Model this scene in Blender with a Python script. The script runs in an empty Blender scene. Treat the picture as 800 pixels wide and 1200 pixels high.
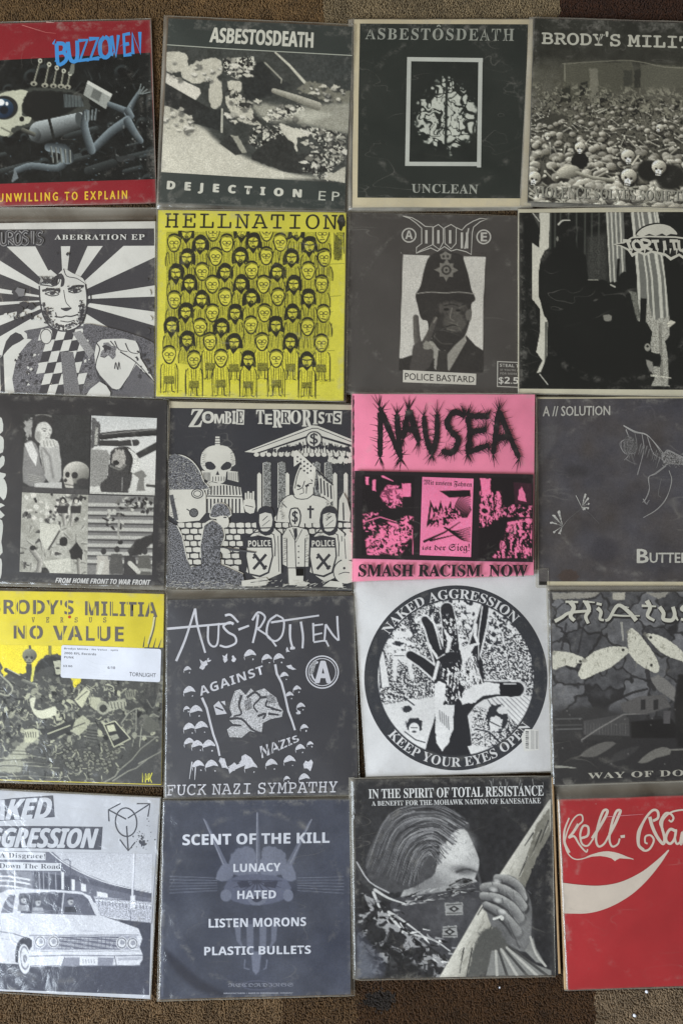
import bpy, math, random
import numpy as np
from mathutils import Vector, Matrix
from mathutils.geometry import tessellate_polygon

# ------------------------------------------------------------------ camera, world, lamps, exposure
scene = bpy.context.scene
COL = scene.collection
PXW, PXH, FPX = 800.0, 1200.0, 867.0          # size of the photograph and its focal length in its own pixels
TILT = math.radians(3.4)
CAM_H = 0.760
CAM_Y = -CAM_H * math.tan(TILT)

cam_data = bpy.data.cameras.new('camera')
cam_data.sensor_fit = 'VERTICAL'
cam_data.sensor_height = 36.0
cam_data.lens = 36.0 * FPX / PXH
cam_data.clip_start = 0.01
cam_data.clip_end = 60.0
cam = bpy.data.objects.new('camera', cam_data)
cam.location = (0.0, CAM_Y, CAM_H)
cam.rotation_euler = (TILT, 0, 0)
COL.objects.link(cam)
scene.camera = cam

world = bpy.data.worlds.new('World')
scene.world = world
world.use_nodes = True
bg = world.node_tree.nodes['Background']
bg.inputs['Color'].default_value = (1.0, 0.95, 0.88, 1)
bg.inputs['Strength'].default_value = 0.27

def area(name, loc, target, sx, sy, power, col):
    l = bpy.data.lights.new(name, 'AREA')
    l.shape = 'RECTANGLE'; l.size = sx; l.size_y = sy
    l.energy = power; l.color = col
    o = bpy.data.objects.new(name, l)
    o.location = loc
    o.rotation_euler = (Vector(target) - Vector(loc)).to_track_quat('-Z', 'Y').to_euler()
    COL.objects.link(o)
    return o
area('window_light', (-1.85, -1.15, 1.40), (0, 0, 0), 1.5, 1.3, 108.0, (0.80, 0.90, 1.0))
area('room_lamp_light', (-2.3, 0.9, 1.9), (0, 0.1, 0), 0.8, 0.8, 20.0, (1.0, 0.86, 0.66))

scene.view_settings.view_transform = 'Standard'
scene.view_settings.look = 'None'
scene.view_settings.exposure = 0.0
scene.view_settings.gamma = 1.0
scene.view_settings.use_curve_mapping = False
scene.cycles.transparent_max_bounces = 16
scene.cycles.max_bounces = 6

# ------------------------------------------------------------------ plan coordinates: photograph pixel -> point of a level plane
CT, ST = math.cos(TILT), math.sin(TILT)
def plan(px, py, z=0.0):
    """numpy-friendly: where the sight line through a pixel of the photograph meets the plane at height z"""
    dx = (px - PXW / 2) / FPX
    dy = (PXH / 2 - py) / FPX
    wy = dy * CT + ST
    wz = dy * ST - CT
    t = (z - CAM_H) / wz
    return dx * t, CAM_Y + wy * t

def lin(c):
    c = np.asarray(c, dtype=float) / 255.0
    return np.where(c <= 0.04045, c / 12.92, ((c + 0.055) / 1.055) ** 2.4)

def sm(pts, n=5, closed=False):
    """Catmull-Rom smoothing of a polyline"""
    P = [np.array(p, float) for p in pts]
    m = len(P)
    out = []
    rng = range(m) if closed else range(m - 1)
    for i in rng:
        p1, p2 = P[i], P[(i + 1) % m]
        p0 = P[i - 1] if (closed or i > 0) else 2 * p1 - p2
        p3 = P[(i + 2) % m] if (closed or i + 2 < m) else 2 * p2 - p1
        for k in range(n):
            t = k / n
            out.append(tuple(0.5 * (2 * p1 + (p2 - p0) * t + (2 * p0 - 5 * p1 + 4 * p2 - p3) * t * t + (3 * p1 - p0 - 3 * p2 + p3) * t ** 3)))
    if not closed:
        out.append(tuple(P[-1]))
    return out

# lattice noise
class Noise:
    def __init__(s, seed):
        s.g = np.random.RandomState(seed).rand(256, 256)
    def v(s, x, y):
        xi = np.floor(x).astype(int); yi = np.floor(y).astype(int)
        fx = x - xi; fy = y - yi
        fx = fx * fx * (3 - 2 * fx); fy = fy * fy * (3 - 2 * fy)
        g = s.g
        a = g[yi & 255, xi & 255]; b = g[yi & 255, (xi + 1) & 255]
        c = g[(yi + 1) & 255, xi & 255]; d = g[(yi + 1) & 255, (xi + 1) & 255]
        return (a * (1 - fx) + b * fx) * (1 - fy) + (c * (1 - fx) + d * fx) * fy
    def fbm(s, x, y, o=4):
        r = 0; amp = 0.5; tot = 0
        for k in range(o):
            r = r + amp * s.v(x * 2 ** k + 17 * k, y * 2 ** k + 31 * k); tot += amp; amp *= 0.55
        return r / tot
def sstep(a, b, x):
    t = np.clip((x - a) / (b - a), 0, 1)
    return t * t * (3 - 2 * t)

# ------------------------------------------------------------------ materials (node based)
def newmat(name):
    m = bpy.data.materials.new(name); m.use_nodes = True
    nt = m.node_tree; nt.nodes.clear()
    out = nt.nodes.new('ShaderNodeOutputMaterial')
    return m, nt, out
def nd(nt, typ, **kw):
    n = nt.nodes.new(typ)
    for k, v in kw.items():
        if k.startswith('i_'):
            key = k[2:]
            key = int(key) if key.isdigit() else key.replace('_', ' ')
            n.inputs[key].default_value = v
        else:
            setattr(n, k, v)
    return n

def ink_material():
    m, nt, out = newmat('printed_paper')
    L = nt.links.new
    at = nd(nt, 'ShaderNodeAttribute', attribute_name='ink')
    tc = nd(nt, 'ShaderNodeTexCoord')
    gm = nd(nt, 'ShaderNodeNewGeometry')
    n1 = nd(nt, 'ShaderNodeTexNoise', i_Scale=900.0, i_Detail=3.0, i_Roughness=0.65)
    L(gm.outputs['Position'], n1.inputs['Vector'])
    # grain of the print: alpha of the ink attribute says how coarse
    s1 = nd(nt, 'ShaderNodeMath', operation='SUBTRACT'); s1.inputs[1].default_value = 0.5
    L(n1.outputs['Fac'], s1.inputs[0])
    s2 = nd(nt, 'ShaderNodeMath', operation='MULTIPLY'); L(s1.outputs[0], s2.inputs[0]); L(at.outputs['Alpha'], s2.inputs[1])
    s3 = nd(nt, 'ShaderNodeMath', operation='MULTIPLY_ADD'); L(s2.outputs[0], s3.inputs[0]); s3.inputs[1].default_value = 5.0; s3.inputs[2].default_value = 1.0
    # worn, faded patches
    n2 = nd(nt, 'ShaderNodeTexNoise', i_Scale=23.0, i_Detail=6.0, i_Roughness=0.6)
    L(gm.outputs['Position'], n2.inputs['Vector'])
    r2 = nd(nt, 'ShaderNodeMapRange'); L(n2.outputs['Fac'], r2.inputs[0])
    for i, v in enumerate((0.3, 0.7, 0.90, 1.10)): r2.inputs[1 + i].default_value = v
    mm = nd(nt, 'ShaderNodeMath', operation='MULTIPLY'); L(s3.outputs[0], mm.inputs[0]); L(r2.outputs[0], mm.inputs[1])
    cl = nd(nt, 'ShaderNodeMath', operation='MAXIMUM'); L(mm.outputs[0], cl.inputs[0]); cl.inputs[1].default_value = 0.15
    vm = nd(nt, 'ShaderNodeVectorMath', operation='SCALE'); L(at.outputs['Color'], vm.inputs[0]); L(cl.outputs[0], vm.inputs['Scale'])
    # tiny pale scuffs
    n3 = nd(nt, 'ShaderNodeTexNoise', i_Scale=260.0, i_Detail=4.0, i_Roughness=0.8)
    L(gm.outputs['Position'], n3.inputs['Vector'])
    r3 = nd(nt, 'ShaderNodeMapRange'); L(n3.outputs['Fac'], r3.inputs[0])
    for i, v in enumerate((0.70, 0.82, 0.0, 0.35)): r3.inputs[1 + i].default_value = v
    mx = nd(nt, 'ShaderNodeMix', data_type='RGBA'); L(r3.outputs[0], mx.inputs[0]); L(vm.outputs[0], mx.inputs[6]); mx.inputs[7].default_value = (0.45, 0.44, 0.40, 1)
    # wear of the jacket: a rubbed ring where the disc presses, and rubbed rims and corners
    sx = nd(nt, 'ShaderNodeSeparateXYZ'); L(tc.outputs['Object'], sx.inputs[0])
    def mth(op, a, b=None, c=None, clamp=False):
        n = nd(nt, 'ShaderNodeMath', operation=op, use_clamp=clamp)
        for i, v in enumerate((a, b, c)):
            if v is None: continue
            if isinstance(v, (int, float)): n.inputs[i].default_value = v
            else: L(v, n.inputs[i])
        return n.outputs[0]
    rad = mth('SQRT', mth('ADD', mth('POWER', sx.outputs[0], 2.0), mth('POWER', sx.outputs[1], 2.0)))
    dr = mth('DIVIDE', mth('ABSOLUTE', mth('SUBTRACT', rad, 0.0845)), 0.0045)
    ring = mth('SUBTRACT', 1.0, dr, clamp=True)
    edge = mth('MAXIMUM', mth('ABSOLUTE', sx.outputs[0]), mth('ABSOLUTE', sx.outputs[1]))
    n4 = nd(nt, 'ShaderNodeTexNoise', i_Scale=75.0, i_Detail=6.0, i_Roughness=0.75); L(gm.outputs['Position'], n4.inputs['Vector'])
    patch = nd(nt, 'ShaderNodeMapRange'); L(n4.outputs['Fac'], patch.inputs[0])
    for i, v in enumerate((0.50, 0.72, 0.0, 1.0)): patch.inputs[1 + i].default_value = v
    er = nd(nt, 'ShaderNodeMapRange'); L(edge, er.inputs[0])
    for i, v in enumerate((0.0888, 0.0930, 0.0, 0.42)): er.inputs[1 + i].default_value = v
    wear = mth('MULTIPLY', mth('ADD', mth('MULTIPLY', ring, 0.30), er.outputs[0]), patch.outputs[0], clamp=True)
    mw = nd(nt, 'ShaderNodeMix', data_type='RGBA'); L(wear, mw.inputs[0]); L(mx.outputs[2], mw.inputs[6]); mw.inputs[7].default_value = (0.40, 0.38, 0.34, 1)
    b = nd(nt, 'ShaderNodeBsdfPrincipled', i_Roughness=0.55)
    b.inputs['Specular IOR Level'].default_value = 0.22
    L(mw.outputs[2], b.inputs['Base Color'])
    L(b.outputs[0], out.inputs[0])
    return m

def plain_paper(name, col, fibre=400.0, amt=0.12):
    m, nt, out = newmat(name)
    L = nt.links.new
    gm = nd(nt, 'ShaderNodeNewGeometry')
    n = nd(nt, 'ShaderNodeTexNoise', i_Scale=fibre, i_Detail=4.0); L(gm.outputs['Position'], n.inputs['Vector'])
    n2 = nd(nt, 'ShaderNodeTexNoise', i_Scale=14.0, i_Detail=5.0); L(gm.outputs['Position'], n2.inputs['Vector'])
    ad = nd(nt, 'ShaderNodeMath', operation='ADD'); L(n.outputs['Fac'], ad.inputs[0]); L(n2.outputs['Fac'], ad.inputs[1])
    r = nd(nt, 'ShaderNodeMapRange'); L(ad.outputs[0], r.inputs[0])
    for i, v in enumerate((0.6, 1.4, 1 - amt, 1 + amt)): r.inputs[1 + i].default_value = v
    vm = nd(nt, 'ShaderNodeVectorMath', operation='SCALE'); vm.inputs[0].default_value = tuple(lin(col)); L(r.outputs[0], vm.inputs['Scale'])
    b = nd(nt, 'ShaderNodeBsdfPrincipled', i_Roughness=0.6); b.inputs['Specular IOR Level'].default_value = 0.3
    L(vm.outputs[0], b.inputs['Base Color'])
    bp = nd(nt, 'ShaderNodeBump', i_Strength=0.15, i_Distance=0.0004); L(n2.outputs['Fac'], bp.inputs['Height']); L(bp.outputs[0], b.inputs['Normal'])
    L(b.outputs[0], out.inputs[0])
    return m

def film_material():
    """old polythene: clear, slightly milky (vertex attribute 'milk'), glossy and creased"""
    m, nt, out = newmat('clear_polythene')
    L = nt.links.new
    at = nd(nt, 'ShaderNodeAttribute', attribute_name='milk')
    gm = nd(nt, 'ShaderNodeNewGeometry')
    oi = nd(nt, 'ShaderNodeObjectInfo')
    off = nd(nt, 'ShaderNodeVectorMath', operation='MULTIPLY_ADD'); L(oi.outputs['Random'], off.inputs[0]); off.inputs[1].default_value = (7, 7, 7); L(gm.outputs['Position'], off.inputs[2])
    n1 = nd(nt, 'ShaderNodeTexNoise', i_Scale=16.0, i_Detail=6.0, i_Roughness=0.55, i_Distortion=0.6); L(off.outputs[0], n1.inputs['Vector'])
    r1 = nd(nt, 'ShaderNodeMapRange'); L(n1.outputs['Fac'], r1.inputs[0])
    for i, v in enumerate((0.35, 0.75, 0.4, 1.7)): r1.inputs[1 + i].default_value = v
    mk = nd(nt, 'ShaderNodeMath', operation='MULTIPLY'); L(at.outputs['Fac'], mk.inputs[0]); L(r1.outputs[0], mk.inputs[1])
    # fine scratches
    mp = nd(nt, 'ShaderNodeMapping'); mp.inputs['Scale'].default_value = (1.0, 9.0, 1.0); mp.inputs['Rotation'].default_value = (0, 0, 0.5); L(off.outputs[0], mp.inputs[0])
    n2 = nd(nt, 'ShaderNodeTexNoise', i_Scale=60.0, i_Detail=5.0, i_Roughness=0.7); L(mp.outputs[0], n2.inputs['Vector'])
    r2 = nd(nt, 'ShaderNodeMapRange'); L(n2.outputs['Fac'], r2.inputs[0])
    for i, v in enumerate((0.66, 0.80, 0.0, 0.05)): r2.inputs[1 + i].default_value = v
    ad = nd(nt, 'ShaderNodeMath', operation='ADD', use_clamp=True); L(mk.outputs[0], ad.inputs[0]); L(r2.outputs[0], ad.inputs[1])
    # creases: thin whitish ridges, their glare painted in as milkiness
    mc = nd(nt, 'ShaderNodeMapping'); mc.inputs['Scale'].default_value = (1.0, 2.6, 1.0); mc.inputs['Rotation'].default_value = (0, 0, -0.7); L(off.outputs[0], mc.inputs[0])
    n5 = nd(nt, 'ShaderNodeTexNoise', i_Scale=11.0, i_Detail=2.0, i_Distortion=0.8); L(mc.outputs[0], n5.inputs['Vector'])
    c1 = nd(nt, 'ShaderNodeMath', operation='SUBTRACT'); L(n5.outputs['Fac'], c1.inputs[0]); c1.inputs[1].default_value = 0.5
    c2 = nd(nt, 'ShaderNodeMath', operation='ABSOLUTE'); L(c1.outputs[0], c2.inputs[0])
    r5 = nd(nt, 'ShaderNodeMapRange'); L(c2.outputs[0], r5.inputs[0])
    for i, v in enumerate((0.0, 0.006, 0.11, 0.0)): r5.inputs[1 + i].default_value = v
    r6 = nd(nt, 'ShaderNodeMapRange'); L(n1.outputs['Fac'], r6.inputs[0])
    for i, v in enumerate((0.50, 0.62, 0.0, 1.0)): r6.inputs[1 + i].default_value = v
    c3 = nd(nt, 'ShaderNodeMath', operation='MULTIPLY_ADD', use_clamp=True); L(r5.outputs[0], c3.inputs[0]); L(r6.outputs[0], c3.inputs[1]); L(ad.outputs[0], c3.inputs[2]); ad = c3
    # dust
    vo = nd(nt, 'ShaderNodeTexVoronoi', i_Scale=95.0); L(off.outputs[0], vo.inputs['Vector'])
    vs = nd(nt, 'ShaderNodeSeparateColor'); L(vo.outputs['Color'], vs.inputs[0])
    th = nd(nt, 'ShaderNodeMath', operation='MULTIPLY'); L(vs.outputs[0], th.inputs[0]); L(vs.outputs[1], th.inputs[1])
    t2 = nd(nt, 'ShaderNodeMath', operation='MULTIPLY'); L(th.outputs[0], t2.inputs[0]); t2.inputs[1].default_value = 0.055
    t3 = nd(nt, 'ShaderNodeMath', operation='LESS_THAN'); L(vo.outputs['Distance'], t3.inputs[0]); L(t2.outputs[0], t3.inputs[1])
    t4 = nd(nt, 'ShaderNodeMath', operation='MULTIPLY_ADD', use_clamp=True); L(t3.outputs[0], t4.inputs[0]); t4.inputs[1].default_value = 0.35; L(ad.outputs[0], t4.inputs[2]); ad = t4
    tr = nd(nt, 'ShaderNodeBsdfTransparent'); tr.inputs[0].default_value = (0.985, 0.98, 0.965, 1)
    df = nd(nt, 'ShaderNodeBsdfDiffuse'); df.inputs[0].default_value = (0.50, 0.47, 0.40, 1)
    m1 = nd(nt, 'ShaderNodeMixShader'); L(ad.outputs[0], m1.inputs[0]); L(tr.outputs[0], m1.inputs[1]); L(df.outputs[0], m1.inputs[2])
    gl = nd(nt, 'ShaderNodeBsdfGlossy'); gl.inputs['Color'].default_value = (1, 1, 1, 1)
    rr = nd(nt, 'ShaderNodeMapRange'); L(n1.outputs['Fac'], rr.inputs[0])
    for i, v in enumerate((0.3, 0.7, 0.12, 0.27)): rr.inputs[1 + i].default_value = v
    L(rr.outputs[0], gl.inputs['Roughness'])
    n3 = nd(nt, 'ShaderNodeTexNoise', i_Scale=45.0, i_Detail=3.0, i_Distortion=1.2); L(off.outputs[0], n3.inputs['Vector'])
    bp = nd(nt, 'ShaderNodeBump', i_Strength=0.5, i_Distance=0.002); L(n3.outputs['Fac'], bp.inputs['Height']); L(bp.outputs[0], gl.inputs['Normal'])
    lw = nd(nt, 'ShaderNodeLayerWeight', i_Blend=0.5)
    pw = nd(nt, 'ShaderNodeMath', operation='POWER'); L(lw.outputs['Facing'], pw.inputs[0]); pw.inputs[1].default_value = 4.0
    fm = nd(nt, 'ShaderNodeMath', operation='MULTIPLY_ADD', use_clamp=True); L(pw.outputs[0], fm.inputs[0]); fm.inputs[1].default_value = 0.55; fm.inputs[2].default_value = 0.032
    m2 = nd(nt, 'ShaderNodeMixShader'); L(fm.outputs[0], m2.inputs[0]); L(m1.outputs[0], m2.inputs[1]); L(gl.outputs[0], m2.inputs[2])
    L(m2.outputs[0], out.inputs[0])
    return m

def carpet_material():
    m, nt, out = newmat('brown_carpet_yarn')
    L = nt.links.new
    at = nd(nt, 'ShaderNodeAttribute', attribute_name='ink')
    gm = nd(nt, 'ShaderNodeNewGeometry')
    n = nd(nt, 'ShaderNodeTexNoise', i_Scale=1500.0, i_Detail=2.0); L(gm.outputs['Position'], n.inputs['Vector'])
    r = nd(nt, 'ShaderNodeMapRange'); L(n.outputs['Fac'], r.inputs[0])
    for i, v in enumerate((0.3, 0.7, 0.65, 1.35)): r.inputs[1 + i].default_value = v
    vm = nd(nt, 'ShaderNodeVectorMath', operation='SCALE'); L(at.outputs['Color'], vm.inputs[0]); L(r.outputs[0], vm.inputs['Scale'])
    b = nd(nt, 'ShaderNodeBsdfPrincipled', i_Roughness=0.95); b.inputs['Specular IOR Level'].default_value = 0.1
    b.inputs['Sheen Weight'].default_value = 0.15
    L(vm.outputs[0], b.inputs['Base Color'])
    bp = nd(nt, 'ShaderNodeBump', i_Strength=0.6, i_Distance=0.0006); L(n.outputs['Fac'], bp.inputs['Height']); L(bp.outputs[0], b.inputs['Normal'])
    L(b.outputs[0], out.inputs[0])
    return m

M_INK = ink_material()
M_FILM = film_material()
M_YARN = carpet_material()
M_CREAM = plain_paper('cream_card', (205, 196, 168))
M_TAN = plain_paper('tan_cardboard', (176, 146, 108))
M_LABEL = plain_paper('white_label_paper', (225, 228, 240), amt=0.04)

# ------------------------------------------------------------------ lettering: outlines of the built-in font, fitted into a quadrilateral
FONTS = {'sans': None, 'serif': (0x1D400, 0x1D41A, 0x1D7CE), 'sansb': (0x1D5D4, 0x1D5EE, 0x1D7EC), 'sansbi': (0x1D63C, 0x1D656, None),
         'mono': (0x1D670, 0x1D68A, 0x1D7F6), 'frak': (0x1D56C, 0x1D586, None), 'script': (0x1D4D0, 0x1D4EA, None)}
def glyphs(s, font):
    f = FONTS[font]
    if f is None: return s
    o = ''
    for ch in s:
        if 'A' <= ch <= 'Z': o += chr(f[0] + ord(ch) - 65)
        elif 'a' <= ch <= 'z': o += chr(f[1] + ord(ch) - 97)
        elif ch.isdigit() and f[2]: o += chr(f[2] + ord(ch) - 48)
        else: o += ch
    return o
_tc = {}
def text_tris(s, font, space=1.0, bold=0.0):
    key = (s, font, space, bold)
    if key in _tc: return _tc[key]
    c = bpy.data.curves.new('lettering', 'FONT')
    c.body = glyphs(s, font); c.space_character = space; c.offset = bold; c.resolution_u = 2
    o = bpy.data.objects.new('lettering', c); COL.objects.link(o)
    bpy.context.view_layer.update()
    ev = o.evaluated_get(bpy.context.evaluated_depsgraph_get())
    me = ev.to_mesh(); me.calc_loop_triangles()
    V = np.empty(len(me.vertices) * 3); me.vertices.foreach_get('co', V); V = V.reshape(-1, 3)[:, :2].copy()
    T = np.empty(len(me.loop_triangles) * 3, dtype=np.int32); me.loop_triangles.foreach_get('vertices', T); T = T.reshape(-1, 3).copy()
    ev.to_mesh_clear()
    bpy.data.objects.remove(o); bpy.data.curves.remove(c)
    lo = V.min(0); hi = V.max(0)
    asp = (hi[0] - lo[0]) / (hi[1] - lo[1])
    V = (V - lo) / (hi - lo); V[:, 1] = 1 - V[:, 1]
    _tc[key] = (V, T, asp)
    return _tc[key]

# single-stroke hand lettering, unit box, y down
STROKES = {
 'A': [[(0, 1), (.5, 0), (1, 1)], [(.2, .62), (.82, .6)]], 'B': [[(0, 0), (0, 1), (.7, .95), (.9, .72), (.6, .5), (.05, .5)], [(0, 0), (.65, .05), (.8, .25), (.6, .5)]],
 'C': [[(.95, .15), (.5, 0), (.05, .3), (.05, .75), (.5, 1), (.95, .85)]], 'D': [[(0, 0), (0, 1), (.6, .9), (.95, .5), (.6, .1), (0, 0)]],
 'E': [[(.95, 0), (.05, .03), (.05, 1), (.95, .97)], [(.05, .5), (.75, .48)]], 'F': [[(.95, 0), (.05, .03), (.05, 1)], [(.05, .5), (.75, .48)]],
 'G': [[(.95, .15), (.5, 0), (.05, .35), (.1, .85), (.55, 1), (.95, .8), (.95, .55), (.6, .55)]], 'H': [[(0, 0), (0, 1)], [(1, 0), (1, 1)], [(0, .5), (1, .48)]],
 'I': [[(.5, 0), (.5, 1)]], 'K': [[(0, 0), (0, 1)], [(.95, 0), (.05, .55), (1, 1)]], 'L': [[(0, 0), (0, 1), (.9, .97)]],
 'M': [[(0, 1), (.05, 0), (.5, .6), (.95, 0), (1, 1)]], 'N': [[(0, 1), (.05, 0), (.95, 1), (1, 0)]],
 'O': [[(.5, 0), (.05, .25), (.05, .8), (.5, 1), (.95, .75), (.92, .2), (.5, 0)]], 'R': [[(0, 1), (.02, 0), (.75, .05), (.9, .28), (.6, .5), (.05, .52), (1, 1)]],
 'S': [[(.95, .1), (.5, 0), (.08, .2), (.3, .45), (.8, .6), (.92, .82), (.5, 1), (.02, .9)]], 'T': [[(0, .03), (1, 0)], [(.5, 0), (.52, 1)]],
 'U': [[(0, 0), (.05, .8), (.5, 1), (.93, .8), (1, 0)]], 'V': [[(0, 0), (.5, 1), (1, 0)]], 'W': [[(0, 0), (.25, 1), (.5, .3), (.75, 1), (1, 0)]],
 'Z': [[(0, 0), (1, .03), (.02, .97), (1, 1)]], '-': [[(.1, .5), (.9, .45)]], '.': [[(.45, .5), (.55, .52)]], 'Y': [[(0, 0), (.5, .5), (1, 0)], [(.5, .5), (.5, 1)]],
 'P': [[(0, 1), (.02, 0), (.8, .08), (.85, .4), (.05, .52)]]}

def setmesh(name, V, F4=None, F3=None, col=None, milk=None, mat=None):
    """mesh from arrays: V (n,3), quads F4, triangles F3, colour per vertex (n,4)"""
    me = bpy.data.meshes.new(name)
    nq = 0 if F4 is None else len(F4); nt_ = 0 if F3 is None else len(F3)
    me.vertices.add(len(V)); me.vertices.foreach_set('co', np.asarray(V, np.float32).ravel())
    loops = np.concatenate([np.asarray(F4, np.int32).ravel() if nq else np.zeros(0, np.int32), np.asarray(F3, np.int32).ravel() if nt_ else np.zeros(0, np.int32)])
    me.loops.add(len(loops)); me.loops.foreach_set('vertex_index', loops)
    me.polygons.add(nq + nt_)
    st = np.concatenate([np.arange(nq) * 4, nq * 4 + np.arange(nt_) * 3]).astype(np.int32)
    me.polygons.foreach_set('loop_start', st)
    me.update(calc_edges=True)
    if col is not None:
        a = me.color_attributes.new('ink', 'FLOAT_COLOR', 'POINT'); a.data.foreach_set('color', np.asarray(col, np.float32).ravel())
    if milk is not None:
        a = me.attributes.new('milk', 'FLOAT', 'POINT'); a.data.foreach_set('value', np.asarray(milk, np.float32).ravel())
    if mat: me.materials.append(mat)
    return me

def clip_convex(pts, clip):
    """Sutherland-Hodgman"""
    out = list(pts)
    area = sum(clip[i][0] * clip[(i + 1) % len(clip)][1] - clip[(i + 1) % len(clip)][0] * clip[i][1] for i in range(len(clip)))
    sg = 1 if area > 0 else -1
    for i in range(len(clip)):
        ax, ay = clip[i]; bx, by = clip[(i + 1) % len(clip)]
        inp = out; out = []
        if not inp: break
        def side(p): return sg * ((bx - ax) * (p[1] - ay) - (by - ay) * (p[0] - ax))
        for j in range(len(inp)):
            p, q = inp[j], inp[(j + 1) % len(inp)]
            sp, sq = side(p), side(q)
            if sp >= 0: out.append(p)
            if (sp >= 0) != (sq >= 0):
                t = sp / (sp - sq); out.append((p[0] + (q[0] - p[0]) * t, p[1] + (q[1] - p[1]) * t))
    return out

def quadmap(q, u, v):
    (x0, y0), (x1, y1), (x2, y2), (x3, y3) = q
    return ((1 - u) * (1 - v) * x0 + u * (1 - v) * x1 + u * v * x2 + (1 - u) * v * x3,
            (1 - u) * (1 - v) * y0 + u * (1 - v) * y1 + u * v * y2 + (1 - u) * v * y3)

SLEEVES = []
class Sleeve:
    """one record in its jacket and plastic sleeve. Points are given in the frame (fx, fy, k): photograph pixel = f + point / k"""
    def __init__(s, frame, label, paper, film, paper_col, base=0.0, thick=0.0027, card=None, milk=0.016, edge_milk=0.22, group='seven inch records laid out in rows on the carpet'):
        s.fx, s.fy, s.k = frame
        s.rnd = random.Random(hash(frame) & 0xffff)
        s.seed = int(frame[0] * 7 + frame[1] * 13) % 9973
        s.rnd = random.Random(s.seed)
        s.paper = paper; s.film = film; s.base = base + 0.0006; s.top = s.base + thick
        s.z = s.top + 0.00008
        cx = sum(p[0] for p in paper) / 4; cy = sum(p[1] for p in paper) / 4
        wx, wy = plan(cx, cy, s.top)
        a = plan(*paper[0], s.top); b = plan(*paper[1], s.top)
        s.ang = math.atan2(b[1] - a[1], b[0] - a[0])
        s.o = (wx, wy)
        e = bpy.data.objects.new('record_sleeve', None); COL.objects.link(e)
        e.empty_display_size = 0.02
        e.location = (wx, wy, 0); e.rotation_euler = (0, 0, s.ang)
        e['label'] = label; e['category'] = 'record'; e['group'] = group
        s.root = e
        s.clip = None
        s.cur = None
        SLEEVES.append(s)
        s.jacket(paper_col, thick, card)
        s.film_milk = (milk, edge_milk)
    def loc(s, X, Y, z):
        """photograph pixels -> coordinates local to the sleeve, on the plane of height z"""
        wx, wy = plan(np.asarray(X, float), np.asarray(Y, float), s.top)
        wx = wx - s.o[0]; wy = wy - s.o[1]
        c, n = math.cos(-s.ang), math.sin(-s.ang)
        return np.stack([wx * c - wy * n, wx * n + wy * c, np.broadcast_to(z, np.shape(wx))], -1)
    def part(s, name, me, parent=None):
        o = bpy.data.objects.new(name, me); COL.objects.link(o); o.parent = parent or s.root
        return o
    def slab(s, name, quad, z0, z1, col, mat=None, seg=14, wob=0.35):
        """card of four slightly uneven edges with a soft rounded rim (quad in photograph pixels)"""
        ring = []
        n = Noise(s.seed + 5)
        for i in range(4):
            a, b = quad[i], quad[(i + 1) % 4]
            dx, dy = b[0] - a[0], b[1] - a[1]; L = math.hypot(dx, dy)
            for k in range(seg):
                t = k / seg
                w = (n.v(np.array(t * 6.0 + i * 9), np.array(3.3)) - 0.5) * wob * 2 * (1 if 0 < k else 0)
                ring.append((a[0] + dx * t + dy / L * w, a[1] + dy * t - dx / L * w))
        cx = sum(p[0] for p in quad) / 4; cy = sum(p[1] for p in quad) / 4
        R = np.array(ring); m = len(R)
        def shrink(d):
            v = R - (cx, cy); l = np.hypot(v[:, 0], v[:, 1])[:, None]
            return R - v / l * d
        levels = [(R, z0), (R, z1 - 0.0003), (shrink(0.25), z1 - 0.00008), (shrink(0.7), z1)]
        V = np.concatenate([s.loc(P[:, 0], P[:, 1], z) for P, z in levels] + [s.loc(np.array([cx]), np.array([cy]), z1), s.loc(np.array([cx]), np.array([cy]), z0)])
        F4 = []; F3 = []
        for l in range(3):
            for i in range(m):
                j = (i + 1) % m; F4.append((l * m + i, (l + 1) * m + i, (l + 1) * m + j, l * m + j))
        for i in range(m):
            j = (i + 1) % m; F3.append((3 * m + i, 4 * m, 3 * m + j)); F3.append((i, j, 4 * m + 1))
        c = None if mat else np.tile(np.append(lin(col), 0.05), (len(V), 1))
        return s.part(name, setmesh(name, V, F4, F3, c, None, mat or M_INK))
    def jacket(s, col, thick, card):
        s.slab('jacket', s.paper, s.base, s.top, col, card)
    # ---- flat print in vector shapes
    def begin(s, name, parent=None):
        s.flush()
        s.cur = dict(name=name, V=[], T=[], C=[], n=0, parent=parent)
    def flush(s):
        c = s.cur
        s.cur = None
        if not c or not c['V']: return None
        me = setmesh(c['name'], np.concatenate(c['V']), None, np.concatenate(c['T']), np.concatenate(c['C']), None, M_INK)
        s.last = s.part(c['name'], me, c['parent'])
        return s.last
    def px(s, X, Y):
        return s.fx + np.asarray(X, float) / s.k, s.fy + np.asarray(Y, float) / s.k
    def add(s, P, T, col, grain=0.05, zr=None):
        c = s.cur
        P = np.asarray(P, float)
        X, Y = s.px(P[:, 0], P[:, 1])
        s.z += 1.5e-6
        c['V'].append(s.loc(X, Y, s.z + (zr if zr is not None else 0))); c['T'].append(np.asarray(T, np.int32) + c['n']); c['n'] += len(P)
        c['C'].append(np.tile(np.append(lin(col), grain), (len(P), 1)))
    def poly(s, pts, col, grain=0.05, smooth=0):
        if smooth: pts = sm(pts, smooth, True)
        if s.clip: pts = clip_convex(pts, s.clip)
        q = []
        for p in pts:
            if not q or abs(p[0] - q[-1][0]) + abs(p[1] - q[-1][1]) > 1e-4: q.append(p)
        if len(q) < 3: return
        T = tessellate_polygon([[Vector((p[0], -p[1], 0)) for p in q]])
        T = [t for t in T if len(t) == 3]
        if T: s.add(q, T, col, grain)
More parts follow.
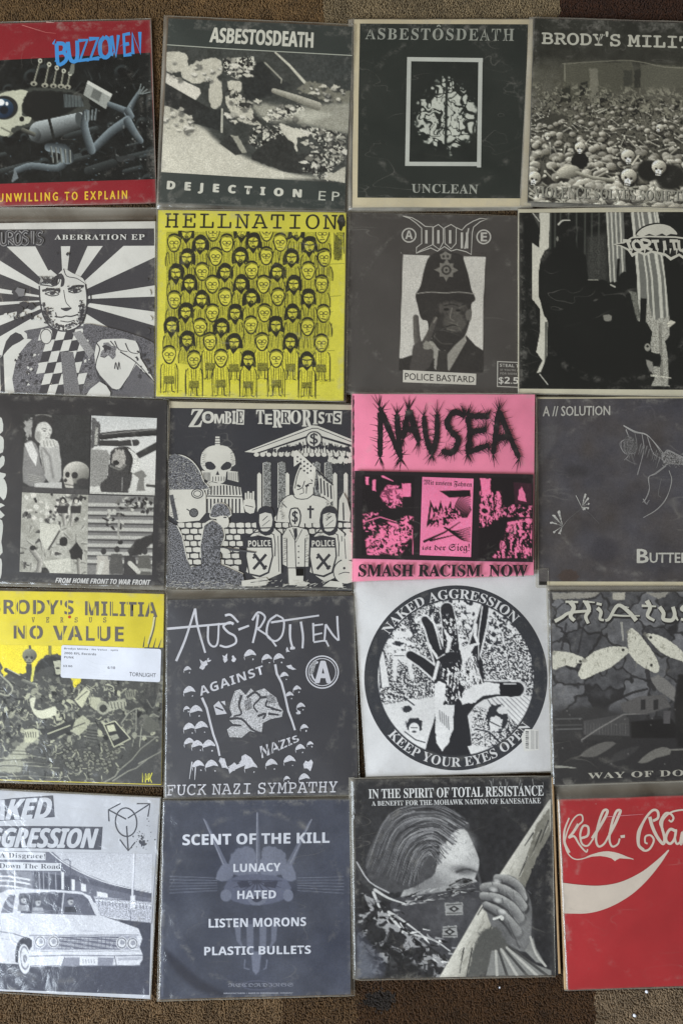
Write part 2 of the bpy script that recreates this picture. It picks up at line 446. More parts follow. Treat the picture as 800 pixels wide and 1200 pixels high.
    def line(s, pts, w, col, w1=None, smooth=0, grain=0.05, closed=False):
        if smooth: pts = sm(pts, smooth, closed)
        if closed: pts = list(pts) + [pts[0]]
        P = np.array(pts, float); n = len(P)
        if n < 2: return
        d = np.diff(P, axis=0); l = np.hypot(d[:, 0], d[:, 1]); keep = np.append(l > 1e-6, True); P = P[keep]; n = len(P)
        if n < 2: return
        d = np.diff(P, axis=0); l = np.hypot(d[:, 0], d[:, 1])[:, None]; d = d / l
        t = np.vstack([d[:1], d[:-1] + d[1:], d[-1:]]); tl = np.hypot(t[:, 0], t[:, 1])[:, None]; t = t / np.maximum(tl, 0.3)
        W = (w + ((w1 if w1 is not None else w) - w) * np.linspace(0, 1, n))[:, None] / 2
        N = np.stack([-t[:, 1], t[:, 0]], 1)
        L, R = P + N * W, P - N * W
        if s.clip:
            for i in range(n - 1): s.poly([tuple(L[i]), tuple(L[i + 1]), tuple(R[i + 1]), tuple(R[i])], col, grain)
            return
        V = np.concatenate([L, R]); T = []
        for i in range(n - 1): T += [(i, i + 1, n + i), (i + 1, n + i + 1, n + i)]
        ramp = np.arange(n) * 3e-7
        s.add(V, T, col, grain, np.concatenate([ramp, ramp])); s.z += n * 3e-7
    def ell(s, cx, cy, rx, ry, col, rot=0, grain=0.05, n=20, jit=0):
        c, q = math.cos(rot), math.sin(rot); pts = []
        for i in range(n):
            a = 2 * math.pi * i / n; r = 1 + (s.rnd.random() - .5) * jit
            x, y = rx * r * math.cos(a), ry * r * math.sin(a); pts.append((cx + x * c - y * q, cy + x * q + y * c))
        s.poly(pts, col, grain)
    def oline(s, cx, cy, rx, ry, w, col, rot=0, a0=0, a1=360, n=22):
        c, q = math.cos(rot), math.sin(rot); pts = []
        for i in range(n + 1):
            a = math.radians(a0 + (a1 - a0) * i / n); x, y = rx * math.cos(a), ry * math.sin(a); pts.append((cx + x * c - y * q, cy + x * q + y * c))
        s.line(pts, w, col)
    def blob(s, cx, cy, r, col, jag=0.5, n=9, asp=1.0, rot=0, grain=0.05):
        c, q = math.cos(rot), math.sin(rot); pts = []
        for i in range(n):
            a = 2 * math.pi * i / n; k = r * (1 + (s.rnd.random() - .5) * 2 * jag * .6)
            x, y = k * math.cos(a), k * math.sin(a) * asp; pts.append((cx + x * c - y * q, cy + x * q + y * c))
        s.poly(pts, col, grain)
    def text(s, t, q, col, font='sansb', space=1.0, bold=0.0, grain=0.05, fitw=None):
        V, T, asp = text_tris(t, font, space, 0.0)
        x, y = quadmap(q, V[:, 0], V[:, 1])
        h = math.dist(q[0], q[3])
        for ox, oy in (((0, 0),) if bold <= 0 else ((-1, 0), (1, 0), (0, -.6), (0, .6))):
            s.add(np.stack([x + ox * bold * h, y + oy * bold * h], 1), T, col, grain)
    def arctext(s, t, cx, cy, r, a0, a1, h, col, font='serif', inside=False, space=1.0):
        """letters along a circle, a0..a1 in degrees clockwise from the right (y down)"""
        V, T, asp = text_tris(t, font, space, 0.0)
        a = np.radians(a0 + (a1 - a0) * V[:, 0])
        rr = r + h * (1 - V[:, 1]) if not inside else r - h * (1 - V[:, 1])
        s.add(np.stack([cx + rr * np.cos(a), cy + rr * np.sin(a)], 1), T, col)
    def hand(s, t, q, w, col, jit=0.04, gap=0.22, wid=None):
        n = len(t); wid = wid or [1.0] * n; tot = sum(wid); u = 0
        for ch, wd in zip(t, wid):
            g = gap / n * 0.5
            for st in STROKES.get(ch, []):
                pts = []
                for (a, b) in st:
                    uu = (u + wd * (gap / 2 + a * (1 - gap))) / tot; a_, b_ = quadmap(q, uu, b)
                    j = jit * abs(q[2][1] - q[0][1])
                    pts.append((a_ + (s.rnd.random() - .5) * j, b_ + (s.rnd.random() - .5) * j))
                dense = sm(pts, 3) if ch in 'BCDGORSU' else pts
                s.line(dense, w * (0.85 + .3 * s.rnd.random()), col, w * (0.7 + .4 * s.rnd.random()))
            u += wd
    # ---- tonal pictures: a fine grid whose vertices carry the print's tones
    def pic(s, quad, bgc, name='cover_picture'):
        s.flush()
        return Pic(s, quad, bgc, name)
    def finish(s):
        s.flush()
        s.make_film()
    def make_film(s):
        fq = s.film; n = 56; m = 56
        u = np.linspace(0, 1, n + 1); v = np.linspace(0, 1, m + 1)
        # finer towards the rim
        u = 0.5 - 0.5 * np.cos(u * math.pi) * 0.55 - (0.5 - u) * 0.45; v = 0.5 - 0.5 * np.cos(v * math.pi) * 0.55 - (0.5 - v) * 0.45
        u = (u - u[0]) / (u[-1] - u[0]); v = (v - v[0]) / (v[-1] - v[0])
        U, Vv = np.meshgrid(u, v)
        X, Y = quadmap(fq, U, Vv)
        d = sd_poly(X, Y, s.paper)                 # negative inside the jacket, in photograph pixels
        ns = Noise(s.seed + 77)
        rim = np.minimum(np.minimum(U, 1 - U), np.minimum(Vv, 1 - Vv)) * 215
        # gentle waves, sharper near the rim where the film is slack
        w = (ns.fbm(X / 38, Y / 38, 3) - 0.5) * 0.0009 + (ns.fbm(X / 9 + 5, Y / 14, 3) - 0.5) * 0.0020 * sstep(26, 2, rim)
        # a faint ring where the disc presses through
        cx = np.mean([p[0] for p in s.paper]); cy = np.mean([p[1] for p in s.paper])
        rad = np.hypot(X - cx, Y - cy)
        w = w + 0.00022 * np.exp(-((rad - 98) / 3.5) ** 2)
        zt = max(s.top + 0.0011, s.z + 0.0007) + w
        lowz = s.base + 0.0004
        k = sstep(9.0, 0.5, d) * sstep(0.0, 6, rim)
        k2 = np.where(d > 0, sstep(10, 0, d), 1.0)
        z = lowz + (zt - lowz) * np.minimum(k2, 1) 
        z = np.where(rim < 0.5, np.minimum(z, np.where(d > 1, lowz, z)), z)
        z = np.maximum(z, np.where(d < 1.0, max(s.top + 0.0006, s.z + 0.0002), s.base + 0.0003))
        P = s.loc(X.ravel(), Y.ravel(), z.ravel())
        mk = s.film_milk[0] * (0.7 + 0.6 * ns.fbm(X / 60, Y / 60, 2)) + (s.film_milk[1] - s.film_milk[0]) * sstep(-0.5, 1.5, d)
        mk = mk + 0.10 * sstep(5, 0, rim)
        idx = np.arange((n + 1) * (m + 1)).reshape(m + 1, n + 1)
        F = np.stack([idx[:-1, :-1], idx[1:, :-1], idx[1:, 1:], idx[:-1, 1:]], -1).reshape(-1, 4)
        me = setmesh('plastic_sleeve', P, F, None, None, mk.ravel(), M_FILM)
        me.polygons.foreach_set('use_smooth', np.ones(len(F), bool))
        fo = s.part('plastic_sleeve', me)
        # welded seam: a thin bead round the rim
        ring = []
        for i in range(4):
            a, b = fq[i], fq[(i + 1) % 4]
            for t in range(24):
                ring.append((a[0] + (b[0] - a[0]) * t / 24, a[1] + (b[1] - a[1]) * t / 24))
        R = np.array(ring); c0 = R.mean(0); vv = R - c0; vv = vv / np.hypot(vv[:, 0], vv[:, 1])[:, None]
        dr = sd_poly(R[:, 0], R[:, 1], s.paper)
        zb = np.where(dr > 1.5, lowz, s.top + 0.0008)
        zb = zb + (ns.fbm(R[:, 0] / 12, R[:, 1] / 12, 2) - .5) * 0.0008
        rad_ = 0.45
        rings = []
        for a in range(5):
            th = math.pi * 2 * a / 5
            rings.append(s.loc(R[:, 0] + vv[:, 0] * rad_ * math.cos(th), R[:, 1] + vv[:, 1] * rad_ * math.cos(th), zb + 0.00035 * math.sin(th)))
        m_ = len(R); V = np.concatenate(rings); F = []
        for a in range(5):
            b = (a + 1) % 5
            for i in range(m_):
                j = (i + 1) % m_; F.append((a * m_ + i, b * m_ + i, b * m_ + j, a * m_ + j))
        me = setmesh('seam', V, F, None, None, np.full(len(V), 0.28), M_FILM)
        me.polygons.foreach_set('use_smooth', np.ones(len(F), bool))
        s.part('seam', me, fo)

def sd_poly(X, Y, pts):
    """signed distance, negative inside"""
    d = np.full(np.shape(X), 1e9); sgn = np.ones(np.shape(X))
    n = len(pts)
    for i in range(n):
        ax, ay = pts[i]; bx, by = pts[i - 1]
        ex, ey = bx - ax, by - ay
        wx, wy = X - ax, Y - ay
        t = np.clip((wx * ex + wy * ey) / (ex * ex + ey * ey + 1e-12), 0, 1)
        dx, dy = wx - ex * t, wy - ey * t
        d = np.minimum(d, dx * dx + dy * dy)
        c1 = Y >= ay; c2 = Y < by; c3 = ex * wy > ey * wx
        flip = (c1 & c2 & c3) | (~c1 & ~c2 & ~c3)
        sgn = np.where(flip, -sgn, sgn)
    return sgn * np.sqrt(d)

class Pic:
    def __init__(s, sl, quad, bgc, name):
        s.sl = sl; s.name = name; s.quad = quad
        px = [(sl.fx + p[0] / sl.k, sl.fy + p[1] / sl.k) for p in quad]
        w = max(math.dist(px[0], px[1]), math.dist(px[3], px[2])); h = max(math.dist(px[0], px[3]), math.dist(px[1], px[2]))
        s.W, s.H = int(w * 1.08) + 1, int(h * 1.08) + 1
        U, V = np.meshgrid(np.linspace(0, 1, s.W), np.linspace(0, 1, s.H))
        s.U, s.V = U, V
        s.X, s.Y = quadmap(quad, U, V)
        s.I = np.empty(U.shape + (4,)); s.I[..., :3] = np.array(bgc, float); s.I[..., 3] = 0.12
        s.n = Noise(sl.seed + 3 + int(quad[0][0] + quad[0][1]) % 50)
        s.rnd = sl.rnd
        s.soft = 3.0; s.contrast = 1.12; s.speck = 4.0; s.keep = None
    def win(s, x0, x1, y0, y1):
        m = (s.X > x0) & (s.X < x1) & (s.Y > y0) & (s.Y < y1)
        r = np.where(m.any(1))[0]; c = np.where(m.any(0))[0]
        if len(r) == 0: return None
        return slice(r[0], r[-1] + 1), slice(c[0], c[-1] + 1)
    def put(s, sl, d, col, soft, alpha, grain=None):
        a = sstep(soft / 2, -soft / 2, d) * alpha
        c = np.array(col, float)
        I = s.I[sl]
        I[..., :3] = I[..., :3] * (1 - a[..., None]) + c * a[..., None]
        if grain is not None: I[..., 3] = I[..., 3] * (1 - a) + grain * a
    def poly(s, pts, col, soft=None, alpha=1.0, smooth=0, grain=None, rough=0, rs=12.0):
        soft = soft or s.soft
        if smooth: pts = sm(pts, smooth, True)
        xs = [p[0] for p in pts]; ys = [p[1] for p in pts]; m = soft + rough
        w = s.win(min(xs) - m, max(xs) + m, min(ys) - m, max(ys) + m)
        if w is None: return
        d = sd_poly(s.X[w], s.Y[w], pts)
        if rough: d = d + (s.n.fbm(s.X[w] / rs, s.Y[w] / rs, 3) - .5) * 2 * rough
        s.put(w, d, col, soft, alpha, grain)
    def line(s, pts, wd, col, w1=None, soft=None, alpha=1.0, smooth=0, shade=None, grain=None):
        soft = soft or s.soft
        if smooth: pts = sm(pts, smooth)
        w1 = wd if w1 is None else w1
        xs = [p[0] for p in pts]; ys = [p[1] for p in pts]; m = max(wd, w1) / 2 + soft
        w = s.win(min(xs) - m, max(xs) + m, min(ys) - m, max(ys) + m)
        if w is None: return
        X, Y = s.X[w], s.Y[w]; best = np.full(X.shape, 1e9); side = np.zeros(X.shape); n = len(pts) - 1
        for i in range(n):
            ax, ay = pts[i]; ex, ey = pts[i + 1][0] - ax, pts[i + 1][1] - ay
            L2 = ex * ex + ey * ey + 1e-9
            t = np.clip(((X - ax) * ex + (Y - ay) * ey) / L2, 0, 1)
            dx, dy = X - ax - ex * t, Y - ay - ey * t
            hw = (wd + (w1 - wd) * (i + t) / n) / 2
            d = np.hypot(dx, dy) - hw
            cr = (ex * dy - ey * dx) / math.sqrt(L2) / np.maximum(hw, .1)
            up = d < best
            best = np.where(up, d, best); side = np.where(up, cr, side)
        if shade is None: s.put(w, best, col, soft, alpha, grain)
        else:
            k = np.clip(0.5 + 0.5 * side, 0, 1)[..., None]
            c = np.array(col, float) * (1 - k) + np.array(shade, float) * k
            s.put(w, best, c, soft, alpha, grain)
    def ell(s, cx, cy, rx, ry, col, rot=0, soft=None, alpha=1.0, rough=0, rs=10.0, grain=None, shade=None, sdir=(0.6, 0.8)):
        soft = soft or s.soft; R = max(rx, ry) + soft + rough
        w = s.win(cx - R, cx + R, cy - R, cy + R)
        if w is None: return
        c, q = math.cos(rot), math.sin(rot)
        dx, dy = s.X[w] - cx, s.Y[w] - cy
        x = (dx * c + dy * q) / rx; y = (-dx * q + dy * c) / ry
        d = (np.hypot(x, y) - 1) * min(rx, ry)
        if rough: d = d + (s.n.fbm(s.X[w] / rs, s.Y[w] / rs, 3) - .5) * 2 * rough
        if shade is not None:
            k = np.clip(0.5 + 0.6 * ((dx / rx) * sdir[0] + (dy / ry) * sdir[1]), 0, 1)[..., None]
            col = np.array(col, float) * (1 - k) + np.array(shade, float) * k
        s.put(w, d, col, soft, alpha, grain)
    def mottle(s, scale, amp, o=4, mask=None):
        n = (s.n.fbm(s.X / scale + 3.1, s.Y / scale + 7.7, o) - 0.5) * 2 * amp
        if mask is not None: n = n * mask
        s.I[..., :3] = s.I[..., :3] + n[..., None]
    def worms(s, sc, thr, col, mask, soft=0.12, stretch=(1, 1)):
        """thresholded noise, photocopier style"""
        wx = s.n.fbm(s.X / sc / 1.6 + 3, s.Y / sc / 1.6 + 71, 2) - .5; wy = s.n.fbm(s.X / sc / 1.6 + 33, s.Y / sc / 1.6 + 7, 2) - .5
        n = s.n.fbm(s.X / sc / stretch[0] + 40 + wx * 2.6, s.Y / sc / stretch[1] + 9 + wy * 2.6, 4)
        a = sstep(thr - soft / 2, thr + soft / 2, n) * mask
        s.I[..., :3] = s.I[..., :3] * (1 - a[..., None]) + np.array(col, float) * a[..., None]
    def grad(s, pts):
        """vertical tone ramp [(v, colour)]"""
        vs = [p[0] for p in pts]
        for c in range(3): s.I[..., c] = np.interp(s.V, vs, [p[1][c] for p in pts])
    def inside(s, pts, soft=3.0, smooth=0):
        if smooth: pts = sm(pts, smooth, True)
        return sstep(soft / 2, -soft / 2, sd_poly(s.X, s.Y, pts))
    def skull(s, cx, cy, r, rot=0, light=(190, 186, 172), dark=(45, 44, 42), mid=(120, 117, 108)):
        c, q = math.cos(rot), math.sin(rot)
        T = lambda x, y: (cx + (x * c - y * q) * r, cy + (x * q + y * c) * r)
        s.ell(cx, cy, r, r * .92, light, rot, 3, shade=mid)
        s.poly([T(-.6, .3), T(.58, .3), T(.44, .8), T(.34, 1.2), T(-.32, 1.2), T(-.42, .8)], light, 3); s.ell(*T(-.52, .75), r * .12, r * .2, mid, rot, 3, alpha=.7); s.ell(*T(.5, .75), r * .12, r * .2, mid, rot, 3, alpha=.7)
        for sx in (-.36, .34): s.ell(*T(sx, .3), r * .2, r * .19, dark, rot, 3, rough=r * .07)
        s.poly([T(0, .52), T(.1, .74), T(-.1, .74)], dark, 2)
        s.line([T(-.38, 1.0), T(.38, 1.0)], r * .1, dark, soft=2)
        for k in (-.2, 0, .2): s.line([T(k, .9), T(k, 1.2)], r * .05, dark, soft=1.5, alpha=.7)
    def emit(s):
        sl = s.sl
        I = s.I[..., :3]; I = 96 + (I - 96) * s.contrast
        rs_ = np.random.RandomState(sl.seed + s.W)
        g = rs_.randn(s.H, s.W); g = (g + np.roll(g, 1, 0) * .6 + np.roll(g, 1, 1) * .6) / 1.3
        I = I + (g * s.speck)[..., None] * np.clip(I / 150, .12, 1)
        C = s.I.copy(); C[..., :3] = lin(np.clip(I, 8, 236))
        X, Y = sl.px(s.X.ravel(), s.Y.ravel())
        sl.z += 1e-5
        P = sl.loc(X, Y, sl.z)
        idx = np.arange(s.W * s.H).reshape(s.H, s.W)
        F = np.stack([idx[:-1, :-1], idx[1:, :-1], idx[1:, 1:], idx[:-1, 1:]], -1).reshape(-1, 4)
        if s.keep is not None: F = F[s.keep.ravel()[F].all(1)]
        me = setmesh(s.name, P, F, None, C.reshape(-1, 4), None, M_INK)
        o = sl.part(s.name, me)
        sl.z += 1e-5
        return o

class Drawing(Pic):
    """the same calls as the vector print, drawn into a fine grid (for crowded line drawings)"""
    def __init__(s, sl, quad, bgc, name, fine=1.5):
        k = sl.k; sl_k = sl.k
        Pic.__init__(s, sl, quad, bgc, name)
        s.W = int(s.W * fine); s.H = int(s.H * fine)
        U, V = np.meshgrid(np.linspace(0, 1, s.W), np.linspace(0, 1, s.H)); s.U, s.V = U, V
        s.X, s.Y = quadmap(quad, U, V); s.I = np.empty(U.shape + (4,)); s.I[..., :3] = np.array(bgc, float); s.I[..., 3] = 0.08
        s.soft = 2.2; s.contrast = 1.0; s.speck = 3.0
    def poly(s, pts, col, grain=0.05, smooth=0): Pic.poly(s, pts, col, None, 1.0, smooth, grain)
    def line(s, pts, w, col, w1=None, smooth=0, grain=0.05): Pic.line(s, pts, max(w, 1.4), col, w1, None, 1.0, smooth)
    def ell(s, cx, cy, rx, ry, col, rot=0, grain=0.05): Pic.ell(s, cx, cy, rx, ry, col, rot)
    def oline(s, cx, cy, rx, ry, w, col, n=10):
        s.line([(cx + rx * math.cos(6.2832 * i / n), cy + ry * math.sin(6.2832 * i / n)) for i in range(n + 1)], w, col)
    def blob(s, cx, cy, r, col, jag=.5, n=9, asp=1.0): Pic.ell(s, cx, cy, r, r * asp, col, 0, rough=r * jag * .5, rs=6)
# ------------------------------------------------------------------ the carpet (built further down from the plan of the sleeves)
def grow(q, l, t, r, b):
    """film rim outside the jacket, in photograph pixels"""
    return [(q[0][0] - l, q[0][1] - t), (q[1][0] + r, q[1][1] - t), (q[2][0] + r, q[2][1] + b), (q[3][0] - l, q[3][1] + b)]

# ================= row 1, first: red jacket, machine creature
P = [(-37, 28), (176.5, 23), (183, 237.5), (-33, 242)]
s = Sleeve((0, 0, 4), 'dark red record cover with blue scrawled title over a grey machine creature', P, grow(P, 1, .6, .8, .8), (136, 26, 36), base=.0003, milk=.002, edge_milk=.08)
p = s.pic([(-148, 290), (706, 247), (729, 840), (-134, 866)], (24, 26, 25))
p.mottle(70, 12); p.mottle(16, 8)
sil, mid, drk = (150, 158, 158), (92, 98, 98), (26, 27, 26)
for k in range(230):                     # half seen machinery
    x, y = p.rnd.uniform(-140, 720), p.rnd.uniform(270, 850); l = p.rnd.uniform(10, 50); a = p.rnd.uniform(0, 3.1)
    p.line([(x, y), (x + l * math.cos(a), y + l * math.sin(a))], p.rnd.uniform(2, 9), p.rnd.choice([(62, 68, 68), (46, 50, 50), (90, 96, 96)]), alpha=.6, shade=(20, 21, 21))
for k in range(26):
    x, y = p.rnd.uniform(-140, 720), p.rnd.uniform(290, 850); r = p.rnd.uniform(14, 40)
    p.ell(x, y, r, r * .8, (56, 61, 61), p.rnd.uniform(0, 3), soft=6, shade=(14, 15, 15)); p.ell(x, y, r * .55, r * .45, (18, 19, 19), soft=5)
for k in range(16):
    x, y = p.rnd.uniform(-140, 700), p.rnd.uniform(600, 850); l = p.rnd.uniform(60, 150); p.line([(x, y), (x + l, y - l * .25)], p.rnd.uniform(14, 34), (84, 90, 90), shade=(18, 19, 19), alpha=.8)
p.poly([(-148, 300), (-100, 420), (20, 425), (190, 410), (330, 420), (420, 470), (400, 560), (300, 560), (120, 600), (20, 640), (-148, 620)], (64, 66, 62), 10, smooth=4, rough=6)
p.poly([(110, 440), (300, 430), (390, 470), (300, 540), (140, 560)], (30, 31, 30), 10, smooth=4, rough=6)
p.poly([(300, 440), (380, 450), (395, 500), (300, 505)], (84, 90, 90), 4); 
for k in range(6): p.line([(305 + k * 15, 442), (303 + k * 16, 505)], 3, (38, 40, 40), alpha=.7)
p.poly([(-60, 470), (0, 440), (60, 425), (130, 425), (110, 470), (105, 540), (150, 550), (130, 580), (60, 600), (40, 640), (-30, 620), (-80, 560)], (178, 178, 160), 5, smooth=4, rough=5)
p.ell(20, 505, 66, 56, (38, 40, 40), soft=6); p.ell(14, 508, 52, 46, (60, 84, 104), soft=5, shade=(30, 44, 62)); p.ell(20, 516, 20, 19, (22, 28, 36), soft=6)
p.ell(4, 480, 19, 15, (235, 238, 235), soft=4); p.ell(34, 486, 7, 9, (220, 225, 225), soft=3)
p.ell(104, 558, 12, 12, (30, 30, 28)); p.line([(10, 600), (60, 625), (40, 640)], 8, (120, 120, 108))
for k, (a, b, c, d) in enumerate([(160, 392, 190, 285), (212, 400, 232, 302), (252, 402, 268, 318), (288, 404, 300, 333), (318, 408, 330, 345)]):
    p.line([(a, b), (c, d)], 9, (170, 168, 152), 7, shade=(80, 80, 72)); p.ell(a, b, 16, 11, (150, 148, 134), soft=3); p.ell(a - 1, b + 3, 6, 6, drk); p.ell(c, d, 10, 11, (185, 184, 168)); p.ell(c, d, 4, 4, drk)
p.poly([(335, 300), (352, 300), (348, 345), (322, 350)], (110, 112, 104))
p.poly([(412, 378), (527, 443), (497, 512), (392, 445)], (150, 152, 146), 3); p.poly([(415, 378), (527, 441), (520, 456), (408, 392)], (198, 198, 190), 3); p.poly([(440, 415), (480, 435), (465, 478), (425, 455)], (104, 106, 102), 5)
p.line([(190, 620), (378, 564)], 104, (176, 182, 182), 74, shade=(40, 42, 42)); p.line([(232, 560), (255, 655)], 13, (34, 35, 34)); p.ell(375, 562, 20, 36, (70, 74, 74), -.3)
p.ell(165, 632, 28, 34, (128, 134, 134), -.3, shade=(50, 52, 52)); p.line([(110, 610), (160, 630)], 20, (120, 120, 110), shade=(40, 40, 38))
for pts, w0, w1 in (([(515, 490), (560, 508), (600, 525)], 26, 34), ([(600, 530), (625, 480), (658, 425)], 34, 15), ([(600, 520), (615, 545)], 34, 30), ([(450, 690), (520, 620), (600, 565)], 38, 44), ([(600, 570), (630, 620), (660, 660)], 40, 28),
                    ([(405, 530), (398, 600), (430, 705)], 34, 40), ([(80, 800), (150, 778), (270, 788), (320, 740)], 30, 36), ([(320, 740), (300, 700), (230, 690)], 60, 40)):
    p.line(pts, w0, (132, 142, 146), w1, smooth=3, shade=(44, 48, 50))
for k in range(4): p.line([(405 + 14 * k, 560), (402 + 17 * k, 525 - 4 * k)], 11, (140, 148, 148), 8, shade=(60, 64, 64))
for k in range(4): p.line([(650 + 6 * k, 440), (662 + 14 * k, 395 + 12 * k)], 5, (130, 136, 134))
for k in range(5): p.line([(240 + 22 * k, 690 + 4 * k), (250 + 20 * k, 760)], 9, (150, 154, 148), shade=(50, 52, 50))
for k in range(5): p.line([(72, 800), (60 + 6 * k, 850 - 4 * k)], 8, (110, 116, 118))
p.line([(415, 800), (530, 765)], 40, (64, 68, 68), shade=(28, 30, 30)); p.line([(560, 745), (620, 740)], 26, (54, 56, 56)); 
for k in range(40): p.ell(p.rnd.uniform(440, 720), p.rnd.uniform(370, 840), p.rnd.uniform(1.5, 5), p.rnd.uniform(1.5, 5), (150, 152, 148), alpha=.7)
for k in range(30): p.ell(p.rnd.uniform(-130, 720), p.rnd.uniform(640, 850), p.rnd.uniform(1.5, 7), p.rnd.uniform(1.5, 4), (96, 110, 118), alpha=.7)
p.emit()
s.begin('title_lettering')
for q, w in (([(262, 205), (660, 150), (664, 250), (270, 298)], 18),):
    s.hand('BUZZOV.EN', q, w, (62, 140, 206), .05, .14, [1.1, 1, 1, 1, 1.15, .8, .35, .8, .9])
s.line([(345, 288), (440, 278), (500, 262)], 14, (62, 140, 206), 5)
for x, y in ((250, 208), (262, 290), (300, 300), (525, 262)): s.line([(x, y), (x + 10, y - 22)], 11, (62, 140, 206), 3)
s.begin('subtitle_lettering')
s.text('UNWILLING TO EXPLAIN', [(-4, 908), (596, 893), (596, 932), (-4, 948)], (226, 184, 50), 'sans', 1.6, .035)
s.begin('crease_highlight')  # highlights of two creases, painted in as pale lines
s.line([(105, 118), (160, 135), (215, 152), (265, 157)], 3, (200, 120, 115), 1)
s.begin('crease_highlight'); s.line([(218, 104), (255, 106)], 6, (190, 150, 140), 2)
s.begin('worn_edge')
s.line([(704, 95), (716, 400), (731, 830)], 3, (120, 70, 66), 2)
s.finish()

# ================= row 1, second: dejection
f = (180, 0, 3.3333)
P = [(197.5, 21), (413.5, 31), (404, 246), (186.5, 237.5)]
s = Sleeve(f, 'grey record cover with a photo of rubble in milky water and DEJECTION along the foot', P, [(192, 16.5), (417.5, 27), (407, 249), (182.5, 243.5)], (52, 58, 55), base=.0012)
p = s.pic([(53, 180), (775, 219), (748, 716), (30, 672)], (64, 66, 63))
wat = (196, 192, 178)
p.mottle(60, 10)
p.poly([(30, 480), (180, 490), (260, 560), (420, 640), (560, 680), (640, 700), (20, 680)], wat, 26, smooth=3)
p.poly([(380, 400), (560, 420), (760, 400), (760, 520), (560, 480), (440, 470)], (150, 148, 136), 30, smooth=3, rough=6)
p.poly([(540, 440), (640, 430), (700, 450), (600, 480)], (180, 178, 165), 22)
for pts in ([(52, 205), (120, 208), (135, 240), (125, 275), (52, 280)], [(110, 280), (170, 240), (250, 228), (270, 260), (250, 300), (170, 325), (120, 310)], [(230, 300), (262, 320), (268, 400), (235, 425), (215, 380)],
            [(45, 415), (120, 440), (170, 500), (150, 525), (80, 535), (35, 510)], [(290, 320), (335, 318), (345, 350), (300, 370)], [(280, 380), (340, 370), (380, 420), (400, 470), (420, 490), (350, 480), (300, 440)]):
    p.poly(pts, (186, 182, 168), 4, smooth=3, rough=5, rs=14, grain=.5)
p.poly([(50, 283), (180, 345), (185, 365), (165, 392), (48, 325)], (205, 200, 188), 3, rough=2); p.poly([(48, 325), (165, 392), (230, 430), (140, 450), (45, 410)], (42, 43, 42), 5)
p.poly([(160, 425), (262, 428), (270, 515), (150, 480)], (48, 50, 49), 4); p.line([(268, 428), (266, 515)], 8, (180, 178, 165))
p.poly([(258, 560), (300, 527), (330, 545), (366, 598), (320, 607)], (55, 56, 54), 4); p.poly([(300, 527), (330, 530), (366, 596), (345, 598)], (150, 148, 136), 4, rough=4)
p.poly([(340, 260), (430, 240), (470, 300), (540, 330), (470, 370), (360, 400), (345, 330)], (46, 48, 47), 8, rough=6)
p.poly([(480, 200), (775, 222), (770, 350), (690, 350), (600, 310), (560, 300)], (62, 65, 63), 10)
p.line([(475, 205), (530, 255), (590, 322)], 7, (190, 187, 172), 12); p.line([(435, 245), (500, 310), (498, 325)], 7, (150, 148, 136), 4); p.line([(470, 355), (560, 385), (640, 415)], 20, (188, 184, 170), 34, shade=(110, 108, 98)); 
p.poly([(560, 350), (600, 318), (660, 325), (720, 360), (770, 350), (765, 400), (680, 400)], (120, 118, 106), 6, rough=8, rs=9, grain=.7)
mk = p.inside([(400, 580), (490, 525), (550, 535), (660, 590), (650, 640), (570, 690), (480, 660), (390, 620)], 4, 3)
p.poly([(390, 600), (470, 530), (540, 535), (560, 600), (650, 600), (640, 650), (560, 680), (400, 630)], (52, 53, 51), 5, smooth=3, rough=4)
rock = np.maximum(p.inside([(440, 430), (560, 405), (600, 425), (520, 460), (450, 480)], 6), np.maximum(p.inside([(580, 490), (750, 520), (748, 620), (650, 700), (580, 660), (670, 590)], 8), np.maximum(p.inside([(270, 230), (390, 220), (400, 250), (330, 310), (280, 290)], 6), p.inside([(380, 500), (480, 490), (600, 510), (500, 530), (400, 580), (370, 560)], 6))))
p.worms(11, .5, (205, 202, 188), rock, .1); p.worms(8, .56, (40, 40, 39), rock, .1)
for k in range(170):
    rg = p.rnd.choice([((440, 560), (410, 470)), ((590, 750), (510, 640)), ((590, 750), (510, 640)), ((275, 390), (230, 300)), ((400, 600), (490, 535)), ((560, 770), (325, 400)), ((60, 260), (240, 320)), ((40, 160), (425, 530)), ((285, 410), (380, 480)), ((560, 700), (590, 700))])
    x, y = p.rnd.uniform(*rg[0]), p.rnd.uniform(*rg[1]); r = p.rnd.uniform(4, 15)
    p.ell(x + r * .3, y + r * .5, r, r * .7, (50, 51, 50), p.rnd.uniform(-.6, .6), soft=7, alpha=.5)
    a_, b_, c_ = p.rnd.uniform(-.5, .5) * r, p.rnd.uniform(-.5, .5) * r, p.rnd.uniform(.6, 1.7)
    p.poly([(x - r * c_, y + a_), (x - r * .4, y - r * .7 + b_), (x + r * .5 * c_, y - r * .6), (x + r * c_, y + b_), (x + r * .3, y + r * .5 - a_)], p.rnd.choice([(196, 192, 178), (160, 157, 146), (118, 116, 108), (206, 202, 190)]), 3, rough=3, rs=6)
p.poly([(490, 480), (570, 510), (600, 530), (560, 540), (560, 600), (545, 560), (500, 520)], (198, 194, 180), 4, rough=5)
p.poly([(660, 700), (748, 650), (748, 715)], (186, 182, 168), 4, rough=3)
face = p.inside([(270, 360), (330, 330), (380, 400), (420, 480), (330, 480), (285, 430)], 6); p.worms(14, .6, (50, 50, 48), face, .1)
p.mottle(9, 14); p.I[..., 3] = .3
p.emit()
s.begin('title_lettering')
s.text('ASBESTOSDEATH', [(226, 107), (624, 127), (622, 187), (219, 165)], (205, 203, 190), 'sansb', .95, .02)
s.begin('rule')
s.line([(52, 175), (276, 190), (775, 217)], 3.5, (170, 172, 160))
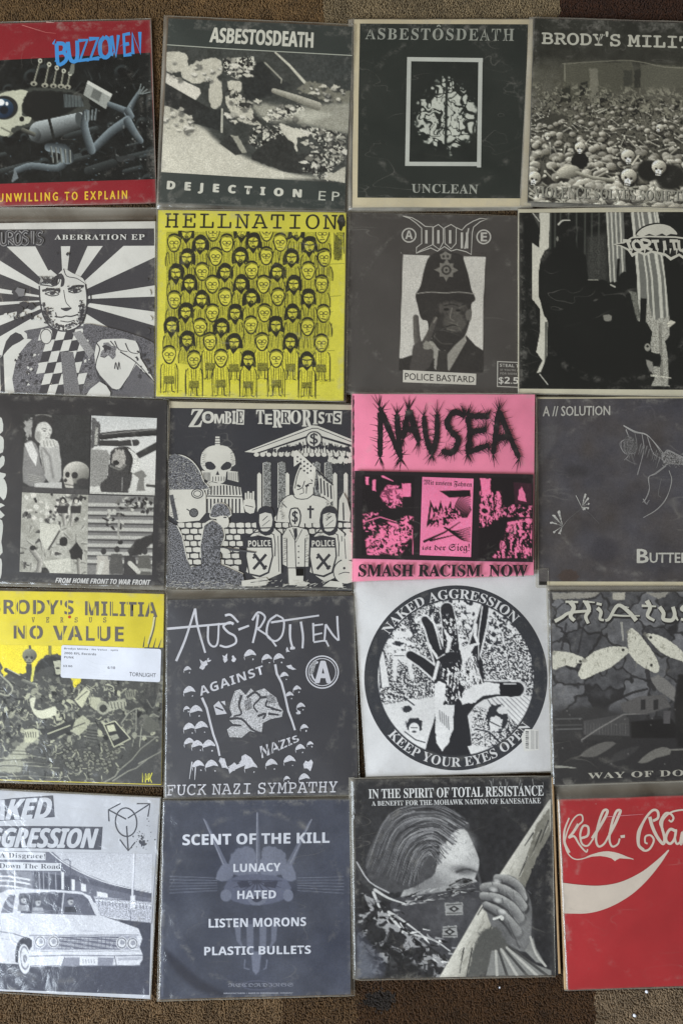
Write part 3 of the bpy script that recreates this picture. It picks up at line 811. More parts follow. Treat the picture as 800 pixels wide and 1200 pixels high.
s.begin('subtitle_lettering')
s.text('DEJECTION', [(56, 707), (577, 741), (575, 779), (53, 747)], (205, 203, 190), 'sansb', 2.4, .06)
s.text('EP', [(646, 746), (727, 750), (725, 786), (643, 782)], (190, 190, 178), 'sans', 1.5)
s.finish()

# ================= row 1, third: brain in a frame
f = (400, 0, 3.3333)
P = [(414.6, 22.5), (624, 22.5), (622, 242), (412.6, 242.6)]
s = Sleeve(f, 'black record cover with cream border and a pale brain inside a white upright frame', P, [(408, 21), (627, 20.5), (625, 245), (406.5, 247)], (196, 184, 154), base=.0003, edge_milk=0.26)
s.begin('printed_panel')
s.poly([(72, 92), (400, 94), (728, 95), (716, 430), (700, 775), (380, 774), (62, 772), (66, 400)], (33, 39, 35), .1)
s.begin('picture_frame')
fr = (188, 190, 182)
for a, b in (((257, 231), (551, 235)), ((542, 235), (536, 654)), ((543, 641), (248, 640)), ((256, 648), (264, 224))): s.line([a, b], 16, fr)
p = s.pic([(274, 241), (533, 245), (527, 633), (264, 630)], (35, 40, 37), 'brain_picture')
p.mottle(40, 5)
X, Y = p.X, p.Y
for sg in (-1, 1):
    half = sstep(-1, 1, (X - 408 + (Y - 450) * .02) * sg)
    wd_ = 116 * (1 - .30 * sstep(430, 290, Y)) * (1 - .12 * sstep(520, 600, Y))
    r = np.hypot((X - 408 - sg * 2) / wd_, (Y - 450) / 156)
    wxx = X + (p.n.fbm(X / 40, Y / 40, 2) - .5) * 46; wyy = Y + (p.n.fbm(X / 40 + 9, Y / 40 + 4, 2) - .5) * 46
    n1 = p.n.v(wxx / 20 + sg * 31, wyy / 23); n2 = p.n.v(wxx / 24 + 60, wyy / 19 + sg * 5)
    rim = sstep(.35, 1.0, r)
    wd = .045 + .12 * rim
    fold = np.minimum(np.abs(n1 - .5), np.abs(n2 - .5))
    a = sstep(wd * .6, wd * 1.2, fold) * sstep(1.03, .9, r + (p.n.fbm(X / 13, Y / 13, 2) - .5) * .3) * sstep(2, 8, np.abs(X - 408 + (Y - 450) * .02)) * half
    p.I[..., :3] = p.I[..., :3] * (1 - a[..., None]) + np.array((184, 186, 176)) * a[..., None]
p.emit()
s.begin('title_lettering')
s.text('ASBESTOSDEATH', [(94, 110), (674, 112), (672, 161), (92, 154)], (150, 152, 142), 'serif', 1.18)
s.line([(372, 104), (380, 98), (386, 104)], 5, (150, 152, 142))
for x in (112, 128, 560, 600, 630): s.line([(x, 100), (x + 8, 160)], 3.5, (33, 39, 35))
s.begin('subtitle_lettering')
s.text('UNCLEAN', [(273, 718), (533, 721), (531, 758), (274, 753)], (158, 160, 150), 'serif', 1.08)
s.finish()

# ================= row 1, fourth: skulls
f = (600, 0, 4)
P = [(625.5, 21), (842, 28), (834, 246), (618, 236.5)]
s = Sleeve(f, 'grey record cover with a field of skulls and bones below a typewritten title', P, [(620.5, 18.5), (845, 25), (837, 249), (609, 240)], (54, 54, 50), base=.0034, edge_milk=0.27)
p = s.pic([(104, 88), (968, 116), (936, 980), (74, 944)], (52, 52, 48))
p.grad([(0, (54, 55, 50)), (.2, (58, 58, 53)), (.28, (84, 83, 75)), (.45, (92, 90, 82)), (.6, (96, 94, 86)), (1, (70, 69, 64))])
p.mottle(34, 12); p.I[..., 3] = .35
for q, c in (([(240, 300), (560, 290), (575, 410), (240, 480)], (86, 85, 76)), ([(600, 300), (960, 320), (960, 420), (590, 410)], (92, 91, 82)), ([(360, 320), (400, 320), (400, 480), (365, 480)], (112, 110, 100)), ([(315, 390), (350, 380), (355, 440), (315, 450)], (48, 48, 44)),
             ([(230, 420), (270, 400), (275, 480), (225, 480)], (58, 58, 52)), ([(520, 330), (560, 330), (560, 410), (520, 410)], (70, 70, 64)), ([(570, 330), (600, 320), (600, 410), (572, 410)], (60, 60, 55))):
    p.poly(q, c, 6, rough=6)
p.line([(235, 300), (380, 290), (560, 285), (720, 315), (900, 320)], 5, (130, 128, 116), smooth=3, alpha=.7); p.line([(245, 300), (245, 380)], 5, (130, 128, 116), alpha=.8)
p.worms(13, .58, (128, 126, 114), sstep(.33, .38, p.V) * sstep(.62, .5, p.V), .14); p.worms(10, .62, (40, 40, 37), sstep(.36, .44, p.V), .14)
p.poly([(90, 560), (200, 530), (260, 545), (200, 610), (90, 620)], (70, 69, 63), 14, rough=8)
R = p.rnd
items = []
for k in range(620):
    v = R.random() ** .85; y = 470 + v * 510; x = R.uniform(70, 960); items.append((y, x))
items.sort()
for y, x in items:
    t = max(0, (y - 470) / 510); r = 6 + 24 * t
    if R.random() < .42:
        a = R.uniform(-.8, .8) + (1.2 if R.random() < .25 else 0); l = r * R.uniform(1.2, 2.6)
        p.ell(x, y + 4, l, r * .8, (46, 45, 42), soft=10, alpha=.45)
        b = R.uniform(.75, 1.0)
        dx, dy = l * math.cos(a) / 1.2, l * math.sin(a) / 1.2
        c = (198 * b, 195 * b, 182 * b)
        p.line([(x - dx, y - dy), (x + dx, y + dy)], r * .36, c, shade=(90, 88, 80)); p.ell(x - dx, y - dy, r * .3, r * .27, c); p.ell(x + dx, y + dy, r * .3, r * .27, c)
    else:
        b = R.uniform(.7, 1.02)
        p.ell(x, y + r * .5, r * 1.2, r * .9, (40, 39, 37), soft=12, alpha=.5)
        p.ell(x, y, r * R.uniform(.95, 1.3), r * .85, (206 * b, 202 * b, 190 * b), R.uniform(-.4, .4), soft=4, shade=(96, 93, 84), rough=2)
        if R.random() < .3 and r > 12: p.ell(x - r * .3, y + r * .3, r * .22, r * .2, (50, 49, 45)); p.ell(x + r * .3, y + r * .32, r * .22, r * .2, (50, 49, 45))
p.ell(315, 755, 42, 38, (38, 38, 36), soft=6, rough=5); p.ell(640, 800, 56, 50, (44, 44, 41), soft=16); p.ell(740, 830, 70, 60, (46, 46, 43), soft=20)
for x, y, r, a in ((316, 690, 25, .1), (104, 832, 30, .25), (540, 730, 32, -.1), (545, 825, 37, .2), (686, 782, 34, .12), (690, 600, 18, .6), (165, 635, 16, .1), (60, 700, 25, 0)):
    p.ell(x, y + 10, r * 1.25, r * 1.1, (34, 33, 31), soft=14, alpha=.8); p.skull(x, y, r, a, (214, 210, 196), (58, 56, 52), (112, 109, 100))
p.ell(262, 805, 54, 30, (196, 192, 178), -.15, soft=4, shade=(100, 98, 90)); p.line([(300, 810), (380, 835), (470, 845)], 16, (180, 177, 164), shade=(90, 88, 80)); p.line([(560, 770), (590, 730)], 8, (190, 186, 172)); p.line([(400, 530), (440, 513)], 5, (170, 168, 156)); p.line([(390, 522), (428, 508)], 4, (170, 168, 156))
p.contrast = 1.38
p.emit()
s.begin('title_lettering')
s.text("BRODY'S MILITIA", [(138, 141), (958, 162), (958, 232), (138, 207)], (190, 188, 174), 'mono', 1.0, .03)
for x in (396, 404, 412): s.line([(x, 205), (x + 14, 160)], 4, (56, 56, 51))
s.begin('subtitle_lettering')
q = [(98, 872), (952, 900), (952, 948), (98, 925)]
s.text('VIOLENCE SOLVES SOME THINGS', [(a + 4, b + 4) for a, b in q], (50, 50, 47), 'serif')
s.text('VIOLENCE SOLVES SOME THINGS', q, (148, 146, 134), 'serif')
s.finish()
# ================= row 2, first: sunburst
f = (0, 240, 4)
P = [(-35, 261.5), (182.6, 259), (181.2, 467), (-38, 459)]
W, K = (206, 204, 198), (62, 60, 64)
s = Sleeve(f, 'white record cover with a black sunburst behind a suited man in a checkered tie', P, [(-37, 242), (184, 242.5), (183, 469), (-40, 461)], W, base=.0008)
s.begin('sunburst')
cl = [(-148, 192), (727, 190), (725, 907), (-150, 878)]
s.clip = cl
s.poly([(-148, 116), (723, 112), (723, 195), (-148, 195)], K, .1) if False else None
s.poly(cl, W)
cx, cy = 300, 445
rays = [(-163, -148), (-133, -121), (-97, -84), (-70, -58), (-46, -31), (-20, -9), (4, 12.5), (22, 34), (176, 186), (197, 208), (164, 171), (140, 152)]
dk = [(-182, -174), (-170, -158), (-148.5, -137), (-118, -93), (-83, -66), (-54, -42), (-25, -9), (-2, 7.5), (16, 32), (150, 158), (166, 175)]
for a, b in dk:
    pts = [(cx, cy)]
    for t in np.linspace(a, b, 4):
        r = math.radians(t); pts.append((cx + 900 * math.cos(r), cy + 900 * math.sin(r)))
    s.poly(pts, K, .12)
s.clip = None
s.begin('header_band')
s.poly([(-148, 117), (723, 111), (724, 192), (-148, 197)], K, .15)
s.begin('portrait')
s.clip = cl
G, G2 = (96, 94, 98), (140, 138, 138)
s.poly([(-150, 880), (-150, 760), (20, 700), (60, 620), (120, 590), (200, 575), (260, 560), (400, 570), (480, 590), (640, 640), (727, 690), (727, 907)], G, .55, 3)
for q in ([(-100, 880), (10, 705), (60, 640), (150, 630), (100, 700), (70, 880)], [(20, 690), (60, 600), (110, 590), (130, 625), (60, 660)]): s.poly(q, W, .05, 2)
s.poly([(10, 720), (30, 640), (75, 597), (115, 628), (60, 660), (22, 700)], K, .1, 2); s.poly([(0, 720), (18, 700), (25, 880), (5, 880)], K)
s.poly([(70, 880), (75, 740), (130, 650), (200, 600), (260, 590), (250, 720), (230, 880)], (104, 102, 106), 1.0, 2)
s.poly([(370, 600), (450, 640), (460, 760), (440, 880), (330, 880)], (100, 98, 102), 1.0, 2)
for k in range(90):
    x, y = s.rnd.uniform(70, 440), s.rnd.uniform(700, 895); s.blob(x, y, s.rnd.uniform(3, 9), s.rnd.choice([W, K, K]), .8)
# collar and checkered cloth
for i in range(-2, 7):
    for j in range(0, 6):
        w = 40; bx = 235 + i * w - j * 16; by = 585 + j * 52
        q = [(bx, by), (bx + w, by - 6), (bx + w - 16, by + 46), (bx - 16, by + 52)]
        if 190 - j * 4 < bx < 395 - j * 3: s.poly(q, W if (i + j) % 2 else K, .1)
s.poly([(285, 690), (345, 690), (380, 900), (305, 900)], (112, 110, 112), .7); s.poly([(340, 600), (380, 590), (445, 690), (420, 720)], G2, .6)
s.poly([(190, 620), (215, 580), (245, 590), (240, 640), (205, 650)], W, .05, 2); s.oline(218, 618, 26, 34, 4, K)
# head
s.poly([(190, 372), (240, 352), (300, 345), (385, 352), (404, 400), (410, 450), (400, 520), (378, 560), (340, 585), (290, 590), (240, 572), (210, 520), (193, 450)], W, .03, 3)
s.poly([(186, 385), (200, 330), (240, 305), (270, 330), (300, 300), (340, 320), (390, 345), (404, 380), (392, 392), (350, 372), (300, 358), (250, 368), (200, 385)], W, .03, 2)
s.line([(300, 300), (315, 335), (360, 345), (400, 370)], 5, K, 3, 3); s.line([(190, 375), (230, 380), (250, 382), (275, 370), (285, 340)], 6, K, 4, 3)
s.poly([(240, 375), (262, 335), (290, 322), (305, 350), (300, 380), (285, 384), (290, 352), (275, 350), (268, 380)], K, .1, 2)
for pts, w in (([(186, 380), (190, 450), (205, 520), (240, 572), (290, 592), (345, 585), (385, 555), (403, 510), (410, 440), (402, 372)], 7), ([(200, 404), (240, 396), (285, 404)], 11), ([(320, 398), (360, 382), (395, 382)], 11),
               ([(212, 418), (245, 408), (278, 420), (245, 428), (212, 418)], 5), ([(322, 408), (352, 398), (384, 404), (352, 414), (322, 408)], 5), ([(300, 400), (310, 455), (330, 480)], 3), ([(288, 486), (312, 496), (336, 484)], 7),
               ([(258, 524), (290, 528), (310, 522), (335, 524), (368, 514)], 6), ([(285, 545), (320, 550), (350, 542)], 4), ([(262, 505), (268, 530)], 4), ([(385, 450), (375, 500), (388, 520)], 4), ([(412, 430), (425, 420), (426, 450), (408, 470)], 5)):
    s.line(pts, w, K, None, 3)
s.ell(247, 417, 12, 7, K); s.ell(354, 405, 12, 7, K); s.poly([(290, 486), (336, 482), (325, 494), (302, 496)], K, .1, 2)
s.poly([(205, 470), (220, 500), (245, 560), (225, 545), (207, 510)], G2, .8, 2); s.poly([(395, 460), (402, 500), (380, 555), (370, 560), (388, 510)], G2, .8, 2)
for k in range(150):
    a_ = s.rnd.uniform(.2, 3.0); r_ = s.rnd.uniform(.86, 1.0); x_, y_ = 300 + 104 * r_ * math.cos(a_), 445 + 142 * r_ * math.sin(a_)
    if y_ > 455: s.blob(x_, y_, s.rnd.uniform(2, 6), s.rnd.choice([K, K, G2]), .9, 6)
for k in range(70): s.blob(s.rnd.gauss(228, 9), s.rnd.uniform(480, 560), s.rnd.uniform(1.5, 5), K, .9, 6); s.blob(s.rnd.gauss(384, 7), s.rnd.uniform(450, 560), s.rnd.uniform(1.5, 5), K, .9, 6)
for k in range(24): s.blob(s.rnd.uniform(215, 280), s.rnd.uniform(394, 412), s.rnd.uniform(2, 4), K, .9, 6); s.blob(s.rnd.uniform(320, 388), s.rnd.uniform(382, 400), s.rnd.uniform(2, 4), K, .9, 6)
for k in range(30): s.line([(s.rnd.uniform(190, 270), 372), (s.rnd.uniform(180, 280), 336)], 3, K, 1)
# sleeve arm and hand on the right
s.poly([(395, 560), (480, 570), (600, 600), (727, 650), (727, 700), (640, 690), (520, 640), (440, 650), (400, 610)], (92, 90, 94), .9, 2)
s.poly([(455, 650), (520, 630), (640, 640), (660, 720), (727, 830), (640, 760), (560, 870), (500, 830), (450, 760)], W, .03, 2)
for pts in ([(455, 650), (470, 680), (450, 760), (480, 830), (530, 868), (580, 850), (640, 740)], [(540, 640), (560, 680), (600, 690)], [(590, 650), (610, 690), (650, 700)], [(520, 640), (545, 670)], [(640, 640), (665, 680), (660, 720)], [(565, 690), (640, 740), (720, 825)], [(540, 770), (545, 740), (552, 770)], [(555, 775), (560, 738), (566, 772)]): s.line(pts, 6, K, 3, 3)
s.blob(510, 690, 34, (120, 118, 120), .9, 12, grain=1); s.blob(500, 670, 22, K, .9, 11)
s.poly([(580, 850), (640, 750), (727, 835), (727, 905), (600, 900)], G, .3)
s.poly([(400, 905), (470, 830), (520, 880), (500, 905)], W, .05, 2)
for k in range(26): s.blob(s.rnd.uniform(640, 722), s.rnd.uniform(640, 810), s.rnd.uniform(3, 7), K, .8)
for x, y in ((78, 420), (100, 415), (120, 470), (150, 480), (95, 500)): s.blob(x, y, 20, s.rnd.choice([K, (120, 118, 120)]), .9)
for x, y, r in ((320, 233, 8), (268, 230, 5), (700, 290, 4), (690, 352, 8), (708, 352, 6), (700, 413, 12), (715, 480, 6), (700, 535, 12), (695, 595, 15), (716, 590, 8)): s.blob(x, y, r, K if s.rnd.random() < .8 else W, .6)
for k in range(12): s.blob(30 + k * 14, 520 + s.rnd.uniform(-12, 18), 7, s.rnd.choice([K, W]), .8)
s.clip = None
s.begin('title_lettering')
s.hand('NEUROSIS', [(-62, 132), (206, 126), (206, 186), (-62, 190)], 15, (150, 148, 148), .06, .1)
s.hand('NEUROSIS', [(-62, 132), (206, 126), (206, 186), (-62, 190)], 8, (60, 58, 62), .06, .1)
s.begin('subtitle_lettering')
s.text('ABERRATION EP', [(260, 143), (680, 140), (680, 167), (259, 166)], W, 'serif', 1.15)
s.finish()

# ================= row 2, second: yellow, rows of heads
f = (180, 240, 3.3333)
P = [(185.2, 246), (405.6, 249), (402.6, 469.5), (183.2, 464.2)]
Y_, K = (208, 200, 72), (40, 39, 26)
s = Sleeve(f, 'yellow record cover crowded with rows of small black drawn heads', P, grow(P, .8, .8, 2.5, 1.5), Y_, base=.0036, milk=0.005, edge_milk=0.20)
s.flush(); D_ = Drawing(s, [(20, 100), (748, 108), (738, 760), (14, 745)], Y_, 'cover_picture'); SL = s; R = s.rnd; s = D_
SH = (150, 146, 48); SD = (112, 110, 40)
s.poly([(50, 105), (690, 105), (690, 330), (685, 560), (640, 590), (120, 575), (40, 560), (50, 330)], (168, 163, 54), .5)

dark = [(130, 110), (182, 155), (342, 110), (390, 150), (555, 110), (607, 165), (132, 210), (337, 203), (540, 210), (84, 270), (282, 270), (484, 268), (142, 312), (338, 312), (548, 312), (186, 370), (382, 365), (603, 368), (125, 425), (320, 430), (542, 428), (68, 480), (265, 480), (478, 478), (317, 545), (534, 542), (368, 610), (597, 615), (130, 535)]
light = [(82, 150), (230, 110), (284, 150), (440, 112), (493, 150), (658, 120), (240, 205), (443, 205), (668, 208), (188, 262), (386, 262), (606, 262), (230, 315), (430, 315), (657, 315), (82, 372), (279, 365), (487, 362), (232, 425), (432, 427), (664, 428), (184, 480), (378, 475), (600, 482), (221, 535), (424, 540), (655, 545), (263, 605), (478, 605), (60, 590), (160, 610)]
for x, y, d in sorted([(a, b, 1) for a, b in dark] + [(a, b, 0) for a, b in light], key=lambda t: t[1]):
    y = y - 4 + R.uniform(-3, 3); x = x + R.uniform(-3, 3); v1, v2, v3, v4 = [R.uniform(-5, 5) for _ in range(4)]; kind = R.random()
    front = y > 530
    L = 150 if front else 90
    s.poly([(x - 26, y + 38), (x - 34, y + L), (x + 34, y + L), (x + 26, y + 38), (x, y + 26)], (176, 170, 56) if not front else (206, 198, 62), .35, 2)
    for k in range(7):
        a = x - 30 + k * 10; s.line([(a + R.uniform(-3, 3), y + 40), (a + R.uniform(-6, 6), y + L - R.uniform(0, 20))], R.uniform(1.5, 3), K if R.random() < .6 else SD)
    s.line([(x - 24, y + 36), (x - 34, y + 60), (x - 33, y + L)], 3, K, None, 2); s.line([(x + 24, y + 36), (x + 34, y + 60), (x + 33, y + L)], 3, K, None, 2)
    if front:
        yb = min(y + 150, 752)
        s.poly([(x - 18, y + 84), (x + 18, y + 84), (x + 20, yb - 35), (x - 20, yb - 35)], (120, 116, 42), .8); s.line([(x - 10, yb - 40), (x - 12, yb - 6), (x - 22, yb - 2)], 3, K); s.line([(x + 10, yb - 40), (x + 12, yb - 6), (x + 22, yb - 2)], 3, K)
        s.line([(x - 40, yb - 4), (x + 50, yb - 8)], 1.5, SD)
    if d:
        s.poly([(x - 32 + v1, y + 30 + v2), (x - 30 + v3, y - 8), (x - 18 + v2, y - 31), (x + v4, y - 38), (x + 19 + v1, y - 31), (x + 30 + v2, y - 8), (x + 32 + v4, y + 26 + v3), (x + 16, y + 22), (x + v3, y + 44 + v1), (x - 16, y + 24)], K, .2, 2)
        s.poly([(x - 17, y - 10), (x, y - 18), (x + 17, y - 10), (x + 16, y + 12), (x, y + 24), (x - 16, y + 12)], Y_, .1, 2)
        s.line([(x - 15, y - 4), (x - 3, y - 2)], 5, K); s.line([(x + 3, y - 2), (x + 15, y - 4)], 5, K); s.line([(x, y), (x - 2, y + 8)], 2, K); s.ell(x + v1 * .4, y + 17, 8 + v2 * .4, 4 + abs(v3) * .5, K); s.line([(x - 4, y + 17), (x + 4, y + 17)], 1.5, Y_)
        for q_ in range(5): s.line([(x + R.uniform(-28, 28), y - 20), (x + R.uniform(-32, 32), y + 24)], 1.4, SD)
    else:
        s.poly([(x - 28, y - 6), (x - 20, y - 30), (x, y - 38), (x + 20, y - 30), (x + 28, y - 6), (x + 22, y + 18), (x + 10, y + 36), (x - 10, y + 36), (x - 22, y + 18)], K, .1, 2)
        s.poly([(x - 23 + v1 * .4, y - 4 + v2), (x - 16, y - 20 + v3), (x + v2, y - 24 + v1), (x + 16, y - 20 - v3), (x + 23 - v1 * .4, y - 4 - v2), (x + 18 + v4 * .5, y + 16), (x + 8 + v4 * .5, y + 31), (x - 8 + v3 * .5, y + 31), (x - 18, y + 16)], Y_, .1, 2)
        s.line([(x - 24, y - 18), (x, y - 28), (x + 24, y - 18)], 5, (130, 126, 44), None, 2)
        s.oline(x - 9, y - 1, 8, 6, 2.5, K, n=10); s.oline(x + 9, y - 1, 8, 6, 2.5, K, n=10); s.line([(x, y + 2), (x - 3, y + 13), (x + 4, y + 13)], 2, K); s.line([(x - 8 + v1 * .5, y + 22 + v2 * .4), (x, y + 21 + v3 * .5), (x + 8, y + 21 + v4 * .5)], 2 + kind * 2, K)
        if kind > .6: s.line([(x - 16, y + 8), (x - 12, y + 26), (x, y + 32), (x + 12, y + 26), (x + 16, y + 8)], 2.5, SD)
        if kind < .3: s.line([(x - 14, y + 6), (x - 6, y + 12)], 1.6, K); s.line([(x + 14, y + 6), (x + 6, y + 12)], 1.6, K)
s.poly([(715, 100), (730, 40), (746, 44), (745, 110), (738, 190), (720, 220), (700, 190)], (150, 146, 48), .9, 2)
s.line([(742, 100), (744, 190)], 3, K)
for k in range(8): s.line([(704 + k * 4, 110 + k * 4), (706 + k * 4, 215)], 2, K)
for a, b, c in ((690, 232, 745), (690, 358, 730), (640, 572, 705), (650, 690, 705), (690, 420, 700)): s.line([(a, b), (c, b - 3)], 1.8, SD)
s.emit(); s = SL
s.begin('title_lettering')
s.text('HELLNATION', [(47, 31), (718, 38), (716, 97), (45, 91)], K, 'mono', 1.12)
s.begin('ink_smudge'); s.blob(733, 66, 15, K, .5, 12, 2.0)
s.finish()

# ================= row 2, third: constable
f = (400, 240, 3.63636)
P = [(409.5, 249), (622, 254), (619, 462), (405.5, 459.5)]
D, Lg = (69, 65, 62), (186, 182, 174)
s = Sleeve(f, 'dark grey record cover with a black helmeted policeman on a white panel', P, [(407, 246.5), (624, 252), (621, 463), (403.5, 461.5)], D, base=.0003)
s.begin('white_panel')
s.poly([(262, 212), (612, 226), (606, 440), (600, 662), (420, 658), (247, 655)], Lg)
p = s.pic([(252, 190), (616, 204), (604, 716), (244, 706)], Lg, 'policeman_picture')
p.soft = 4
p.poly([(200, 150), (640, 150), (640, 224), (262, 212)], D, 2); p.poly([(600, 662), (604, 400), (613, 224), (660, 200), (660, 720), (240, 720), (240, 655)], D, 2); p.poly([(262, 212), (247, 656), (220, 700), (220, 180)], D, 2)
B = (52, 49, 47)
p.poly([(376, 218), (352, 275), (336, 345), (317, 378), (316, 400), (324, 430), (333, 470), (345, 490), (366, 497), (372, 540), (395, 590), (430, 615), (470, 610), (510, 578), (530, 548), (545, 500), (554, 470), (552, 425), (569, 405), (562, 380), (553, 362), (540, 300), (520, 235), (512, 215), (440, 196)], B, 4, smooth=3)
p.poly([(240, 660), (300, 640), (330, 610), (370, 560), (430, 610), (500, 600), (530, 556), (570, 600), (604, 622), (606, 716), (244, 710)], B, 4)
p.line([(322, 378), (380, 372), (440, 376), (500, 372), (566, 380)], 3.5, (150, 146, 138), smooth=3)
p.poly([(528, 558), (532, 580), (458, 708), (448, 700), (440, 650), (480, 600)], (140, 136, 128), 4); p.poly([(372, 575), (400, 600), (420, 625), (408, 660), (404, 705), (398, 700), (396, 660), (365, 620)], (150, 146, 138), 4, rough=6)
p.line([(440, 620), (448, 700)], 3, (170, 166, 158)); p.poly([(412, 620), (450, 622), (452, 712), (402, 712)], (60, 57, 54), 4)
hn = (74, 70, 67)
p.line([(316, 480), (320, 560), (330, 620)], 24, hn, 34, shade=(100, 96, 90)); p.line([(400, 486), (370, 560), (345, 610)], 18, hn, 34, shade=(84, 80, 75)); p.poly([(305, 600), (350, 580), (385, 600), (390, 660), (350, 712), (290, 712), (300, 650)], hn, 6, smooth=2)
p.line([(404, 482), (392, 500)], 7, (140, 135, 126), alpha=.7); p.ell(372, 600, 22, 20, (150, 146, 136), rough=10, soft=4, alpha=.8)
p.ell(470, 440, 60, 26, (88, 84, 79), rough=10, soft=14, alpha=.7); p.ell(480, 500, 46, 40, (94, 90, 84), rough=14, soft=18, alpha=.7); p.line([(436, 430), (470, 424), (498, 432)], 5, (40, 38, 36), 3, smooth=3); p.ell(446, 446, 12, 6, (38, 36, 34), soft=4); p.ell(496, 450, 10, 5, (38, 36, 34), soft=4); p.line([(470, 440), (462, 482), (478, 494)], 4, (130, 125, 117), 3, smooth=3, alpha=.8); p.line([(446, 520), (474, 512), (500, 520)], 6, (34, 32, 30), 3, smooth=3); p.line([(450, 530), (480, 536)], 4, (120, 115, 107), alpha=.7); p.line([(395, 560), (425, 590), (470, 592)], 5, (100, 96, 90), smooth=3, alpha=.5); p.ell(540, 470, 13, 26, (105, 101, 95), rough=5, alpha=.8); p.line([(455, 500), (490, 510), (510, 540)], 5, (104, 100, 92), alpha=.6); p.line([(500, 440), (525, 430)], 5, (104, 100, 92), alpha=.6)
# helmet plate: crown over an eight pointed star
bc = (116, 112, 105)
for k in range(8):
    a = k * math.pi / 4 + .02; r = 50 if k % 2 == 0 else 42
    p.poly([(446 + r * math.cos(a), 278 + r * math.sin(a)), (446 + 30 * math.cos(a + .42), 278 + 30 * math.sin(a + .42)), (446, 278), (446 + 30 * math.cos(a - .42), 278 + 30 * math.sin(a - .42))], bc, 3, rough=2)
p.ell(446, 278, 26, 26, bc, soft=3); p.ell(446, 278, 21, 21, (60, 57, 54), soft=3); p.ell(446, 278, 13, 13, bc, soft=3); p.ell(446, 278, 6, 6, (60, 57, 54), soft=3)
p.poly([(425, 232), (418, 212), (432, 206), (443, 198), (454, 206), (468, 212), (462, 234)], bc, 3); p.ell(434, 220, 5, 6, B); p.ell(452, 220, 5, 6, B)
p.mottle(8, 5); p.I[..., 3] = np.maximum(p.I[..., 3], .2)
p.emit()
s.begin('title_lettering')
g = (178, 174, 166)
def P_(pts, w=4): s.line(pts, w, g)
P_([(262, 48), (300, 55), (330, 72), (356, 92), (388, 94), (387, 170), (338, 194), (318, 206), (319, 182), (341, 165), (341, 100), (318, 78), (290, 58), (262, 48)])
P_([(390, 96), (412, 84), (432, 100), (433, 160), (416, 190), (391, 172), (390, 96)]); P_([(438, 98), (466, 84), (488, 98), (487, 165), (466, 188), (440, 165), (438, 98)])
P_([(490, 98), (512, 108), (530, 88), (560, 70), (590, 58), (622, 60), (590, 72), (562, 95), (556, 120), (552, 212), (530, 200), (490, 190), (470, 196)])
P_([(318, 206), (380, 184), (408, 198), (438, 178), (468, 198)])
for x in (361, 412, 462, 512, 534): s.line([(x, 108 if x < 500 else 118), (x, 165 if x < 500 else 186)], 10, g)
s.line([(541, 100), (524, 188)], 6, g)
s.begin('circled_letter'); s.oline(287, 130, 29, 29, 6, g); s.text('A', [(271, 110), (303, 110), (303, 146), (271, 146)], g, 'sansb', bold=.01)
s.begin('circled_letter'); s.oline(605, 137, 29, 29, 6, g); s.text('E', [(592, 118), (619, 118), (619, 156), (592, 156)], g, 'sansb', bold=.01)
s.begin('caption_box')
s.poly([(262, 704), (573, 720), (572, 768), (261, 756)], (196, 191, 180))
s.text('POLICE BASTARD', [(270, 716), (565, 731), (565, 758), (270, 746)], (46, 43, 41), 'sans', 1.0, .012)
s.begin('price_box')
for a, b in (((662, 668), (800, 674)), ((662, 774), (800, 780)), ((664, 666), (663, 776)), ((798, 672), (798, 780))): s.line([a, b], 4, g)
s.text('STEAL THIS', [(673, 677), (790, 682), (790, 695), (673, 690)], g, 'sansb'); s.text("IF YOU'RE ASKED", [(675, 699), (790, 703), (790, 711), (675, 707)], (140, 136, 130), 'sansb'); s.text('FOR MORE THAN', [(675, 714), (790, 718), (790, 727), (675, 723)], (140, 136, 130), 'sansb')
s.text('$2.50', [(668, 732), (780, 736), (780, 768), (668, 766)], (200, 196, 188), 'sansb')
s.finish()

# ================= row 2, fourth: silhouettes and columns
f = (600, 240, 4)
P = [(607, 245), (828, 241), (826, 464), (607, 460.5)]
s = Sleeve(f, 'black and white record cover of dark figures against tall fluted columns', P, grow(P, .6, 1.5, 2, 1), (196, 190, 168), base=.0030, milk=0.004)
BK = (27, 29, 27)
p = s.pic([(31, 37), (905, 33), (905, 868), (31, 862)], BK)
lt, mg = (178, 176, 166), (112, 112, 106)
p.mottle(40, 5)
p.poly([(95, 40), (130, 40), (125, 110), (100, 60)], (70, 70, 66)); p.poly([(125, 37), (175, 37), (170, 205), (150, 215), (130, 260), (122, 430), (148, 500), (165, 545), (160, 775), (112, 790), (110, 690), (125, 600), (120, 500), (92, 440), (92, 180), (125, 200), (130, 100)], (192, 189, 176), 3, rough=2)
p.line([(95, 182), (135, 215)], 5, lt); p.line([(96, 40), (126, 78)], 5, lt)
p.poly([(152, 550), (162, 550), (160, 770), (150, 772)], (90, 90, 84)); p.line([(140, 775), (178, 770)], 10, (150, 148, 138))
for x in (178, 200, 225, 262, 300, 340, 372, 405): p.line([(x, 37), (x - 2, 200 + (x % 7) * 20)], 7, (86, 88, 82), soft=8, alpha=.8)
p.poly([(350, 150), (440, 130), (450, 360), (340, 360)], (72, 72, 68), 40, rough=10, alpha=.8, grain=.9)
p.poly([(436, 37), (520, 37), (532, 360), (460, 360), (448, 200)], mg, 3)
for x in (443, 462, 482, 503): p.line([(x, 37), (x + 16, 360)], 8, (190, 188, 176), 7)
p.poly([(552, 37), (680, 37), (700, 200), (735, 520), (730, 850), (660, 850), (640, 600), (590, 440), (575, 200)], mg, 3)
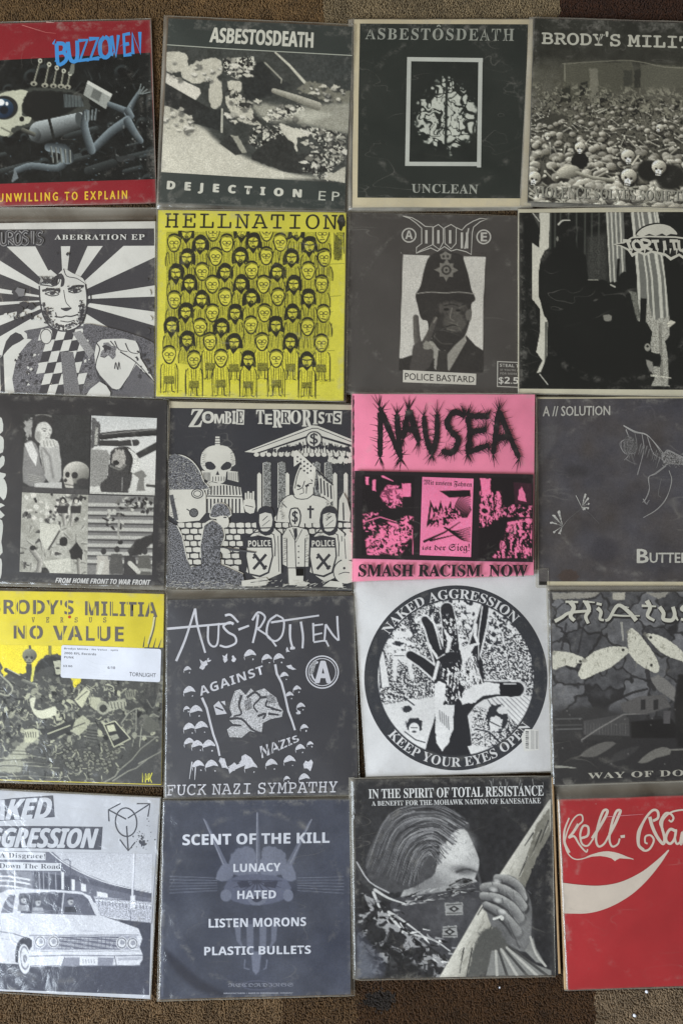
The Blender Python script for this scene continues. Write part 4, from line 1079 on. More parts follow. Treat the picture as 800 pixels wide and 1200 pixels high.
for x, dx, w in ((562, 34, 13), (588, 52, 8), (606, 58, 9), (640, 60, 15), (664, 62, 9), (676, 66, 10)): p.line([(x, 37), (x + dx * .8, 340), (x + dx, 540)], w, (198, 196, 184), w, alpha=.95)
p.poly([(590, 445), (640, 470), (660, 540), (735, 520), (736, 740), (725, 850), (650, 850), (650, 700), (640, 600)], (160, 158, 148), 4, rough=4, grain=.8)
p.line([(690, 560), (700, 820)], 14, (120, 118, 110), alpha=.8)
p.poly([(530, 400), (580, 410), (600, 520), (580, 560), (555, 480)], (108, 108, 100), 6, grain=1)
# figures
p.poly([(205, 130), (212, 95), (235, 72), (262, 68), (292, 85), (300, 120), (300, 200), (345, 240), (355, 350), (420, 350), (455, 372), (475, 400), (540, 400), (560, 450), (590, 560), (640, 600), (650, 690), (692, 700), (690, 760), (640, 760), (640, 865), (155, 865), (165, 700), (165, 548), (148, 520), (125, 420), (122, 320), (138, 240), (165, 212), (202, 198)], BK, 3, smooth=2)
p.line([(215, 92), (235, 74), (268, 72)], 8, (196, 194, 182), 4, smooth=3); p.ell(210, 160, 5, 12, (150, 148, 138), alpha=.8)
p.poly([(480, 380), (500, 330), (520, 312), (545, 320), (552, 350), (568, 380), (560, 400), (535, 400), (520, 430), (480, 440)], BK, 3, rough=2); p.line([(497, 258), (492, 350)], 13, BK)
p.poly([(600, 437), (628, 440), (625, 560), (595, 560)], BK, 3); p.poly([(575, 560), (630, 550), (655, 600), (640, 690), (600, 700), (560, 620)], BK, 3, rough=3)
p.poly([(715, 640), (740, 605), (760, 600), (905, 600), (905, 865), (735, 865), (725, 700)], BK, 3, rough=3); p.poly([(690, 37), (905, 37), (905, 860), (740, 860), (735, 520), (700, 200)], BK, 4)
p.poly([(720, 560), (740, 540), (765, 550), (735, 575)], (196, 192, 178)); p.ell(445, 530, 20, 16, (128, 126, 118), rough=6, soft=4); p.line([(355, 352), (400, 352)], 5, (170, 168, 156), alpha=.8); p.line([(460, 375), (480, 385)], 7, (180, 178, 166))
p.poly([(625, 725), (655, 735), (665, 790), (640, 780), (630, 750)], (140, 138, 130), 4, rough=4); p.ell(632, 668, 14, 18, (150, 148, 138), soft=3); p.ell(632, 664, 6, 6, BK, soft=2)
p.line([(650, 800), (740, 812)], 9, (190, 187, 174), rough if False else 6); p.line([(664, 835), (735, 850)], 9, (160, 158, 148), 5)
p.poly([(31, 440), (100, 450), (130, 490), (128, 600), (112, 690), (140, 730), (112, 790), (130, 830), (165, 840), (170, 865), (31, 865)], BK, 3, rough=2); p.line([(128, 795), (165, 842)], 5, lt)
for k in range(30): p.ell(p.rnd.uniform(36, 60), p.rnd.uniform(200, 850), 3, 1.5, (150, 150, 140), alpha=.5)
p.emit()
s.begin('title_lettering')
w_ = (196, 193, 180)
s.poly([(575, 140), (600, 108), (640, 90), (690, 84), (740, 95), (775, 120), (790, 145), (760, 150), (700, 152), (640, 150)], BK, .1, 3); s.poly([(580, 140), (606, 112), (645, 96), (690, 90), (735, 100), (765, 125), (770, 140), (740, 136), (720, 146), (700, 134), (670, 146), (640, 136), (612, 148)], w_, .1, 2)
s.poly([(470, 185), (520, 175), (560, 150), (640, 145), (760, 148), (860, 160), (905, 175), (905, 215), (850, 235), (805, 258), (780, 240), (740, 262), (715, 240), (650, 225), (620, 240), (590, 225), (560, 245), (540, 215), (505, 195)], w_, .1)
s.poly([(482, 185), (522, 181), (562, 157), (640, 152), (760, 155), (850, 167), (903, 180), (903, 208), (850, 226), (805, 244), (780, 228), (742, 246), (716, 228), (650, 214), (620, 228), (590, 214), (563, 228), (544, 206), (508, 190)], BK, .1)
s.hand('TORTITUDE', [(516, 168), (905, 168), (905, 216), (530, 212)], 14, w_, .1, .1)
for k in range(9): s.line([(560 + k * 30, 205), (557 + k * 30, 226 + (k * 7) % 18)], 9, w_, 1)
s.finish()
# ================= row 3, first: four photographs
f = (0, 460, 4)
P = [(-22, 460.5), (196.2, 468.8), (192.6, 686.3), (-26, 681)]
s = Sleeve(f, 'black record cover with four grey photographs, a woman with a skull top left', P, [(-24, 459.5), (197.5, 467.5), (194.5, 691.5), (-28, 686)], (50, 48, 50), base=.0052 - .0022)
W_ = (196, 194, 188)
p = s.pic([(108, 100), (424, 106), (416, 478), (106, 466)], (56, 55, 55), 'woman_picture')
p.mottle(50, 8); p.I[..., 3] = .25
p.ell(137, 165, 20, 48, (150, 148, 144), rough=12, soft=8); p.poly([(150, 170), (160, 110), (200, 98), (250, 110), (260, 135), (245, 160), (240, 180), (180, 175), (165, 240), (150, 235)], (58, 56, 56), 5, smooth=2, rough=5); p.line([(170, 108), (200, 100), (240, 112)], 8, (120, 118, 114), smooth=3, alpha=.8)
p.poly([(178, 150), (215, 138), (240, 160), (245, 185), (238, 200), (230, 225), (205, 240), (180, 232), (165, 205)], (190, 188, 182), 6, smooth=3); p.line([(198, 172), (210, 168), (220, 172)], 3, (80, 78, 76), smooth=2); p.ell(210, 180, 6, 3, (60, 58, 58), soft=3); p.ell(236, 176, 4, 3, (80, 78, 76), soft=3); p.ell(222, 214, 8, 3, (90, 84, 84), soft=3); p.line([(226, 185), (236, 198), (226, 202)], 2, (130, 126, 122)); p.ell(180, 205, 14, 24, (130, 128, 124), soft=14, alpha=.7)
p.poly([(118, 240), (150, 225), (180, 260), (190, 330), (220, 400), (180, 440), (110, 420), (112, 300)], (128, 126, 124), 8, smooth=2); p.poly([(116, 240), (150, 228), (178, 290), (170, 345), (140, 300)], (196, 194, 190), 5)
p.poly([(200, 235), (260, 228), (278, 250), (290, 370), (285, 412), (250, 430), (215, 400), (190, 300), (185, 255)], (164, 162, 158), 6, smooth=2, rough=3); p.line([(205, 260), (235, 300), (250, 400)], 10, (110, 108, 106), soft=14, alpha=.7); p.line([(195, 270), (210, 380)], 6, (90, 88, 86), alpha=.6, soft=8)
p.ell(232, 238, 40, 22, (186, 184, 178), rough=4, soft=4); 
for k in range(4): p.line([(205 + k * 15, 225), (210 + k * 16, 252)], 3, (110, 108, 104), soft=3, alpha=.8)
for k in range(4): p.line([(135, 385 + k * 9), (195, 400 + k * 8)], 6, (172, 170, 164), shade=(100, 98, 96))
p.poly([(165, 425), (290, 420), (292, 455), (160, 455)], (180, 178, 174), 4); p.poly([(106, 440), (416, 455), (416, 480), (106, 470)], (70, 68, 68), 5)
p.mottle(8, 7); p.ell(360, 375, 62, 52, (188, 184, 176), soft=4, shade=(108, 106, 100)); p.poly([(300, 380), (330, 370), (345, 420), (345, 448), (308, 445), (296, 400)], (176, 172, 164), 4); p.ell(318, 385, 11, 14, (48, 46, 46)); p.ell(352, 388, 15, 16, (52, 50, 50)); p.ell(308, 412, 8, 9, (56, 54, 54)); p.line([(308, 430), (345, 436)], 4, (70, 68, 66)); p.ell(390, 420, 30, 18, (60, 58, 58), soft=8)
p.emit()
p = s.pic([(430, 108), (736, 120), (726, 482), (422, 474)], (192, 190, 186), 'soldier_picture')
p.grad([(0, (186, 186, 184)), (.4, (200, 198, 194)), (1, (190, 188, 182))]); p.I[..., 3] = .2
p.poly([(430, 112), (470, 140), (475, 250), (425, 260)], (90, 88, 88), rough=8, grain=.8); p.line([(455, 170), (450, 240)], 14, (160, 158, 152))
p.line([(480, 205), (560, 195), (736, 185)], 34, (72, 70, 70), 34, shade=(38, 37, 37)); p.line([(480, 196), (736, 172)], 4, (130, 128, 124)); p.line([(475, 236), (560, 238), (640, 235)], 26, (60, 58, 58), 30); p.line([(560, 225), (615, 215), (622, 250)], 6, (180, 178, 174)); p.line([(650, 295), (736, 250)], 30, (58, 56, 56), 34)
p.poly([(422, 265), (500, 272), (520, 300), (505, 400), (470, 440), (420, 440)], (138, 136, 132), 5, rough=6, grain=.5)
p.poly([(520, 280), (560, 255), (610, 260), (650, 310), (655, 350), (620, 380), (600, 470), (480, 470), (475, 420), (505, 400)], (62, 60, 60), 5, smooth=2, rough=5, grain=.6)
p.ell(560, 310, 34, 46, (160, 156, 150), rough=10, soft=4); p.ell(545, 330, 14, 12, (44, 42, 42), rough=4); p.line([(520, 345), (560, 362), (590, 340)], 10, (110, 108, 104), rough if False else 8)
p.poly([(600, 262), (640, 290), (660, 330), (640, 375), (610, 370), (622, 330)], (196, 194, 188), 4, smooth=2); p.line([(590, 262), (618, 310), (605, 380)], 12, (50, 48, 48), smooth=3)
p.poly([(625, 380), (665, 360), (690, 390), (675, 400), (680, 460), (640, 460), (650, 400)], (120, 118, 114), 4, rough=4)
p.line([(575, 400), (572, 460)], 6, (150, 148, 144), alpha=.6); p.line([(430, 470), (726, 480)], 10, (176, 174, 168)); p.line([(690, 435), (730, 440)], 12, (70, 68, 66))
p.emit()
p = s.pic([(105, 468), (415, 480), (410, 852), (93, 840)], (158, 156, 148), 'beach_crowd_picture')
p.mottle(30, 26); p.I[..., 3] = .3; R = p.rnd
for k in range(70):
    x, y = R.uniform(95, 410), R.uniform(470, 600); c = R.choice([(50, 48, 48), (190, 188, 180), (196, 192, 184), (90, 88, 86)]); p.ell(x, y, R.uniform(5, 15), R.uniform(5, 12), c, R.uniform(0, 3), rough=5)
for k in range(46):
    x, y = R.uniform(95, 405), R.uniform(590, 845); a = R.uniform(0, 3.1); l = R.uniform(14, 44)
    p.line([(x, y), (x + l * math.cos(a), y + l * math.sin(a))], R.uniform(8, 18), R.choice([(196, 194, 184), (180, 178, 168), (60, 58, 58), (196, 194, 184)]), 6, shade=(96, 94, 90))
p.poly([(190, 610), (280, 620), (290, 650), (215, 740), (190, 690)], (184, 182, 172), 5, shade if False else 1.0); p.line([(280, 650), (230, 735)], 8, (70, 68, 66)); p.line([(290, 510), (300, 580), (305, 620)], 26, (190, 186, 178), 12, shade=(100, 98, 94)); p.line([(355, 505), (340, 560), (335, 620)], 26, (190, 186, 178), 12, shade=(100, 98, 94))
for x in (297, 358): p.ell(x, 505, 14, 16, (48, 46, 46)); p.ell(x, 510, 8, 10, (190, 186, 176)); p.poly([(x - 26, 532), (x + 24, 530), (x + 22, 566), (x - 24, 566)], (56, 54, 54), 4)
p.poly([(325, 740), (360, 700), (390, 740), (385, 785), (335, 780)], (46, 44, 44), 5, rough=3); p.line([(370, 785), (372, 850)], 18, (180, 176, 168), shade=(90, 88, 84)); p.ell(300, 700, 20, 22, (46, 44, 44), rough=4); p.ell(210, 838, 26, 18, (44, 42, 42), rough=3); p.line([(150, 735), (190, 790), (180, 850)], 24, (190, 186, 178), shade=(100, 98, 94)); p.ell(155, 728, 14, 12, (48, 46, 46))
p.poly([(200, 790), (330, 775), (335, 840), (240, 850)], (186, 184, 174), 6)
p.emit()
p = s.pic([(415, 480), (722, 488), (713, 856), (410, 852)], (118, 116, 114), 'steps_picture')
p.I[..., 3] = .25
for k in range(8):
    y = 525 + k * 38; p.line([(410, y), (720, y + 5)], 16, (172, 170, 164), soft=5); p.line([(410, y + 13), (720, y + 18)], 7, (70, 68, 68), soft=5)
for k in range(60):
    x = R.uniform(500, 715); y = R.uniform(490, 560) + (R.uniform(0, 120) if x < 590 else 0); p.ell(x, y, R.uniform(5, 16), R.uniform(4, 9), R.choice([(44, 42, 42), (52, 50, 50), (180, 178, 170), (110, 108, 104)]), R.uniform(0, 3), rough=4)
p.line([(560, 600), (555, 660), (565, 700)], 10, (150, 148, 142)); p.ell(565, 702, 12, 11, (44, 42, 42)); p.poly([(600, 740), (640, 690), (722, 660), (720, 700), (660, 760), (610, 770)], (50, 48, 48), 6, rough=5)
for x, y, c in ((487, 790, (170, 166, 158)), (550, 780, (84, 82, 80)), (615, 790, (60, 58, 58)), (680, 790, (90, 88, 84))):
    p.ell(x, y - 45, 13, 15, (56, 54, 54)); p.poly([(x - 30, y - 25), (x + 22, y - 25), (x + 30, y + 70), (x - 38, y + 70)], c, 5, rough=6)
p.line([(480, 800), (465, 850)], 20, (186, 184, 176)); p.line([(610, 800), (650, 840)], 22, (180, 178, 170)); p.line([(660, 830), (715, 835)], 14, (150, 148, 142))
p.emit()
s.begin('title_lettering')                    # the edge of a big vertical word
for pts in ([(-30, 115), (10, 120), (16, 180), (-10, 195), (-40, 190)], [(-20, 205), (15, 210), (20, 240), (15, 280), (-10, 290), (-30, 330)], [(0, 310), (22, 300), (20, 340), (-10, 370), (28, 380), (20, 400), (-20, 420)], [(-10, 420), (15, 400), (32, 430), (34, 470), (18, 505), (-20, 450)],
            [(-10, 520), (25, 530), (-5, 545), (24, 575), (-10, 590)], [(-30, 600), (12, 600), (15, 650), (8, 700), (14, 750), (-20, 760)], [(-30, 780), (8, 780), (10, 830), (4, 870), (-20, 880)]):
    s.poly(pts, (196, 196, 190), .1, 2)
s.begin('subtitle_lettering')
s.text('FROM HOME FRONT TO WAR FRONT', [(263, 868), (707, 878), (705, 903), (260, 891)], (200, 198, 196), 'sansbi', .97, .02)
s.finish()

# ================= row 3, second: cartoon of police, temple and skull dome
f = (180, 460, 3.3333)
P = [(198.4, 470.2), (417, 474.5), (413, 690), (195, 687)]
K, W_ = (46, 46, 52), (200, 197, 188)
s = Sleeve(f, 'black and white record cover cartoon of riot police before a temple and skull dome', P, [(196.5, 468), (419, 472.5), (415, 692.5), (193.2, 689.8)], (190, 182, 160), base=.0003, milk=0.015)
s.begin('printed_panel')
s.poly([(64, 60), (420, 64), (790, 68), (784, 420), (775, 775), (400, 770), (52, 757), (58, 400)], K, .15)
s.begin('title_lettering')
x = 138
spec = [('Z', 'serif', 138, 186, 66, 134, 0), ('O', 'sansb', 190, 236, 74, 120, 0), ('M', 'sansb', 238, 276, 84, 120, 0), ('B', 'serif', 278, 304, 74, 122, 0), ('I', 'sansb', 308, 320, 72, 122, 0), ('E', 'serif', 328, 350, 74, 120, 1),
        ('T', 'serif', 402, 432, 68, 122, 0), ('E', 'sansb', 436, 462, 84, 124, 0), ('R', 'serif', 466, 500, 68, 136, 0), ('R', 'serif', 503, 530, 76, 118, 1), ('O', 'serif', 535, 575, 70, 122, 0), ('R', 'serif', 580, 616, 68, 132, 0), ('I', 'serif', 622, 640, 70, 124, 0), ('S', 'sansb', 644, 666, 76, 122, 0), ('T', 'serif', 672, 698, 82, 116, 0), ('S', 'sansb', 706, 730, 80, 118, 1)]
for ch, fo, a, b, c, d, box in spec:
    sl_ = -10 if ch in 'Z' else 0
    if box:
        s.poly([(a - 4, c - 8), (b + 5, c - 6), (b + 3, d + 6), (a - 6, d + 4)], W_); s.text(ch, [(a - sl_, c), (b - sl_, c), (b, d), (a, d)], K, fo, 1, .01)
    else: s.text(ch, [(a - sl_, c), (b - sl_, c), (b, d), (a, d)], W_, fo, 1, .02)
s.ell(213, 97, 12, 9, (90, 90, 92), grain=1)
s.begin('skull_dome')
s.poly([(242, 172), (258, 172), (260, 208), (240, 208)], W_); 
for yy in (180, 190, 200): s.line([(240, yy), (260, yy)], 3, K)
s.poly([(184, 270), (190, 235), (215, 212), (250, 206), (290, 212), (314, 240), (320, 280), (305, 290), (300, 305), (285, 310), (280, 345), (260, 356), (245, 350), (226, 345), (222, 315), (200, 305), (188, 290)], W_, .05, 2)
s.poly([(202, 275), (225, 270), (244, 290), (232, 302), (208, 298)], K, .1, 2); s.poly([(262, 292), (285, 270), (304, 278), (300, 296), (272, 304)], K, .1, 2); s.poly([(250, 305), (258, 322), (243, 322)], K)
for k in range(5): s.line([(232 + k * 11, 328), (232 + k * 11, 346)], 3, K)
s.poly([(188, 305), (220, 308), (228, 350), (340, 370), (345, 400), (355, 470), (180, 470), (185, 380), (215, 345), (190, 335)], W_)
s.poly([(290, 305), (330, 310), (332, 350), (290, 340)], W_)
for k in range(6): s.line([(196 + k * 5, 312), (196 + k * 5, 345)], 2.5, K)
for k in range(5): s.line([(296 + k * 8, 312), (296 + k * 8, 345)], 2.5, K)
for k in range(12): s.line([(202 + k * 12, 362 + abs(k - 6)), (200 + k * 12.5, 400)], 5, K)
s.line([(188, 404), (350, 408)], 4, K)
for k in range(11): s.line([(196 + k * 14, 415), (196 + k * 14, 470)], 6, K)
for k in range(4): s.line([(360 + k * 10, 392 - (k % 2) * 6), (362 + k * 9, 450)], 7, W_)
s.poly([(352, 420), (395, 420), (392, 470), (360, 465)], W_, .05, 2); s.line([(358, 440), (390, 448)], 3, K)
s.begin('temple')
s.poly([(355, 232), (380, 222), (620, 128), (640, 130), (775, 184), (775, 205), (625, 160), (400, 236)], W_); s.line([(385, 226), (620, 140), (640, 140), (775, 194)], 3, K)
s.poly([(405, 240), (625, 168), (775, 214), (775, 245), (400, 245)], W_)
for k in range(26):
    x = 450 + k * 12.5; y0 = 238; h = max(6, min(58, (235 - 228) + (x - 420) * .3 if x < 620 else 64 - (x - 620) * .2))
    s.blob(x, y0 - h * .45, s.rnd.uniform(6, 12), K, .9, 7, 1.3); s.line([(x, y0), (x + s.rnd.uniform(-10, 10), y0 - h * .8)], 3, K)
s.ell(626, 183, 31, 31, W_); s.oline(626, 183, 30, 30, 5, K); s.text('$', [(611, 158), (641, 158), (641, 208), (611, 208)], K, 'sansb', 1, .02)
for k in range(16): s.ell(402 + k * 24, 243, 10, 8, W_); s.line([(390 + k * 24, 236), (390 + k * 24, 250)], 3, K)
for x in (405, 487, 514, 645, 700, 742): s.poly([(x, 320), (x + 8, 312), (x + 16, 320), (x + 16, 470), (x, 470)], W_, .05)
for x in (428, 486, 622, 668): 
    s.poly([(x, 275), (x + 15, 268), (x + 30, 275), (x + 30, 450), (x, 450)], (120, 120, 118), 1.6); s.line([(x, 275), (x, 450)], 2.5, W_)
for k in range(5): s.blob(690 + k * 20, 262 + (k % 2) * 8, 14, W_, .7); s.blob(700 + k * 16, 285, 8, K, .7)
s.begin('brick_parapet')
for r in range(8):
    y = 508 + r * 24
    x = 95 + (r % 2) * 14
    while x < 770:
        w = s.rnd.uniform(24, 34)
        if (x < 330 or r < 2): s.poly([(x, y + 3), (x + w * .5, y), (x + w - 3, y + 2), (x + w - 2, y + 18), (x + w * .5, y + 20), (x + 1, y + 17)], W_, .08)
        x += w + 2
s.begin('hooded_figure')
s.poly([(480, 480), (495, 430), (520, 405), (560, 400), (640, 405), (690, 430), (705, 505), (480, 505)], W_, .05, 2)
s.poly([(545, 380), (552, 330), (568, 288), (585, 262), (600, 320), (620, 350), (622, 395), (600, 412), (560, 408)], W_, .05, 2)
for pts in ([(480, 500), (484, 470), (495, 430), (520, 405), (545, 395), (543, 375), (552, 330), (568, 288), (585, 260), (602, 320), (622, 350), (626, 398), (640, 404), (690, 428), (706, 500)], [(552, 375), (560, 330), (573, 295)], [(620, 355), (600, 360), (596, 395)], [(560, 380), (580, 372), (590, 345)], [(500, 430), (520, 450)], [(690, 440), (670, 470)], [(545, 400), (560, 415), (600, 415), (625, 395)]): s.line(pts, 3.5, K, None, 2)
s.line([(560, 362), (574, 368)], 8, K); s.line([(606, 362), (592, 366)], 8, K); s.line([(584, 372), (586, 392), (570, 398)], 3, K)
s.line([(612, 442), (612, 492)], 8, K); s.line([(600, 456), (626, 456)], 8, K)
s.begin('flag')
s.line([(540, 215), (700, 362)], 6, K); s.poly([(546, 230), (560, 225), (634, 295), (625, 345), (600, 330), (575, 270), (548, 290)], (210, 207, 198), .05)
for k in range(14): s.blob(562 + (k % 5) * 13, 252 + (k // 5) * 18 + (k % 5) * 9, 4, K, .4)
for k in range(5): s.line([(630 + k * 14, 310 + k * 11), (622 + k * 14, 370 + k * 10)], 8, W_ if k % 2 == 0 else K)
s.poly([(640, 320), (700, 365), (705, 420), (690, 430), (650, 395)], (200, 197, 188), .05); 
for k in range(4): s.line([(652 + k * 13, 335 + k * 9), (655 + k * 13, 395 + k * 7)], 6, K)
for x0 in (362, 610):
    s.begin('riot_policeman')
    s.poly([(x0 + 20, 600), (x0 + 15, 560), (x0 + 45, 530), (x0 + 110, 528), (x0 + 136, 550), (x0 + 138, 705), (x0 + 60, 740), (x0, 700)], W_, .05)
    s.poly([(x0 + 40, 530), (x0 + 42, 470), (x0 + 62, 446), (x0 + 92, 446), (x0 + 108, 470), (x0 + 108, 540), (x0 + 75, 560)], K, .05, 2)
    s.poly([(x0 + 52, 476), (x0 + 98, 474), (x0 + 100, 520), (x0 + 82, 542), (x0 + 58, 538)], W_, .05, 2); s.line([(x0 + 20, 600), (x0 + 15, 560), (x0 + 45, 530), (x0 + 110, 528), (x0 + 136, 550), (x0 + 138, 705)], 5, K); s.line([(x0 + 64, 500), (x0 + 84, 482)], 3, K); s.line([(x0 + 62, 522), (x0 + 92, 498)], 3, (120, 120, 118))
    s.line([(x0 + 20, 552), (x0 + 50, 545), (x0 + 108, 555), (x0 + 112, 640)], 4, K, None, 2); s.line([(x0 + 124, 560), (x0 + 128, 700)], 3, K)
    s.begin('riot_shield')
    s.poly([(x0 - 2, 566), (x0 + 50, 558), (x0 + 100, 568), (x0 + 106, 640), (x0 + 90, 705), (x0 + 55, 722), (x0 + 10, 712), (x0 - 4, 640)], K, .05, 1 if False else 0)
    s.poly([(x0 + 4, 606), (x0 + 98, 606), (x0 + 100, 640), (x0 + 84, 700), (x0 + 52, 714), (x0 + 14, 706), (x0 + 2, 640)], W_, .05)
    s.text('POLICE', [(x0 + 8, 578), (x0 + 94, 576), (x0 + 96, 600), (x0 + 8, 602)], W_, 'sansb', 1.05, .01)
    e = [(x0 + 30, 630), (x0 + 76, 690)]; s.line(e, 11, K); s.line([(x0 + 78, 632), (x0 + 28, 690)], 11, K); s.line([(x0 + 26, 648), (x0 + 40, 634)], 9, K); s.line([(x0 + 66, 690), (x0 + 80, 676)], 9, K)
s.begin('suited_man')
s.poly([(536, 455), (562, 452), (572, 480), (565, 520), (540, 522), (532, 485)], W_, .05, 2); s.line([(536, 455), (562, 452), (574, 480), (566, 522), (540, 524), (530, 485), (536, 455)], 5, K, None, 2); s.text('$', [(541, 462), (563, 462), (563, 514), (541, 514)], K, 'sansb', 1, .02)
s.poly([(502, 560), (520, 530), (545, 522), (565, 525), (600, 535), (608, 560), (604, 680), (588, 680), (585, 752), (525, 752), (522, 680), (504, 670)], W_, .05)
for pts in ([(502, 560), (520, 530), (545, 522), (565, 525), (600, 535), (610, 560), (606, 680), (588, 684), (585, 752)], [(502, 560), (504, 672), (524, 684), (527, 752)], [(545, 528), (552, 560), (556, 690)], [(530, 535), (556, 585), (580, 535)], [(520, 570), (522, 680)], [(592, 570), (590, 680)], [(522, 685), (586, 685)]): s.line(pts, 3.5, K)
s.poly([(550, 530), (560, 530), (562, 560), (555, 575), (548, 560)], K)
for k in range(4): s.ell(566, 600 + k * 22, 3, 3, K)
s.poly([(560, 735), (575, 728), (590, 740), (608, 742), (595, 757), (560, 757)], W_, .05)
s.begin('soldier')
_S = [[(62, 248), (110, 248), (150, 270), (180, 310), (195, 350), (215, 375), (150, 380), (62, 382)], [(185, 640), (190, 570), (200, 520), (230, 500), (265, 520), (277, 560), (262, 600)], [(225, 470), (235, 442), (258, 434), (285, 442), (302, 478), (270, 488), (226, 488), (225, 470)], [(90, 520), (110, 560), (130, 650), (150, 690), (262, 672), (350, 710)]]
for q_ in _S: s.line(q_, 8, W_, None, 3)
s.poly([(62, 248), (110, 248), (150, 270), (180, 310), (195, 350), (215, 375), (150, 378), (62, 380)], (98, 98, 102), 2.2, 2)
s.poly([(62, 380), (195, 378), (205, 400), (205, 470), (180, 500), (100, 508), (62, 480)], W_, .05, 1 if False else 0); s.oline(172, 395, 22, 18, 4, K); s.oline(172, 395, 14, 11, 3, K); s.ell(158, 470, 15, 15, (90, 90, 92), grain=1); s.oline(158, 470, 16, 16, 4, K); s.line([(130, 455), (145, 465)], 4, K); s.line([(70, 400), (90, 500)], 16, (80, 80, 84))
s.poly([(56, 500), (90, 520), (110, 560), (130, 650), (150, 690), (155, 765), (50, 758)], (96, 96, 100), 2.4)
for k in range(340):
    a_, b_ = s.rnd.uniform(62, 205), s.rnd.uniform(250, 376)
    if ((a_ - 62) / 142) ** 2 + ((376 - b_) / 128) ** 2 < .97: s.line([(a_, b_), (a_ + s.rnd.uniform(-5, 5), b_ + s.rnd.uniform(-5, 5))], 1.8, s.rnd.choice([W_, (150, 150, 150), K, K]))
s.poly([(225, 470), (235, 442), (258, 434), (285, 442), (300, 478), (270, 486), (226, 486)], (98, 98, 102), 2.2, 2); s.poly([(245, 488), (285, 482), (295, 500), (290, 525), (262, 525)], W_, .05, 2); s.ell(280, 488, 7, 3, K)
s.poly([(185, 600), (200, 520), (230, 500), (265, 520), (275, 560), (262, 600), (262, 700), (190, 690)], (92, 92, 96), 2.4); s.line([(235, 605), (300, 612), (400, 625)], 14, (72, 72, 76), 5); s.poly([(262, 608), (290, 612), (300, 626), (270, 630)], W_, .05, 2)
s.poly([(150, 680), (260, 670), (350, 710), (360, 765), (155, 765)], (92, 92, 96), 2.4)
s.poly([(345, 735), (400, 728), (440, 722), (452, 735), (440, 752), (400, 757), (345, 757)], W_, .05); s.line([(380, 742), (450, 732)], 3, K)
s.begin('hatching')
for x_, y_, w_, h_, n_ in ((186, 215, 20, 80, 10), (300, 220, 20, 70, 10), (490, 420, 30, 80, 14), (670, 430, 30, 70, 14), (400, 545, 30, 50, 8), (640, 545, 30, 50, 8), (590, 560, 14, 110, 12), (505, 570, 12, 100, 12), (210, 350, 20, 50, 8), (66, 420, 60, 80, 14)):
    for k in range(n_):
        a_ = s.rnd.uniform(0, w_); b_ = y_ + h_ * k / n_; s.line([(x_ + a_ * .4, b_), (x_ + a_ * .4 + s.rnd.uniform(6, 14), b_ + s.rnd.uniform(-7, 3))], 1.8, K, .8)
for k in range(90):
    a_, b_ = s.rnd.uniform(60, 760), s.rnd.uniform(735, 768); s.line([(a_, b_), (a_ + s.rnd.uniform(6, 24), b_ + s.rnd.uniform(-10, 4))], 2, W_, .8)
s.flush()['kind'] = 'stuff'
s.begin('round_face')
s.ell(750, 700, 48, 48, W_); s.oline(750, 700, 48, 48, 4, K); s.ell(744, 686, 5, 5, K); s.line([(722, 710), (745, 702), (765, 704)], 3, K, None, 3)
s.poly([(730, 590), (760, 540), (790, 560), (785, 650), (735, 660)], W_, .05); s.line([(745, 570), (750, 650)], 3, K); s.poly([(725, 420), (740, 392), (755, 420), (768, 470), (765, 505), (720, 500)], W_, .05); s.line([(740, 430), (742, 500)], 6, K)
s.poly([(660, 757), (690, 735), (735, 740), (740, 762)], W_, .05)
s.finish()

# ================= row 3, third: pink
f = (400, 450, 3.3333)
P = [(412.2, 461.4), (626.5, 462.2), (625, 674.2), (412.4, 681.8)]
PK, K = (238, 136, 166), (30, 24, 28)
s = Sleeve(f, 'bright pink record cover with spiky black title and three pictures on black', P, grow(P, .6, .6, 1.4, .6), PK, base=.0050 - .0005, milk=0.003, edge_milk=0.20)
s.begin('spine_strip_print')  # rough dark strip down the left edge
for k in range(40):
    y = 45 + k * 15.6
    s.poly([(42, y), (50 + s.rnd.uniform(-1, 1), y), (50 + s.rnd.uniform(-2, 1), y + 16), (42.5, y + 16)], (70, 20, 44) if k % 3 else (150, 60, 92), .5)
s.begin('title_lettering')
R = s.rnd
LT = {'N': [[(150, 285), (152, 110)], [(148, 90), (232, 290)], [(228, 285), (215, 120)]], 'A': [[(238, 215), (262, 100)], [(262, 100), (300, 225)], [(245, 178), (290, 180)]],
      'U': [[(320, 125), (330, 210), (352, 275)], [(352, 275), (370, 210), (372, 120)]], 'S': [[(480, 128), (440, 110), (410, 150), (430, 190), (455, 220), (430, 270), (392, 262)]],
      'E': [[(490, 128), (500, 200), (490, 275)], [(488, 125), (570, 128)], [(495, 190), (560, 180)], [(490, 270), (570, 240)]], 'A2': [[(590, 275), (610, 110)], [(612, 105), (650, 200), (690, 290)], [(600, 215), (655, 205)]]}
